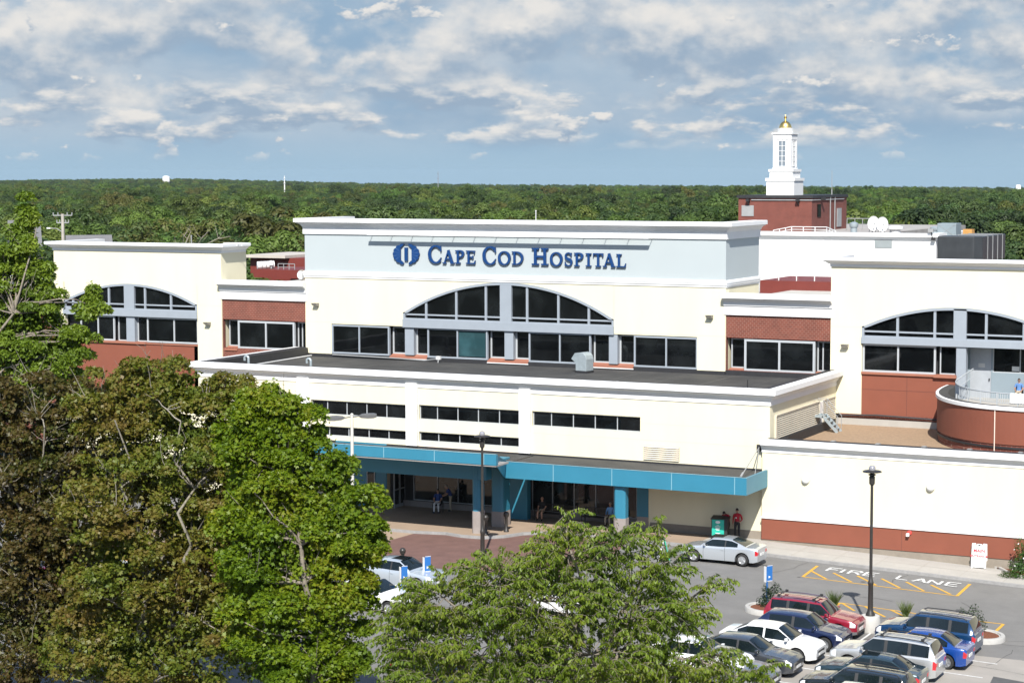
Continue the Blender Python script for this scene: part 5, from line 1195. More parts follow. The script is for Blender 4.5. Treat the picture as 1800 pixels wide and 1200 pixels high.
    if rails:
        mb = MB()
        for sg in (1, -1):
            _, x1_, s1_ = sec_at(wt-.02); _, x0_, s0_ = sec_at(rt+.02)
            mb.tube([(x0_, sg*s0_[8][0]*.93, s0_[9][1]-.02), (x0_+.15, sg*s0_[8][0]*.93, s0_[9][1]+.06), ((x0_+x1_)/2, sg*s0_[8][0]*.95, H+.075), (x1_-.15, sg*s1_[8][0]*.93, s1_[9][1]+.06), (x1_, sg*s1_[8][0]*.93, s1_[9][1]-.02)], .022, 6)
        mb.build('roof_rail', TRIM if rails is True else rails, t, local=True)
    if bars:
        for u in (rt+.07, wt-.08):
            _, x, s_ = sec_at(u); y = s_[8][0]*.98
            MB().bar((x, -y, H+.115), (x, y, H+.115), .06, .03).box(x-.06, x+.06, -y-.03, -y+.09, H+.04, H+.15).box(x-.06, x+.06, y-.09, y+.03, H+.04, H+.15).build('roof_bar', TRIM, t, local=True)
    if sunroof:
        _, x, s_ = sec_at((wt+rt)/2+.09); MB().box(x-.38, x+.36, -.42, .42, H+.012, H+.03).build('sunroof', CGLASS, t, local=True, bevel=.01)
    return t
SIL = paint('silver_paint', (.50, .53, .56), .3, .55); SIL2 = paint('silver_paint_warm', (.48, .49, .49), .3, .55); REDC = paint('dark_red_paint', (.235, .012, .028), .25, .2); NAVY = paint('navy_paint', (.010, .017, .055), .22, .2)
WHT = paint('white_car_paint', (.62, .62, .615), .3, 0); CHAR = paint('charcoal_paint', (.055, .06, .068), .25, .4); BLUX = paint('deep_blue_paint', (.006, .038, .105), .22, .3); BLUC = paint('bright_blue_paint', (.006, .050, .25), .22, .25)
TEALC = paint('dark_teal_paint', (.022, .045, .058), .25, .4); BLKC = paint('black_green_paint', (.012, .016, .017), .2, .3); GREYC = paint('mid_grey_paint', (.20, .21, .22), .28, .5); ICE = paint('ice_silver_paint', (.50, .55, .60), .3, .5); MAR = paint('maroon_paint', (.19, .02, .05), .3, .3); YELC = paint('yellow_paint', (.75, .36, .02), .4, 0)
GREYB2 = mat('grey_bumper_plastic', (.10, .10, .105), .6)
def X_at(v, y, row, hz=.3):            # X of a bumper seen at pixel v on the near side of a row
    return onY(v, y, row-.75).x
ROW = lambda k: 88.95-2.7*k
def lotz(x): return gz(x)
PI = math.pi
def lot(label, front_px, fy, row, right, pm, **k):
    k = dict(k)
    L_ = k.get('L', 4.5); xf = X_at(front_px, fy, row)-(.42 if right else k.pop('dx', 0)); xc = xf-L_/2 if right else xf+L_/2
    return car(label, (xc, row, gz(xc)), 0 if right else PI, pm, **k)
SED = dict(W=1.76, belt=.94, hood=.87, nose=.66, tail=.97, deck=1.0, wb=.72, wt=.565, rt=.27, rb=.115, cp=.19, pillars=((.452, .472),), ax=(.19, .81))
WAG = dict(W=1.76, belt=.97, hood=.93, nose=.72, tail=1.0, deck=1.02, wb=.735, wt=.60, rt=.075, rb=.012, cp=.075, pillars=((.24, .27), (.46, .49)), ax=(.18, .81))
HAT = dict(W=1.75, belt=.95, hood=.89, nose=.67, tail=.98, deck=1.0, wb=.73, wt=.575, rt=.14, rb=.02, cp=.17, pillars=((.42, .45),), ax=(.175, .80))
# the coupe at the kerb
q = G(1283, 986); car('silver two door coupe parked alone at the kerb beside the valet podium', (-38.05, 101.45, 0), PI, SIL, **{**SED, 'L': 4.5, 'H': 1.38, 'W': 1.70, 'pillars': ((.40, .415),), 'wt': .58, 'rt': .33, 'rb': .14, 'cp': .25}, sunroof=True, tilt=False, spoke=5)
# column with noses to the right
lot('dark red wagon with black roof bars and a grey front bumper', 1521, 1090, ROW(0), True, REDC, **{**WAG, 'L': 4.5, 'H': 1.52}, rails=CHROME, bars=True, low=GREYB2)
lot('navy blue hatchback between the red wagon and the white sedan', 1497, 1125, ROW(1), True, NAVY, **{**HAT, 'L': 4.2, 'H': 1.46}, spoke=10)
lot('plain white sedan with black grille and tinted windows', 1450, 1150, ROW(2), True, WHT, **{**SED, 'L': 4.5, 'H': 1.45, 'wb': .76, 'wt': .60, 'rt': .28}, glass2=CGLASS)
lot('charcoal sedan half hidden by the cherry branches, next to the white sedan', 1410, 1175, ROW(3), True, CHAR, **{**SED, 'L': 4.7, 'H': 1.43})
lot('mid grey sedan with its nose poking out below the cherry leaves', 1370, 1195, ROW(4), True, GREYC, **{**SED, 'L': 4.6, 'H': 1.43})
# column with noses to the left
lot('deep blue crossover with black roof rails beside the round planter', 1537, 1105, ROW(0), False, BLUX, **{**WAG, 'L': 4.6, 'W': 1.84, 'H': 1.62, 'belt': 1.03, 'hood': 1.0, 'tail': 1.05, 'deck': 1.08, 'wr': .35}, rails=True, low=GREYB2)
lot('bright blue sedan tucked between the deep blue crossover and the silver sport utility', 1537, 1135, ROW(1), False, BLUC, **{**SED, 'L': 4.5, 'H': 1.44}, dx=.42)
lot('silver sport utility vehicle with roof rack bars', 1457, 1150, ROW(2), False, SIL2, **{**WAG, 'L': 4.7, 'W': 1.83, 'H': 1.66, 'belt': 1.05, 'hood': 1.0, 'nose': .78, 'tail': 1.06, 'deck': 1.1, 'wr': .35}, rails=True, bars=True)
lot('dark teal sedan with an open sunroof deflector beside the silver sport utility', 1430, 1168, ROW(3), False, TEALC, **{**SED, 'L': 4.5, 'H': 1.44}, sunroof=True)
lot('black green wagon with roof rails at the lower right edge', 1402, 1190, ROW(4), False, BLKC, **{**WAG, 'L': 4.6, 'H': 1.48}, rails=True)
p = onY(1490, 1196, ROW(5)); car('pale grey car of which only the roof shows at the bottom edge', (p.x, ROW(5), gz(p.x)), PI, ICE, **{**SED, 'L': 4.5, 'H': 1.46})
# cars on the left, half hidden by the trees
p = onZ(712, 979, 1.42); car('ice silver car with a dark sunroof by the brick apron', (p.x, p.y-.3, 0), R(-4), ICE, **{**SED, 'L': 4.6, 'H': 1.44}, sunroof=True, tilt=False)
p = onZ(700, 1040, .95); car('white car with its bonnet beside the silver sunroof car', (p.x-1.4, p.y, 0), R(-4), WHT, **{**SED, 'L': 4.6, 'H': 1.44}, tilt=False)
p = onZ(690, 1168, .8); car('dark teal car with a red tail light under the cherry tree on the left', (p.x+2.1, p.y+.8, 0), R(-2), TEALC, **{**SED, 'L': 4.5, 'H': 1.43}, tilt=False)
p = onZ(990, 1036, 1.1); car('white car glimpsed through the middle of the cherry tree', (p.x, p.y, 0), R(-6), WHT, **{**HAT, 'L': 4.3, 'H': 1.46}, tilt=False)
p = onZ(1215, 1150, 1.2); car('white car glimpsed through the lower right of the cherry tree', (p.x-.4, ROW(3)-2.7, 0), 0, WHT, **{**SED, 'L': 4.5, 'H': 1.44}, tilt=False)
p = onZ(165, 970, 1.3); car('white car glimpsed through the brown maple', (p.x, p.y, 0), R(-8), WHT, **{**SED, 'L': 4.6, 'H': 1.44}, tilt=False)
p = onZ(125, 1005, 1.2); car('maroon car glimpsed through the brown maple', (p.x-.5, p.y, 0), R(-8), MAR, **{**SED, 'L': 4.6, 'H': 1.44}, tilt=False)
p = onZ(190, 938, 2.0); car('yellow taxi van glimpsed high behind the brown maple', (p.x, p.y+.3, 0), R(-8), YELC, **{**WAG, 'L': 4.9, 'H': 1.9, 'belt': 1.1}, tilt=False, cat='van')
# ---- planters at the ends of the bays
MULCH = mat('bark_mulch', (.14, .045, .018), .95, var=.4, vscale=14, bump=.6, bscale=60)
def planter(c, r_, lab):
    t = thing('planter', lab, 'planter', (c[0], c[1], gz(c[0])), group='round kerbed planters at the ends of the parking bays'); t.rotation_euler = (0, math.atan(GSL), 0)
    MB().lathe([(r_, -.1), (r_, .20), (r_-.03, .24), (r_-.2, .24), (r_-.22, .18)], n=32).build('kerb_ring', mat('pale_kerb', (.36, .35, .33), .9, var=.1, vscale=4, bump=.2), t, local=True, smooth=True)
    MB().lathe([(r_-.2, .17), (r_*.5, .22), (.05, .24)], n=20).build('mulch', MULCH, t, local=True, smooth=True); return t
planter((-32.0, 91.55), 1.12, 'round kerbed planter with a dark shrub left of the red wagon'); planter((-21.75, 91.9), 1.15, 'round kerbed planter with a dark shrub right of the deep blue crossover')
MB_ = MB().box(-27.3, -25.7, 90.0, 91.0, gz(-26.5)-.2, gz(-26.5)+.16); tag(MB_.build('kerb_island', KERB, bevel=.03), 'short granite kerb island under the white lamp drum', 'kerb island')
# planting bed at the right edge
b0, b1, b2, b3 = G(1754, 995, .15), G(1786, 1013, .15), G(1830, 1018, .15), G(1830, 990, .15)
t = thing('planting_bed', 'kerbed planting bed with ground cover at the right edge by the wall', 'planting bed', (b1.x, b1.y, b1.z))
mb = MB().sweep([(b0.x, YR-.05), (b0.x+.1, b0.y-.4), (b1.x, b1.y), (b2.x, b1.y-.1)], [(-.12, -.1), (0, -.1), (.12, -.1), (.12, .27), (0, .28), (-.03, .27), (-.03, -.1)], zf=gz); mb.build('kerb', mat('pale_kerb_edge', (.36, .345, .32), .9, var=.1, vscale=4), t)
MB().q([(b0.x, YR-.05, b0.z+.07), (b0.x+.15, b0.y-.35, b0.z+.07), (b1.x, b1.y+.05, b1.z+.07), (b2.x, b1.y, b2.z+.07), (b2.x, YR-.05, b2.z+.07)]).build('mulch', MULCH, t)
# ================================================================== PEOPLE
SKIN = mat('skin', (.42, .25, .175), .6, var=.06, vscale=8); SKIN2 = mat('skin_tan', (.30, .165, .11), .6, var=.06, vscale=8)
def cloth(n, c): return mat(n, c, .85, var=.12, vscale=9, bump=.2, bscale=60)
BLACKC = cloth('black_cloth', (.013, .013, .015)); REDSH = cloth('red_shirt', (.36, .010, .022)); BLUSH = cloth('blue_shirt', (.02, .05, .20)); KHAKI = cloth('khaki_cloth', (.36, .31, .23)); WHC = cloth('white_cloth', (.72, .71, .70)); LBL = cloth('light_blue_shirt', (.14, .30, .55)); SHOE = mat('shoe', (.02, .018, .016), .5); LIPS = mat('lips', (.3, .12, .1), .6); HAIRD = mat('dark_hair', (.015, .012, .01), .7); HAIRG = mat('grey_hair', (.32, .30, .28), .7)
def person(label, loc, rz, J, shirt, pants, skin=SKIN, hair=HAIRD, cap=False, sleeves='long', legs='long', group=None, shoes=SHOE, badge=False, glasses=False):
    """J: joints in metres, facing -y. One continuous skin grown from the skeleton."""
    t = thing('person', label, 'person', loc, rz, group)
    names = [n for n in J if n not in ('head', 'look', 'headup')]; V = [J[n] for n in names]; ix = {n: i for i, n in enumerate(names)}
    E = [('pelvis', 'waist'), ('waist', 'chest'), ('chest', 'neckb'), ('neckb', 'neck')]
    for s in 'LR': E += [('pelvis', 'hip'+s), ('hip'+s, 'knee'+s), ('knee'+s, 'ank'+s), ('ank'+s, 'toe'+s), ('chest', 'sh'+s), ('sh'+s, 'el'+s), ('el'+s, 'wr'+s), ('wr'+s, 'palm'+s)]
    rad = dict(pelvis=(.155, .12), waist=(.145, .115), chest=(.165, .12), neckb=(.085, .075), neck=(.058, .058))
    for s in 'LR': rad.update({'hip'+s: (.098, .098), 'knee'+s: (.064, .064), 'ank'+s: (.046, .046), 'toe'+s: (.044, .032), 'sh'+s: (.072, .07), 'el'+s: (.048, .048), 'wr'+s: (.032, .030), 'palm'+s: (.040, .022)})
    me = bpy.data.meshes.new('skeleton'); me.from_pydata(V, [(ix[a], ix[b]) for a, b in E], [])
    o = bpy.data.objects.new('body', me); COL.objects.link(o)
    md = o.modifiers.new('s', 'SKIN'); md.use_smooth_shade = True
    for i, n in enumerate(names):
        sv = me.skin_vertices[0].data[i]; sv.radius = rad[n]; sv.use_root = (n == 'pelvis')
    o.modifiers.new('u', 'SUBSURF').levels = 2
    dg = bpy.context.evaluated_depsgraph_get(); dg.update(); m2 = bpy.data.meshes.new_from_object(o.evaluated_get(dg)); o.modifiers.clear(); o.data = m2; bpy.data.meshes.remove(me)
    for mm in (shirt, pants, shoes, skin, HAIRD, LIPS): m2.materials.append(mm)
    # head, with brow, nose, ears, eyes and mouth worked into the same mesh; five fingers on each hand
    bm = bmesh.new(); bm.from_mesh(m2)
    hd = Vector(J['head']); look = Vector(J.get('look', (0, -1, 0))).normalized(); upv = Vector(J.get('headup', (0, 0, 1))); upv = (upv-look*upv.dot(look)).normalized(); sd_ = look.cross(upv)
    def hp(a, b, c): return hd+sd_*a+look*b+upv*c
    def blob(c, rx, ry, rz_, mi, seg=14, shape=None):
        r_ = bmesh.ops.create_uvsphere(bm, u_segments=seg, v_segments=max(6, seg*2//3), radius=1)
        for v in r_['verts']:
            x, y, z = v.co; 
            if shape: x, y, z = shape(x, y, z)
            v.co = hp(c[0]+x*rx, c[1]+y*ry, c[2]+z*rz_)
        for f in {f for v in r_['verts'] for f in v.link_faces}: f.material_index = mi; f.smooth = True
    def sk(x, y, z):
        if z < 0: k = 1-.28*(-z)**1.5; x *= k; y = y*(1-.12*(-z)) 
        return x, y, z
    n0 = len(bm.faces)
    blob((0, 0, 0), .076, .098, .118, 3, 18, sk); blob((0, .098, -.02), .016, .022, .030, 3, 8); blob((.078, -.01, -.01), .012, .024, .034, 3, 8); blob((-.078, -.01, -.01), .012, .024, .034, 3, 8)
    for s_ in (-1, 1): blob((s_*.030, .086, .014), .014, .010, .008, 4, 8)
    blob((0, .086, -.060), .026, .010, .007, 5, 8)
    for s in 'LR':
        wr_, pa = Vector(J['wr'+s]), Vector(J['palm'+s]); d = (pa-wr_).normalized(); ax_ = Vector((0, 1, 0)) if abs(d.y) < .8 else Vector((0, 0, 1)); sx = d.cross(ax_).normalized(); ax_ = sx.cross(d)
        if s == 'L': sx, ax_ = sx, ax_
        for k, (off, ln) in enumerate(((-.030, .070), (-.010, .082), (.010, .078), (.029, .060), (.040, .055))):
            b0 = pa+ax_*off+d*(.02 if k < 4 else -.03); dirs = d if k < 4 else (d*.7+ax_*.7).normalized(); cl = sx*(.35 if k < 4 else .15)*(1 if s == 'L' else -1)
            p1 = b0+dirs*ln*.55; p2 = p1+(dirs+cl).normalized()*ln*.5; ring = []
            for p, r_ in ((b0, .0095), (p1, .009), (p2, .0065)):
                ring.append([bm.verts.new(p+ax_*r_*math.cos(a)+sx*r_*math.sin(a)) for a in (0, 1.26, 2.51, 3.77, 5.03)])
            for A, B in zip(ring, ring[1:]):
                for j in range(5): f = bm.faces.new((A[j], A[(j+1) % 5], B[(j+1) % 5], B[j])); f.material_index = 3; f.smooth = True
            f = bm.faces.new(ring[-1]); f.material_index = 3
    bm.faces.ensure_lookup_table()
    segs = [(J[a], J[b], a, b) for a, b in E]
    def near(c):
        best = None
        for a, b, na, nb in segs:
            a = Vector(a); b = Vector(b); ab = b-a; tt = max(0, min(1, (c-a).dot(ab)/max(1e-9, ab.length_squared))); d = (a+ab*tt-c).length-.5*(rad[na][0]*(1-tt)+rad[nb][0]*tt)
            if best is None or d < best[0]: best = (d, na, nb, tt)
        return best
    for f in bm.faces[:n0]:
        d, na, nb, tt = near(f.calc_center_median()); s_ = nb[:-1]
        if nb == 'neck': mi = 3 if tt > .35 else 0
        elif s_ == 'el': mi = 0 if sleeves == 'long' or tt < .75 else 3
        elif s_ == 'wr': mi = (0 if tt < .93 else 3) if sleeves == 'long' else 3
        elif s_ == 'palm': mi = 3
        elif s_ == 'hip' or na == 'pelvis' and tt < .45: mi = 1
        elif s_ == 'knee': mi = 1 if legs == 'long' or tt < .85 else 3
        elif s_ == 'ank': mi = (1 if tt < .95 else 2) if legs == 'long' else (3 if tt < .9 else 2)
        elif s_ == 'toe': mi = 2
        else: mi = 0
        f.material_index = mi; f.smooth = True
    bm.to_mesh(m2); bm.free()
    o.parent = t; m2.name = 'body'
    hb = MB(); i0 = 0
    for a in range(0, 96 if not cap else 80, 12):
        pass
    def shell(r_, zlow, mi_, name, front=0.0):
        mb = MB(); rows = []
        for k in range(7):
            ph = R(90-k*(90-zlow)/6); row = []
            for j in range(18):
                th = 2*math.pi*j/18; x, y = math.cos(th), math.sin(th); pz = math.sin(ph)
                if y > .55 and front and pz < front: pz = front
                c_ = math.sqrt(max(0, 1-pz*pz)); row.append(len(mb.v)); mb.v.append(tuple(hp(x*c_*.076*r_, y*c_*.098*r_-.004, pz*.118*r_)))
            rows.append(row)
        for A, B in zip(rows, rows[1:]):
            for j in range(18): mb.f.append((A[j], A[(j+1) % 18], B[(j+1) % 18], B[j])); mb.m.append(0)
        return mb.build(name, mi_, t, local=True, smooth='all')
    if cap:
        c = shell(1.14, 8, BLACKC, 'cap', 0.14); mb = MB()
        pts = [tuple(hp(.07*math.sin(R(a)), .08+.085*math.cos(R(a)), .030)) for a in range(-90, 91, 20)]; pts2 = [tuple(hp(.07*math.sin(R(a)), .08+.085*math.cos(R(a)), .040)) for a in range(-90, 91, 20)]
        mb.q(pts).q(pts2)
        for k in range(len(pts)-1): mb.q([pts[k], pts[k+1], pts2[k+1], pts2[k]])
        mb.build('cap_visor', BLACKC, c, local=True)
    else: shell(1.09, -28, hair, 'hair', .42)
    if glasses:
        mb = MB(); 
        for s_ in (-1, 1): mb.q([tuple(hp(s_*.03+a*.024, .103, .014+b*.016)) for a, b in ((-1, -1), (1, -1), (1, 1), (-1, 1))])
        mb.bar(hp(-.076, .1, .02), hp(.076, .1, .02), .006); mb.build('sunglasses', BLACKC, t, local=True)
    if badge:
        c = Vector(J['chest']); MB().box(c.x-.07, c.x-.0, c.y-.145, c.y-.135, c.z-.10, c.z-.03).build('badge', WHC, t, local=True)
    return t
def stand(**k):
    J = dict(pelvis=(0, 0, .95), waist=(0, 0, 1.10), chest=(0, .01, 1.30), neckb=(0, .01, 1.47), neck=(0, -.01, 1.54), head=(0, -.03, 1.645))
    for s, g in (('L', 1), ('R', -1)):
        J.update({'hip'+s: (.10*g, 0, .88), 'knee'+s: (.11*g, -.02, .49), 'ank'+s: (.115*g, .02, .09), 'toe'+s: (.13*g, -.15, .045), 'sh'+s: (.185*g, .01, 1.41), 'el'+s: (.235*g, .03, 1.13), 'wr'+s: (.235*g, -.05, .88), 'palm'+s: (.23*g, -.07, .80)})
    J.update(k); return J
def sit(h=.46, **k):
    J = dict(pelvis=(0, 0, h+.12), waist=(0, .03, h+.28), chest=(0, .05, h+.48), neckb=(0, .03, h+.65), neck=(0, .0, h+.72), head=(0, -.03, h+.825))
    for s, g in (('L', 1), ('R', -1)):
        J.update({'hip'+s: (.10*g, -.05, h+.09), 'knee'+s: (.13*g, -.46, h+.08), 'ank'+s: (.14*g, -.44, .09), 'toe'+s: (.15*g, -.60, .045), 'sh'+s: (.185*g, .04, h+.59), 'el'+s: (.24*g, -.04, h+.33), 'wr'+s: (.17*g, -.27, h+.20), 'palm'+s: (.14*g, -.34, h+.18)})
    J.update(k); return J
q = onZ(1305, 942, .15)
person('valet in a red shirt, black trousers and black cap standing straight against the wall', (q.x, YF-.45, .15), R(8), stand(look=(.55, -.8, -.05), elL=(.29, -.0, 1.14), wrL=(.20, -.16, 1.02), palmL=(.13, -.2, 1.03)), REDSH, BLACKC, SKIN2, cap=True, badge=True)
person('valet in a red shirt with head bowed, bending behind the black podium', (onY(1276, 940, YF-.7).x, YF-.6, .15), R(-10), stand(pelvis=(0, .1, .93), waist=(0, .06, 1.08), chest=(0, -.06, 1.26), neckb=(0, -.16, 1.40), neck=(0, -.2, 1.45), head=(0, -.29, 1.50), look=(0, -.75, -.8), headup=(0, -.6, .8), hipL=(.1, .1, .87), hipR=(-.1, .1, .87),
       shL=(.185, -.1, 1.35), shR=(-.185, -.1, 1.35), elL=(.25, -.26, 1.12), elR=(-.22, -.26, 1.12), wrL=(.12, -.40, .98), wrR=(-.1, -.40, .98), palmL=(.08, -.46, .95), palmR=(-.07, -.46, .95)), REDSH, BLACKC, SKIN2, hair=HAIRD)
q = onZ(792, 899, .15); person('man in a blue shirt and khaki trousers leaning forward in the shade of the entrance', (q.x, q.y, .15), R(-55), stand(chest=(0, -.10, 1.28), neckb=(0, -.17, 1.43), neck=(0, -.21, 1.49), head=(0, -.27, 1.58), look=(.1, -.9, -.4), shL=(.185, -.12, 1.38), shR=(-.185, -.12, 1.38), elL=(.24, -.25, 1.13), elR=(-.24, -.25, 1.13), wrL=(.16, -.45, 1.02), wrR=(-.16, -.45, 1.02), palmL=(.13, -.52, 1.0), palmR=(-.13, -.52, 1.0)), BLUSH, KHAKI, hair=HAIRG, sleeves='short')
q = onZ(770, 900, .15); WC = (q.x, q.y, .15)
person('person in a blue top and white trousers sitting in a wheelchair', WC, R(15), sit(.52), BLUSH, WHC, hair=HAIRD, sleeves='short', shoes=cloth('navy_shoe', (.01, .015, .05)))
t = thing('wheelchair', 'black wheelchair under the seated person in white trousers', 'wheelchair', WC, R(15)); 
mb = MB().box(-.24, .24, -.42, .12, .48, .53); mb.build('seat', BLACKC, t, local=True); MB().box(-.24, .24, .15, .19, .53, 1.0).build('backrest', BLACKC, t, local=True)
for g in (-1, 1):
    ring = [(g*.29, .05+.30*math.cos(R(a)), .30+.30*math.sin(R(a))) for a in range(0, 361, 20)]; wv = MB().tube(ring, .016, 6, cap=False)
    for a in range(0, 180, 30): wv.bar((g*.29, .05+.29*math.cos(R(a)), .30+.29*math.sin(R(a))), (g*.29, .05-.29*math.cos(R(a)), .30-.29*math.sin(R(a))), .006)
    wv.build('wheel', BLACKM, t, local=True); MB().tube([(g*.22, -.42+.07*math.cos(R(a)), .08+.07*math.sin(R(a))) for a in range(0, 361, 40)], .015, 5).build('caster', BLACKM, t, local=True)
    MB().tube([(g*.25, .17, 1.0), (g*.25, .17, .3), (g*.25, -.40, .5), (g*.24, -.42, .12), (g*.2, -.6, .08)], .014, 6).tube([(g*.25, .17, .75), (g*.25, -.25, .75), (g*.25, -.27, .5)], .014, 6).tube([(g*.25, .17, 1.0), (g*.25, .30, 1.0)], .014, 6).build('frame', BLACKM, t, local=True)
BENCH = mat('dark_bench_metal', (.016, .015, .015), .5)
def bench(loc, rz, w_, lab):
    t = thing('bench', lab, 'bench', loc, rz, group='dark benches along the lobby windows'); mb = MB()
    for k in range(6): mb.box(-w_/2, w_/2, -.45+k*.09, -.39+k*.09, .42, .45)
    mb.build('seat', BENCH, t, local=True); mb = MB(); mb.box(-w_/2, w_/2, .10, .14, .9, .96).box(-w_/2, w_/2, .08, .12, .5, .54)
    n = int(w_/.09)
    for k in range(n): x = -w_/2+w_*(k+.5)/n; mb.box(x-.02, x+.02, .095, .115, .54, .9)
    mb.build('backrest', BENCH, t, local=True)
    for g in (-1, 1): MB().box(g*w_/2-.03, g*w_/2+.03, -.46, -.41, 0, .66).box(g*w_/2-.03, g*w_/2+.03, .06, .11, 0, .96).box(g*w_/2-.03, g*w_/2+.03, -.46, .1, .64, .68).build('leg', BENCH, t, local=True)
    return t
q = onZ(962, 911, .15); bench((q.x+.35, YG-.75, .15), 0, 1.7, 'dark slatted bench under the person in shorts, left of the two')
person('bald person in a dark top and pale shorts sitting on the dark bench', (q.x-.1, YG-.95, .15), R(5), sit(.46), BLACKC, KHAKI, hair=SKIN, sleeves='short', legs='short')
q = onZ(1060, 918, .15); bench((q.x-.1, YG-.75, .15), 0, 1.8, 'dark slatted bench behind the square canopy column, right of the two')
person('person in a light blue shirt sitting half hidden by the square canopy column', (onY(1073, 900, YG-.95).x, YG-.95, .15), R(0), sit(.46), LBL, KHAKI, hair=HAIRG)
# on the terrace
p = onY(1793, 672, YB-.5); q = (p.x, YB-.75, 7.35)
person('person in a blue T shirt and sunglasses sitting on the terrace', q, R(5), sit(.42), cloth('mid_blue_shirt', (.08, .17, .36)), KHAKI, SKIN2, hair=HAIRD, sleeves='short', glasses=True)
t = thing('chair', 'terrace chair under the person in the blue T shirt', 'chair', q, R(5)); MB().box(-.24, .24, -.40, .1, .38, .41).build('seat', BLACKM, t, local=True); MB().box(-.24, .24, .16, .19, .42, .85).build('backrest', BLACKM, t, local=True)
for a, b in ((-.22, -.38), (.22, -.38), (-.22, .12), (.22, .12)): MB().box(a-.015, a+.015, b-.015, b+.015, 0, .38).build('leg', BLACKM, t, local=True)
# towel over the rail
kk = min(range(len(ri_)), key=lambda i: abs(ri_[i][0]-onY(1787, 685, ri_[-6][1]).x)); ctr = Vector((*ri_[kk], 8.8)); dt = (Vector(ri_[min(kk+1, len(ri_)-1)])-Vector(ri_[kk-1])).normalized(); nn = Vector((dt.y, -dt.x))
mb = MB(); ncol = 14; rows = []
for i, (off, z) in enumerate(((-.06, -.30), (-.055, -.1), (-.045, 0.02), (0, .045), (.045, .02), (.055, -.15), (.06, -.32), (.065, -.5))):
    row = []
    for j in range(ncol):
        s_ = (j/(ncol-1)-.5)*.86; wv = .018*math.sin(j*1.7)+.012*math.sin(j*.9+i); p = Vector((ctr.x+dt.x*s_+nn.x*(off+wv*(1 if i != 3 else .2)), ctr.y+dt.y*s_+nn.y*(off+wv*(1 if i != 3 else .2)), ctr.z+z+.02*math.sin(j*2.1)*(1 if i in (0, 7) else 0))); row.append(len(mb.v)); mb.v.append(tuple(p))
    rows.append(row)
for A, B in zip(rows, rows[1:]):
    for j in range(ncol-1): mb.f.append((A[j], A[j+1], B[j+1], B[j])); mb.m.append(0)
tag(mb.build('towel', WHC, smooth='all', recalc=False), 'white towel hanging over the terrace railing', 'towel')
# ================================================================== TREES
def leafmat(name, cols, nscale=.25, trans=.35, rough=.5, isl=.5, hue=.012):
    m_ = bpy.data.materials.new(name); m_.use_nodes = True; t = m_.node_tree; b = t.nodes['Principled BSDF']; out = t.nodes['Material Output']
    tcn = t.nodes.new('ShaderNodeTexCoord'); nz = t.nodes.new('ShaderNodeTexNoise'); nz.inputs['Scale'].default_value = nscale; nz.inputs['Detail'].default_value = 3
    t.links.new(tcn.outputs['Object'], nz.inputs[0]); ge = t.nodes.new('ShaderNodeNewGeometry')
    oi = t.nodes.new('ShaderNodeObjectInfo')
    a = t.nodes.new('ShaderNodeMath'); a.operation = 'MULTIPLY_ADD'; t.links.new(ge.outputs['Random Per Island'], a.inputs[0]); a.inputs[1].default_value = isl
    s1 = t.nodes.new('ShaderNodeMapRange'); s1.inputs[1].default_value = .32; s1.inputs[2].default_value = .68; s1.inputs[3].default_value = -.15; s1.inputs[4].default_value = 1.15-isl; t.links.new(nz.outputs[0], s1.inputs[0])
    t.links.new(s1.outputs[0], a.inputs[2])
    cr = t.nodes.new('ShaderNodeValToRGB'); el_ = cr.color_ramp.elements
    for i, c in enumerate(cols):
        p = i/(len(cols)-1)
        e = el_[i] if i < 2 else el_.new(p)
        e.position = p; e.color = (*c, 1)
    t.links.new(a.outputs[0], cr.inputs[0])
    hs = t.nodes.new('ShaderNodeHueSaturation'); mr = t.nodes.new('ShaderNodeMapRange'); mr.inputs[3].default_value = .55; mr.inputs[4].default_value = 1.3; t.links.new(oi.outputs['Random'], mr.inputs[0]); t.links.new(mr.outputs[0], hs.inputs['Value'])
    mr2 = t.nodes.new('ShaderNodeMapRange'); mr2.inputs[3].default_value = .5-hue; mr2.inputs[4].default_value = .5+hue; ml = t.nodes.new('ShaderNodeMath'); ml.operation = 'FRACT'; m3 = t.nodes.new('ShaderNodeMath'); m3.operation = 'MULTIPLY'; m3.inputs[1].default_value = 7.31
    t.links.new(oi.outputs['Random'], m3.inputs[0]); t.links.new(m3.outputs[0], ml.inputs[0]); t.links.new(ml.outputs[0], mr2.inputs[0]); t.links.new(mr2.outputs[0], hs.inputs['Hue'])
    t.links.new(cr.outputs[0], hs.inputs['Color'])
    t.links.new(hs.outputs[0], b.inputs['Base Color']); b.inputs['Roughness'].default_value = rough; b.inputs['Specular IOR Level'].default_value = .35
    tr = t.nodes.new('ShaderNodeBsdfTranslucent'); br = t.nodes.new('ShaderNodeHueSaturation'); br.inputs['Value'].default_value = 1.5; br.inputs['Saturation'].default_value = 1.15; t.links.new(hs.outputs[0], br.inputs['Color']); t.links.new(br.outputs[0], tr.inputs[0])
    mx = t.nodes.new('ShaderNodeMixShader'); mx.inputs[0].default_value = trans; t.links.new(b.outputs[0], mx.inputs[1]); t.links.new(tr.outputs[0], mx.inputs[2]); t.links.new(mx.outputs[0], out.inputs[0])
    return m_
MAPLE_SHAPE = [(0, 1.0), (28, .5), (60, .9), (100, .42), (180, .4), (260, .42), (300, .9), (332, .5)]
DIAMOND = [(0, 1), (75, .42), (180, .8), (285, .42)]
LONG = [(0, 1), (40, .42), (90, .30), (180, .9), (270, .30), (320, .42)]
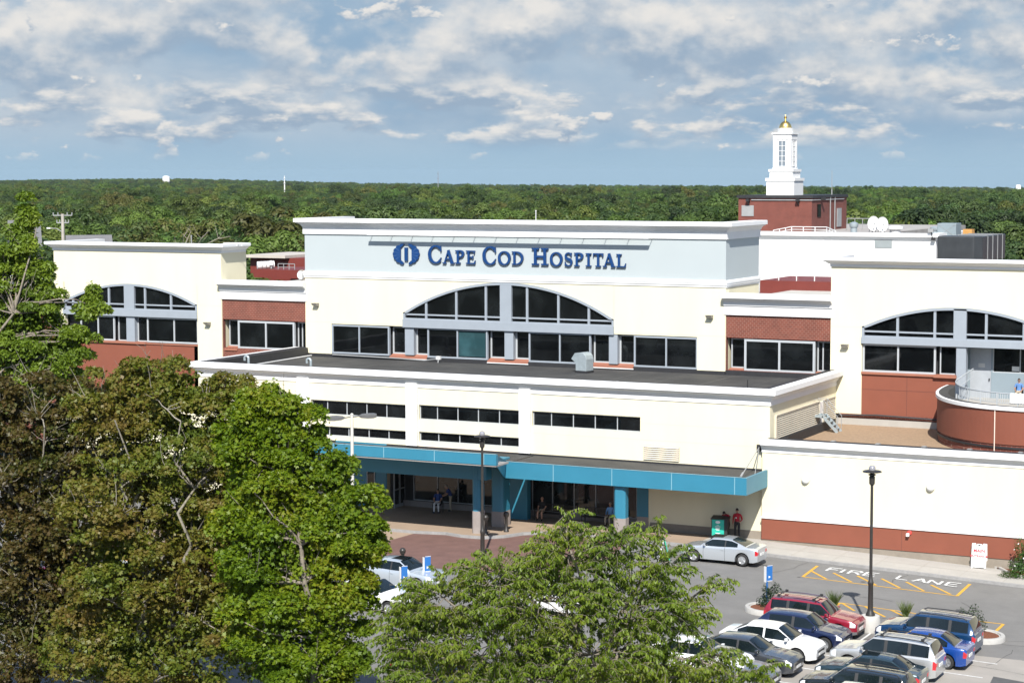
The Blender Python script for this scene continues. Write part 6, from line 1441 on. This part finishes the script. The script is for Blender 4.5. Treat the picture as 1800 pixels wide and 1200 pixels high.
def leaf_mesh(name, P, Nn, U, size, shape, material, parent, fold=.15):
    n = len(P); k = len(shape)
    Nn = Nn/np.linalg.norm(Nn, axis=1, keepdims=True); U = U-Nn*(U*Nn).sum(1, keepdims=True); U /= np.linalg.norm(U, axis=1, keepdims=True)+1e-9; Vv = np.cross(Nn, U)
    co = np.empty((n, k, 3))
    for j, (a, r_) in enumerate(shape):
        c, s = math.cos(R(a))*r_, math.sin(R(a))*r_
        co[:, j] = P+(U*c+Vv*s+Nn*(abs(s)*fold-.12*max(0, c)))*size[:, None]
    me = bpy.data.meshes.new(name); me.vertices.add(n*k); me.vertices.foreach_set('co', co.reshape(-1))
    me.loops.add(n*k); me.loops.foreach_set('vertex_index', np.arange(n*k, dtype=np.int32))
    me.polygons.add(n); me.polygons.foreach_set('loop_start', np.arange(0, n*k, k, dtype=np.int32)); me.polygons.foreach_set('loop_total', np.full(n, k, dtype=np.int32))
    me.update(calc_edges=True); me.materials.append(material)
    o = bpy.data.objects.new(name, me); COL.objects.link(o)
    if parent is not None: o.parent = parent
    return o
def usphere(n):
    v = rng.normal(size=(n, 3)); return v/np.linalg.norm(v, axis=1, keepdims=True)
def lobes_in(ells, lr, dens=1.0, inner=.25, zmin=None):
    out = []
    for c, rx, rz in ells:
        area = 4*math.pi*((rx*rx)**.8*2/3+(rx*rz)**.8/3)**1.0; n = max(5, int(dens*area/(math.pi*lr*lr)*.95))
        d = usphere(n); rr = np.where(rng.random(n) < inner, rng.uniform(.25, .7, n), rng.uniform(.78, 1.05, n))
        q = np.array(c)+d*rr[:, None]*np.array([max(.2, rx-lr*.5), max(.2, rx-lr*.5), max(.2, rz-lr*.4)])
        out.append(q)
    q = np.vstack(out)
    return q if zmin is None else q[q[:, 2] > zmin]
def lobe_leaves(lobes, lr, n_each, flat=.62, down=-.35, radial=.5, up=.85, jit=.55):
    m_ = len(lobes); n = m_*n_each; d = usphere(n); bad = d[:, 2] < down; d[bad, 2] *= -1
    L_ = np.repeat(np.arange(m_), n_each); r_ = lr*np.repeat(rng.uniform(.7, 1.25, m_), n_each)*rng.uniform(.45, 1.0, n)**.6
    P = lobes[L_]+d*r_[:, None]*np.array([1, 1, flat]); Nn = d*radial+np.array([0, 0, up])+rng.normal(size=(n, 3))*jit
    U = d*np.array([1, 1, .2])+rng.normal(size=(n, 3))*.6+np.array([0, 0, -.25])
    return P, Nn, U
BARK = mat('grey_bark', (.17, .145, .115), .9, var=.35, vscale=7, bump=.6, bscale=18); BARKL = mat('pale_lichen_bark', (.20, .18, .145), .9, var=.35, vscale=9, bump=.5, bscale=22); BARKD = mat('dark_bark', (.055, .045, .036), .9, var=.3, vscale=6)
def limb(mb, a, b, r0, r1, n=6, sag=.12, seg=5):
    a = Vector(a); b = Vector(b); L_ = (b-a).length; o_ = Vector(rng.normal(size=3)*.06*L_); pts, rs = [], []
    for i in range(seg+1):
        f = i/seg; p = a.lerp(b, f)+o_*math.sin(math.pi*f)+Vector((0, 0, -sag*L_*math.sin(math.pi*f)))
        if 0 < i < seg: p += Vector(rng.normal(size=3)*.02*L_)
        pts.append(p); rs.append(r0+(r1-r0)*f)
    mb.tube(pts, rs, n, cap=False); return pts
def fg_tree(name, label, cat, dist, base_px, ells_px, lr, nleaf, size, shape, lm, bark, trunk_r, dens=1., inner=.25, twigs=0, flat=.62, twig_r=.02, leafkw={}, gap=0.0, forks=1, scatter=.22):
    b = atdepth(base_px, 900, dist); base = Vector((b.x, b.y, gz(b.x))); t = thing(name, label, cat, base)
    s_ = dist/FPX; E_ = []
    for e in ells_px:
        p = atdepth(e[0], e[1], dist+(e[4] if len(e) > 4 else 0)); E_.append((p-base, e[2]*s_, e[3]*s_))
    lb = lobes_in(E_, lr, dens, inner, 1.2)
    if gap: lb = lb[rng.random(len(lb)) > gap]
    P, Nn, U = lobe_leaves(lb, lr, max(4, int(nleaf/len(lb))), flat, **leafkw)
    # loose leaves between the clumps
    m_ = int(len(P)*scatter); wts = np.array([rx*rx*rz for _, rx, rz in E_]); k_ = rng.choice(len(E_), m_, p=wts/wts.sum()); d_ = usphere(m_); C_ = np.array([tuple(c) for c, _, _ in E_]); RR = np.array([(rx, rx, rz) for _, rx, rz in E_])
    P2 = C_[k_]+d_*RR[k_]*(rng.uniform(.45, 1.04, m_))[:, None]; P = np.vstack([P, P2]); Nn = np.vstack([Nn, d_*.4+np.array([0, 0, .6])+rng.normal(size=(m_, 3))*.7]); U = np.vstack([U, d_+rng.normal(size=(m_, 3))*.6])
    sz = size*rng.uniform(.55, 1.3, len(P)); leaf_mesh('crown', P, Nn, U, sz, shape, lm, t)
    mb = MB(); top = max(c.z+rz*.4 for c, rx, rz in E_); cx = sum(c.x for c, _, _ in E_)/len(E_); cy = sum(c.y for c, _, _ in E_)/len(E_)
    stems = []
    for k in range(forks):
        a = 2*math.pi*k/forks+.6; spread = .0 if forks == 1 else top*.16
        stems.append(limb(mb, (0, 0, 0) if k == 0 else (0, 0, top*.18), (cx*.6+spread*math.cos(a), cy*.6+spread*math.sin(a), top*.9), trunk_r*(1 if k == 0 else .75), trunk_r*.18, 9, 0, 9))
    pts = [p for s in stems for p in s[1:]]
    trunk = mb.build('trunk', bark, t, local=True, smooth='all')
    mb = MB(); order = rng.permutation(len(lb))[:min(len(lb), 110)]
    for i in order:
        q = Vector(lb[i]); a = min(pts, key=lambda p: (p-q).length+max(0, (p.z-q.z+.4))*3); L_ = (q-a).length
        if L_ < .1: continue
        pp = limb(mb, a, q, min(trunk_r*.4, .018+.012*L_), .012, 5, -.05)
        for k in range(twigs):
            c = pp[rng.integers(2, len(pp))]; e_ = c+(Vector(usphere(1)[0])*.8+Vector((0, 0, .6)))*rng.uniform(.5, 1.3); limb(mb, c, e_, twig_r, .006, 4, 0, 3)
    mb.build('branch', bark, t, local=True, smooth='all'); return t
LM_LUSH = leafmat('lush_leaf', [(.068, .108, .011), (.112, .165, .015), (.165, .215, .022)], .5, .38)
LM_BRIGHT = leafmat('bright_maple_leaf', [(.085, .150, .007), (.140, .225, .009), (.210, .280, .012), (.28, .275, .020)], .35, .42)
LM_BROWN = leafmat('browning_maple_leaf', [(.070, .105, .014), (.110, .118, .022), (.132, .112, .024), (.138, .094, .026), (.09, .125, .018)], .42, .3, isl=.5)
LM_BROWN2 = leafmat('olive_maple_leaf', [(.072, .112, .011), (.118, .145, .016), (.150, .130, .022), (.142, .098, .024)], .4, .33, isl=.45)
LM_CHERRY = leafmat('cherry_leaf', [(.075, .115, .012), (.128, .175, .017), (.195, .245, .024), (.17, .165, .030)], .5, .42, isl=.6)
fg_tree('tall_tree', 'tall fresh green tree rising above the roofline at the left edge', 'tree', 96, 40, [(45, 372, 13, 30), (42, 410, 26, 32), (32, 450, 48, 42), (68, 480, 32, 34), (8, 510, 62, 48), (84, 522, 34, 32), (50, 560, 66, 42), (160, 515, 13, 34), (150, 553, 20, 20), (176, 542, 12, 10), (132, 592, 44, 20), (84, 620, 76, 34), (0, 620, 100, 60), (60, 665, 90, 40)],
        .50, 95000, .122, DIAMOND, LM_LUSH, BARK, .20, .95, .32, 1, flat=.72, leafkw=dict(jit=.75, up=.65), gap=.10, scatter=.10)
fg_tree('brown_maple', 'big maple with browning leaves and bare grey branches at the left edge', 'tree', 79, 35, [(50, 735, 90, 85), (130, 735, 75, 85), (10, 820, 120, 120), (110, 880, 120, 120), (20, 1000, 140, 120), (90, 1110, 160, 110), (-40, 720, 90, 90), (160, 1010, 100, 100), (175, 800, 70, 90)],
        .46, 140000, .105, MAPLE_SHAPE, LM_BROWN, BARKL, .14, .90, .40, 7, flat=.78, leafkw=dict(jit=.75, up=.6), gap=.16, forks=5, scatter=.12)
fg_tree('brown_maple', 'big olive and brown maple in front of the entrance, its pale fork showing through', 'tree', 75, 255, [(285, 690, 98, 64), (390, 705, 72, 54), (200, 720, 85, 75), (330, 790, 135, 95), (240, 880, 150, 105), (400, 900, 105, 120), (270, 1010, 165, 115), (390, 1030, 95, 110), (350, 1120, 150, 100), (190, 1130, 130, 90), (430, 790, 75, 95)],
        .46, 160000, .105, MAPLE_SHAPE, LM_BROWN2, BARKL, .15, .90, .40, 6, flat=.78, leafkw=dict(jit=.75, up=.6), gap=.16, forks=5, scatter=.12)
fg_tree('green_maple', 'bright green maple in front of the left end of the teal canopy', 'tree', 70, 520, [(470, 715, 58, 50), (440, 765, 70, 70), (508, 765, 75, 70), (548, 835, 85, 75), (592, 905, 88, 70), (500, 930, 95, 95), (616, 955, 74, 55), (560, 1040, 95, 78), (600, 1060, 70, 75), (540, 1180, 95, 60), (470, 1080, 90, 110), (460, 850, 75, 95), (450, 960, 90, 100), (600, 1150, 60, 50)],
        .46, 190000, .100, MAPLE_SHAPE, LM_BRIGHT, BARK, .20, .92, .30, 2, flat=.78, leafkw=dict(jit=.6, up=.7), gap=.06, scatter=.09)
# the cherry: arching twigs hung with long drooping leaves
def cherry(dist, base_px, ells_px, ntw, nl, size):
    b = atdepth(base_px, 900, dist); base = Vector((b.x, b.y, gz(b.x))); t = thing('cherry_tree', 'broad open crowned cherry tree with drooping leaves in the middle foreground', 'tree', base)
    s_ = dist/FPX; E_ = [(atdepth(e[0], e[1], dist)-base, e[2]*s_, e[3]*s_) for e in ells_px]
    wts = np.array([rx*rx*rz for c, rx, rz in E_])**.75; wts /= wts.sum()
    P, Nn, U, S_ = [], [], [], []; mb = MB(); st = []
    forks = []
    tm = MB(); top = max(c.z for c, _, _ in E_)
    fork0 = Vector((0, 0, top*.28)); limb(tm, (0, 0, 0), fork0, .2, .16, 10, 0, 4)
    for c, rx, rz in E_: forks.append(limb(tm, fork0, c, .085, .03, 7, -.08, 7))
    tm.build('trunk', BARK, t, local=True, smooth='all')
    for i in range(ntw):
        k = rng.choice(len(E_), p=wts); c, rx, rz = E_[k]; d = usphere(1)[0]; rr = rng.uniform(.3, 1.0)**.45
        e_ = Vector(c)+Vector(d*np.array([rx, rx, rz])*rr)
        if e_.z < 1: continue
        out = Vector((d[0], d[1], .25*d[2]+.12)).normalized(); L_ = rng.uniform(.5, 1.25); a = e_-out*L_*.6
        pts = []
        for j in range(6): f = j/5; pts.append(a+out*L_*f+Vector((0, 0, .22*L_*math.sin(f*2.0)-.32*L_*f*f)))
        mb.tube(pts, [.014, .012, .010, .008, .006, .004], 4, cap=False)
        if rng.random() < .12: q = min(forks[k], key=lambda p: (p-pts[0]).length); limb(mb, q, pts[0], .024, .014, 4, -.05, 4)
        m_ = int(nl*rng.uniform(.6, 1.3)*L_); f = rng.random(m_); idx = f*5; i0 = np.minimum(idx.astype(int), 4); pa = np.array([tuple(p) for p in pts]); q = pa[i0]+(pa[i0+1]-pa[i0])*(idx-i0)[:, None]
        side = np.cross(np.array(out), [0, 0, 1]); side /= np.linalg.norm(side)+1e-9; sg = rng.choice([-1, 1], m_)
        u_ = side*sg[:, None]*rng.uniform(.3, 1, m_)[:, None]+np.array(out)*rng.uniform(.0, .7, m_)[:, None]+np.array([0, 0, -1.0])*rng.uniform(.35, 1.2, m_)[:, None]
        nn_ = side*sg[:, None]*.8+np.array([0, 0, .75])+rng.normal(size=(m_, 3))*.45
        P.append(q+u_*size*.8+rng.normal(size=(m_, 3))*.02); Nn.append(nn_); U.append(u_); S_.append(size*rng.uniform(.65, 1.25, m_))
    leaf_mesh('crown', np.vstack(P), np.vstack(Nn), np.vstack(U), np.concatenate(S_), LONG, LM_CHERRY, t, .12)
    mb.build('branch', BARK, t, local=True, smooth='all'); return t
cherry(66, 1000, [(995, 925, 42, 42), (1000, 975, 85, 55), (1085, 955, 55, 50), (1158, 935, 16, 26), (880, 1010, 95, 42), (1165, 990, 60, 45), (1245, 1028, 40, 18), (780, 1050, 85, 48), (950, 1055, 130, 62), (1110, 1060, 100, 65), (1190, 1085, 70, 40), (735, 1120, 75, 55), (742, 1062, 48, 46), (705, 1110, 50, 60), (870, 1130, 125, 65), (1040, 1150, 130, 58), (1170, 1165, 75, 45), (1255, 1150, 55, 30), (1335, 1180, 45, 22), (770, 1190, 110, 40), (980, 1195, 170, 40), (1220, 1195, 80, 25)],
       2250, 46, .092)
# shrubs and grass
def shrub(p, r_, h, label, lm, name='shrub', n=1500, size=.06, flowers=False):
    t = thing(name, label, 'shrub', p); d = usphere(n); d[:, 2] = np.abs(d[:, 2]); rr = rng.uniform(.35, 1, n)**.5; lob = 1+.22*np.sin(d[:, 0]*5+d[:, 1]*4+d[:, 2]*6)
    P = d*(rr*lob)[:, None]*np.array([r_, r_, h])+np.array([0, 0, .03]); leaf_mesh('foliage', P, d+rng.normal(size=(n, 3))*.6+np.array([0, 0, .4]), rng.normal(size=(n, 3)), size*rng.uniform(.6, 1.3, n), DIAMOND, lm, t)
    mb = MB()
    for k in range(9): limb(mb, (0, 0, 0), Vector(usphere(1)[0]*np.array([r_*.6, r_*.6, .2]))+Vector((0, 0, h*.6)), .014, .006, 4, 0, 3)
    mb.build('stem', BARK, t, local=True)
    if flowers:
        m_ = 36; d = usphere(m_); d[:, 2] = np.abs(d[:, 2]); leaf_mesh('flower', d*1.05*np.array([r_, r_, h]), d, rng.normal(size=(m_, 3)), np.full(m_, .05), [(0, 1), (60, .8), (120, 1), (180, .8), (240, 1), (300, .8)], WHC, t)
    return t
LM_SHRUB = leafmat('dark_shrub_leaf', [(.012, .028, .008), (.022, .048, .012), (.035, .065, .016)], 2, .2)
shrub((-31.95, 91.9, gz(-32)+.2), .62, 1.05, 'dark bushy shrub in the round planter left of the red wagon', LM_SHRUB); shrub((-22.25, 92.0, gz(-22)+.2), .70, 1.15, 'dark bushy shrub in the round planter right of the deep blue crossover', LM_SHRUB)
q = G(1812, 1012); shrub((q.x, YR-1.25, gz(q.x)+.2), .85, 2.2, 'tall leafy shrub with white flowers at the right edge by the wall', leafmat('flowering_shrub_leaf', [(.03, .065, .012), (.055, .11, .018), (.09, .15, .025)], 1.5, .3), 'flowering_shrub', 2200, .075, True)
q = G(1782, 1006); shrub((q.x+.2, YR-1.9, gz(q.x)+.2), .5, .25, 'low ground cover plant in the bed at the right edge', leafmat('groundcover_leaf', [(.05, .10, .015), (.08, .14, .02)], 2, .3), 'ground_cover_plant', 500, .05)
GRS = leafmat('tall_grass', [(.06, .10, .025), (.11, .15, .04), (.16, .19, .06)], 2, .3)
for v, y0, lab in ((1467, 1070, 'clump of tall ornamental grass behind the red wagon windscreen'), (1592, 1088, 'clump of tall ornamental grass behind the deep blue crossover bonnet')):
    p = G(v, y0); t = thing('grass_clump', lab, 'grass', p); n = 260; a = rng.uniform(0, 2*np.pi, n); l_ = rng.uniform(.55, 1.05, n); sp_ = rng.uniform(.05, .55, n)
    U = np.stack([np.cos(a)*sp_, np.sin(a)*sp_, np.ones(n)], 1); P = U*l_[:, None]*.5; leaf_mesh('blades', P, np.stack([-np.sin(a), np.cos(a), .2*np.ones(n)], 1)+rng.normal(size=(n, 3))*.3, U, l_*.5, [(0, 1), (90, .022), (180, 1), (270, .022)], GRS, t)

# ================================================================== THE WOODS BEHIND
KINDS = [('dense dark green oak crown in the woods behind the hospital', [(.030, .053, .016), (.044, .074, .021), (.062, .098, .027)], 6.0, 7.2, .95),
         ('mid green rounded oak crown in the woods behind the hospital', [(.043, .071, .017), (.062, .098, .022), (.086, .126, .029)], 6.6, 6.6, 1.15),
         ('olive green broad crown in the woods behind the hospital', [(.062, .090, .016), (.090, .122, .022), (.120, .150, .030)], 5.8, 6.2, 1.0),
         ('brownish green crown in the woods behind the hospital', [(.074, .084, .018), (.102, .108, .024), (.128, .122, .032)], 5.5, 6.4, .95),
         ('fresh green full crown in the woods behind the hospital', [(.050, .088, .016), (.074, .122, .021), (.102, .152, .029)], 6.2, 6.0, 1.1)]
proto = []
for ki, (lab, cols, rx, rz, lr) in enumerate(KINDS):
    for va in range(2):
        lm = proto[-1][1] if va else leafmat('woodland_leaf', cols, .16, .25, .6, .22)
        cz = 17-rz; E_ = [(Vector((0, 0, cz)), rx*.72, rz*.9)]
        for k in range(7):
            a = 2*math.pi*k/7+rng.uniform(-.4, .4); E_.append((Vector((math.cos(a)*rx*.55, math.sin(a)*rx*.55, cz+rng.uniform(-.35, .45)*rz)), rx*rng.uniform(.34, .55), rz*rng.uniform(.3, .5)))
        lb = lobes_in(E_, lr*1.25, .85, .1, 3.0); P, Nn, U = lobe_leaves(lb, lr*1.25, max(6, 15000//len(lb)), .8, -.35, 1.0, .5, .30)
        cobj = leaf_mesh('crown', P, Nn, U, .25*rng.uniform(.6, 1.3, len(P)), DIAMOND, lm, None)
        mb = MB(); limb(mb, (0, 0, -1), (0, 0, cz+1), .28, .12, 7, 0, 4)
        for k in range(10): i = rng.integers(len(lb)); limb(mb, (0, 0, cz*.7+rng.uniform(0, 3)), Vector(lb[i])*.9, .1, .03, 5, -.05, 4)
        tr = mb.build('trunk', BARKD, None, local=True, smooth='all')
        proto.append((cobj, lm, tr, ki))
first_use = {}
def wood_tree(x, y, z, sc, k, rz, label=None, group='trees in the woods behind the hospital', name='woodland_tree', sxy=1.0):
    cobj, lm, tr, ki = proto[k]
    t = thing(name, label or KINDS[ki][0], 'tree', (x, y, z), rz, group if not label else None); t.scale = (sc*sxy, sc*sxy, sc)
    if k not in first_use: first_use[k] = 1; c, w_ = cobj, tr
    else: c, w_ = cobj.copy(), tr.copy(); COL.objects.link(c); COL.objects.link(w_)
    c.parent = t; w_.parent = t; return t
def cs2xy(c, s): return (-c*math.sin(YAW)+s*math.cos(YAW), c*math.cos(YAW)+s*math.sin(YAW))
pw = np.array([.24, .24, .18, .10, .24]); cand = []
c = 148.
far_pts = []
while c < 4200:
    dc = 7.2*(1+c/1400); ds = 8.2*(1+c/2200); s = -.30*c
    while s < .30*c:
        cc = c+rng.uniform(-.45, .45)*dc; ss = s+rng.uniform(-.45, .45)*ds; x, y = cs2xy(cc, ss); s += ds
        if (x > -67 and y < 197) or y < 140: continue
        cand.append((cc, x, y))
    c += dc
near_n = 285; cand.sort(); k = 0
def hscale(c, x, y):
    return rng.uniform(.84, 1.14) if c < 420 else rng.uniform(.72, .96)*(1.22 if rng.random() < .06 and c < 1700 else 1)
for cc, x, y in cand[:near_n]:
    kk = int(rng.choice(5, p=pw))*2+int(rng.integers(2)); wood_tree(x, y, far_drop(x, y)-.3, hscale(cc, x, y), kk, rng.uniform(0, 6.28), sxy=rng.uniform(.95, 1.35))
rest = cand[near_n:]
# special trees one can tell apart
for px_, py_, dist, k, sc, lab in ((505, 342, 212, 6, 1.19, 'tall brownish crowned tree standing out left of the sign wall'), (160, 384, 196, 7, 1.1, 'brownish tree right of the utility pole behind the left block'), (290, 352, 240, 7, 1.16, 'brown tinted broad tree above the middle of the left block roof'), (575, 360, 225, 4, 1.15, 'olive tree just left of the sign wall corner'), (650, 338, 235, 0, 1.18, 'tall dark tree rising right behind the left part of the sign wall'),
                                   (1640, 340, 232, 0, 1.2, 'broad dark tree towering behind the grey air conditioner'), (1260, 330, 330, 2, 1.2, 'tall rounded tree on the skyline left of the white cupola')):
    p = atdepth(px_, py_, dist); z = p.z-17*sc; wood_tree(p.x, p.y, z, sc, k, 1.3, lab, sxy=1.25)
p = atdepth(325, 372, 176); t = thing('bare_tree', 'grey half dead tree with bare twigs behind the left block roof', 'tree', (p.x, p.y, -2)); mb = MB(); H_ = p.z+2
st = limb(mb, (0, 0, 0), (0, 0, H_*.75), .26, .1, 7, 0, 6)
for k in range(26):
    a = st[rng.integers(3, len(st))]; d = Vector(usphere(1)[0]*np.array([1, 1, .3]))+Vector((0, 0, .75)); e_ = a+d*rng.uniform(1.8, 4.2); e_.z = min(e_.z, H_); pp = limb(mb, a, e_, .06, .02, 5, -.05, 4)
    for j in range(7): c_ = pp[rng.integers(1, len(pp))]; limb(mb, c_, c_+Vector(usphere(1)[0]*.9)+Vector((0, 0, .7)), .022, .008, 4, 0, 3)
mb.build('trunk', mat('dead_wood', (.24, .21, .17), .9, var=.2), t, local=True)
# the rest of the woods: one mass
far = bpy.data.meshes.new('distant_woods'); n = len(rest); far.vertices.add(n)
co = np.array([(x, y, far_drop(x, y)-.3) for c, x, y in rest]); far.vertices.foreach_set('co', co.reshape(-1))
at = far.attributes.new('tscale', 'FLOAT', 'POINT'); at.data.foreach_set('value', np.array([hscale(c, x, y) for c, x, y in rest]))
at = far.attributes.new('trot', 'FLOAT', 'POINT'); at.data.foreach_set('value', rng.uniform(0, 6.28, n))
at = far.attributes.new('tkind', 'INT', 'POINT'); at.data.foreach_set('value', (rng.choice(5, n, p=pw)*2+rng.integers(0, 2, n)).astype(np.int32))
fo = bpy.data.objects.new('distant_woods', far); COL.objects.link(fo); tag(fo, kind='stuff'); tag(fo, 'continuous green woodland stretching to the horizon', 'woods')
ng = bpy.data.node_groups.new('woods', 'GeometryNodeTree'); ng.interface.new_socket('Geometry', in_out='INPUT', socket_type='NodeSocketGeometry'); ng.interface.new_socket('Geometry', in_out='OUTPUT', socket_type='NodeSocketGeometry')
gi = ng.nodes.new('NodeGroupInput'); go = ng.nodes.new('NodeGroupOutput'); ip = ng.nodes.new('GeometryNodeInstanceOnPoints'); gi2 = ng.nodes.new('GeometryNodeGeometryToInstance')
for cobj, lm, tr, ki in proto[::-1]:
    oi = ng.nodes.new('GeometryNodeObjectInfo'); oi.inputs['Object'].default_value = cobj; oi.inputs['As Instance'].default_value = False; oi.transform_space = 'ORIGINAL'
    ng.links.new(oi.outputs['Geometry'], gi2.inputs[0])
def nattr(nm, ty):
    a = ng.nodes.new('GeometryNodeInputNamedAttribute'); a.data_type = ty; a.inputs[0].default_value = nm; return a.outputs[0]
ng.links.new(gi.outputs[0], ip.inputs['Points']); ng.links.new(gi2.outputs[0], ip.inputs['Instance']); ip.inputs['Pick Instance'].default_value = True
ng.links.new(nattr('tkind', 'INT'), ip.inputs['Instance Index'])
cx_ = ng.nodes.new('ShaderNodeCombineXYZ'); ng.links.new(nattr('trot', 'FLOAT'), cx_.inputs[2]); ng.links.new(cx_.outputs[0], ip.inputs['Rotation']); ng.links.new(nattr('tscale', 'FLOAT'), ip.inputs['Scale'])
ng.links.new(ip.outputs[0], go.inputs[0]); md = fo.modifiers.new('woods', 'NODES'); md.node_group = ng
# utility pole, masts, tank and roofs among the trees
p = atdepth(110, 376, 205); t = thing('utility_pole', 'grey wooden utility pole with cross arms and a street lamp behind the left block', 'utility pole', (p.x, p.y, -2)); h = p.z+2; rv = Vector(_R)
MB().tube([(0, 0, 0), (0, 0, h)], [.22, .16], 8).build('pole', mat('weathered_pole', (.36, .33, .29), .9, var=.15), t, local=True); mb = MB()
for dz, w_ in ((.15, .95), (.9, .6)):
    mb.bar(tuple(rv*-w_+Vector((0, 0, h-dz))), tuple(rv*w_+Vector((0, 0, h-dz))), .1)
    for u in (-1, -.5, .5, 1): mb.tube([tuple(rv*w_*u+Vector((0, 0, h-dz))), tuple(rv*w_*u+Vector((0, 0, h-dz+.3)))], .06, 6)
mb.build('cross_arm', GREYM, t, local=True); MB().tube([tuple(Vector((0, 0, h-1.9))), tuple(rv*-.6+Vector((0, 0, h-1.5))), tuple(rv*-1.3+Vector((0, 0, h-1.45)))], .04, 5).build('lamp_arm', GREYM, t, local=True); MB().box(*(sorted((rv.x*-1.2, rv.x*-1.75))+sorted((rv.y*-1.2-.12, rv.y*-1.75+.12))), h-1.52, h-1.38).build('street_lamp', WHITEP, t, local=True)
def mast(px_, y0, y1, dist, r_, lab, m_):
    p = atdepth(px_, y0, dist); q = atdepth(px_, y1, dist); t = thing('radio_mast', lab, 'mast', (p.x, p.y, q.z-12)); h = p.z-t.location.z
    MB().tube([(0, 0, 0), (0, 0, h*.7), (0, 0, h)], [r_, r_*.8, r_*.4], 6).build('mast', m_, t, local=True); MB().lathe([(r_*1.6, h*.72), (r_*1.6, h*.74)], n=8).lathe([(r_*1.5, h*.9), (r_*1.5, h*.92)], n=8).build('antenna_collar', m_, t, local=True)
mast(500, 309, 325, 1300, .45, 'white slender radio mast on the left part of the skyline', WHITEP); mast(770, 301, 326, 1900, .45, 'dark slender radio mast on the middle of the skyline', mat('mast_grey', (.2, .2, .22), .6))
def tank(px_, y0, y1, wpx, dist, lab):
    p = atdepth(px_, y0, dist); b = atdepth(px_, y1, dist); r_ = wpx/2*dist/FPX; t = thing('water_tank', lab, 'water tank', (p.x, p.y, b.z-14)); h = p.z-t.location.z
    MB().lathe([(r_*.9, 0), (r_, .1), (r_, h-r_*.45), (r_*.98, h-r_*.40)], n=24).build('drum', WHITEP, t, local=True, smooth=True); MB().lathe([(r_*1.03, h-r_*.4), (r_*.85, h-r_*.2), (r_*.5, h-.05*r_), (.05, h)], n=24).build('roof', WHITEP, t, local=True, smooth=True)
tank(292, 309, 318, 13, 2700, 'white domed water tank on the wooded hill at the left'); tank(1790, 324.5, 332, 9, 1900, 'small white domed tank on the skyline at the far right')
def house(px_, y_, dist, w_, d_, lab, roofm, wallm):
    p = atdepth(px_, y_, dist); t = thing('house', lab, 'house', (p.x, p.y, p.z-6.5), YAW+.3); MB().box(-w_/2, w_/2, -d_/2, d_/2, 0, 4.2).build('wall', wallm, t, local=True)
    i = MB(); i.prism([(-d_/2-.4, 4.0), (d_/2+.4, 4.0), (0, 6.5)], -w_/2-.3, w_/2+.3, axis='x'); rf = i.build('roof', roofm, t, local=True)
GRF = mat('grey_shingle', (.12, .12, .125), .9, var=.12)
house(156, 413, 168, 3.2, 4, 'grey roofed house just behind the left block', GRF, GREYM); house(42, 387, 190, 2.4, 4, 'grey roofed house showing through the tall tree at the left', GRF, GREYM)
# ------------------------------------------------------------------ the air
hm = bpy.data.materials.new('haze'); hm.use_nodes = True; t_ = hm.node_tree; t_.nodes.clear(); v_ = t_.nodes.new('ShaderNodeVolumePrincipled'); o_ = t_.nodes.new('ShaderNodeOutputMaterial')
v_.inputs['Color'].default_value = (.70, .90, 1, 1); v_.inputs['Density'].default_value = .000028; v_.inputs['Anisotropy'].default_value = .2; t_.links.new(v_.outputs[0], o_.inputs['Volume'])
hz_o = MB().box(-4200, 2600, -400, 6000, -110, 34).build('haze', hm); hz_o['kind'] = 'stuff'; hz_o.display_type = 'WIRE'
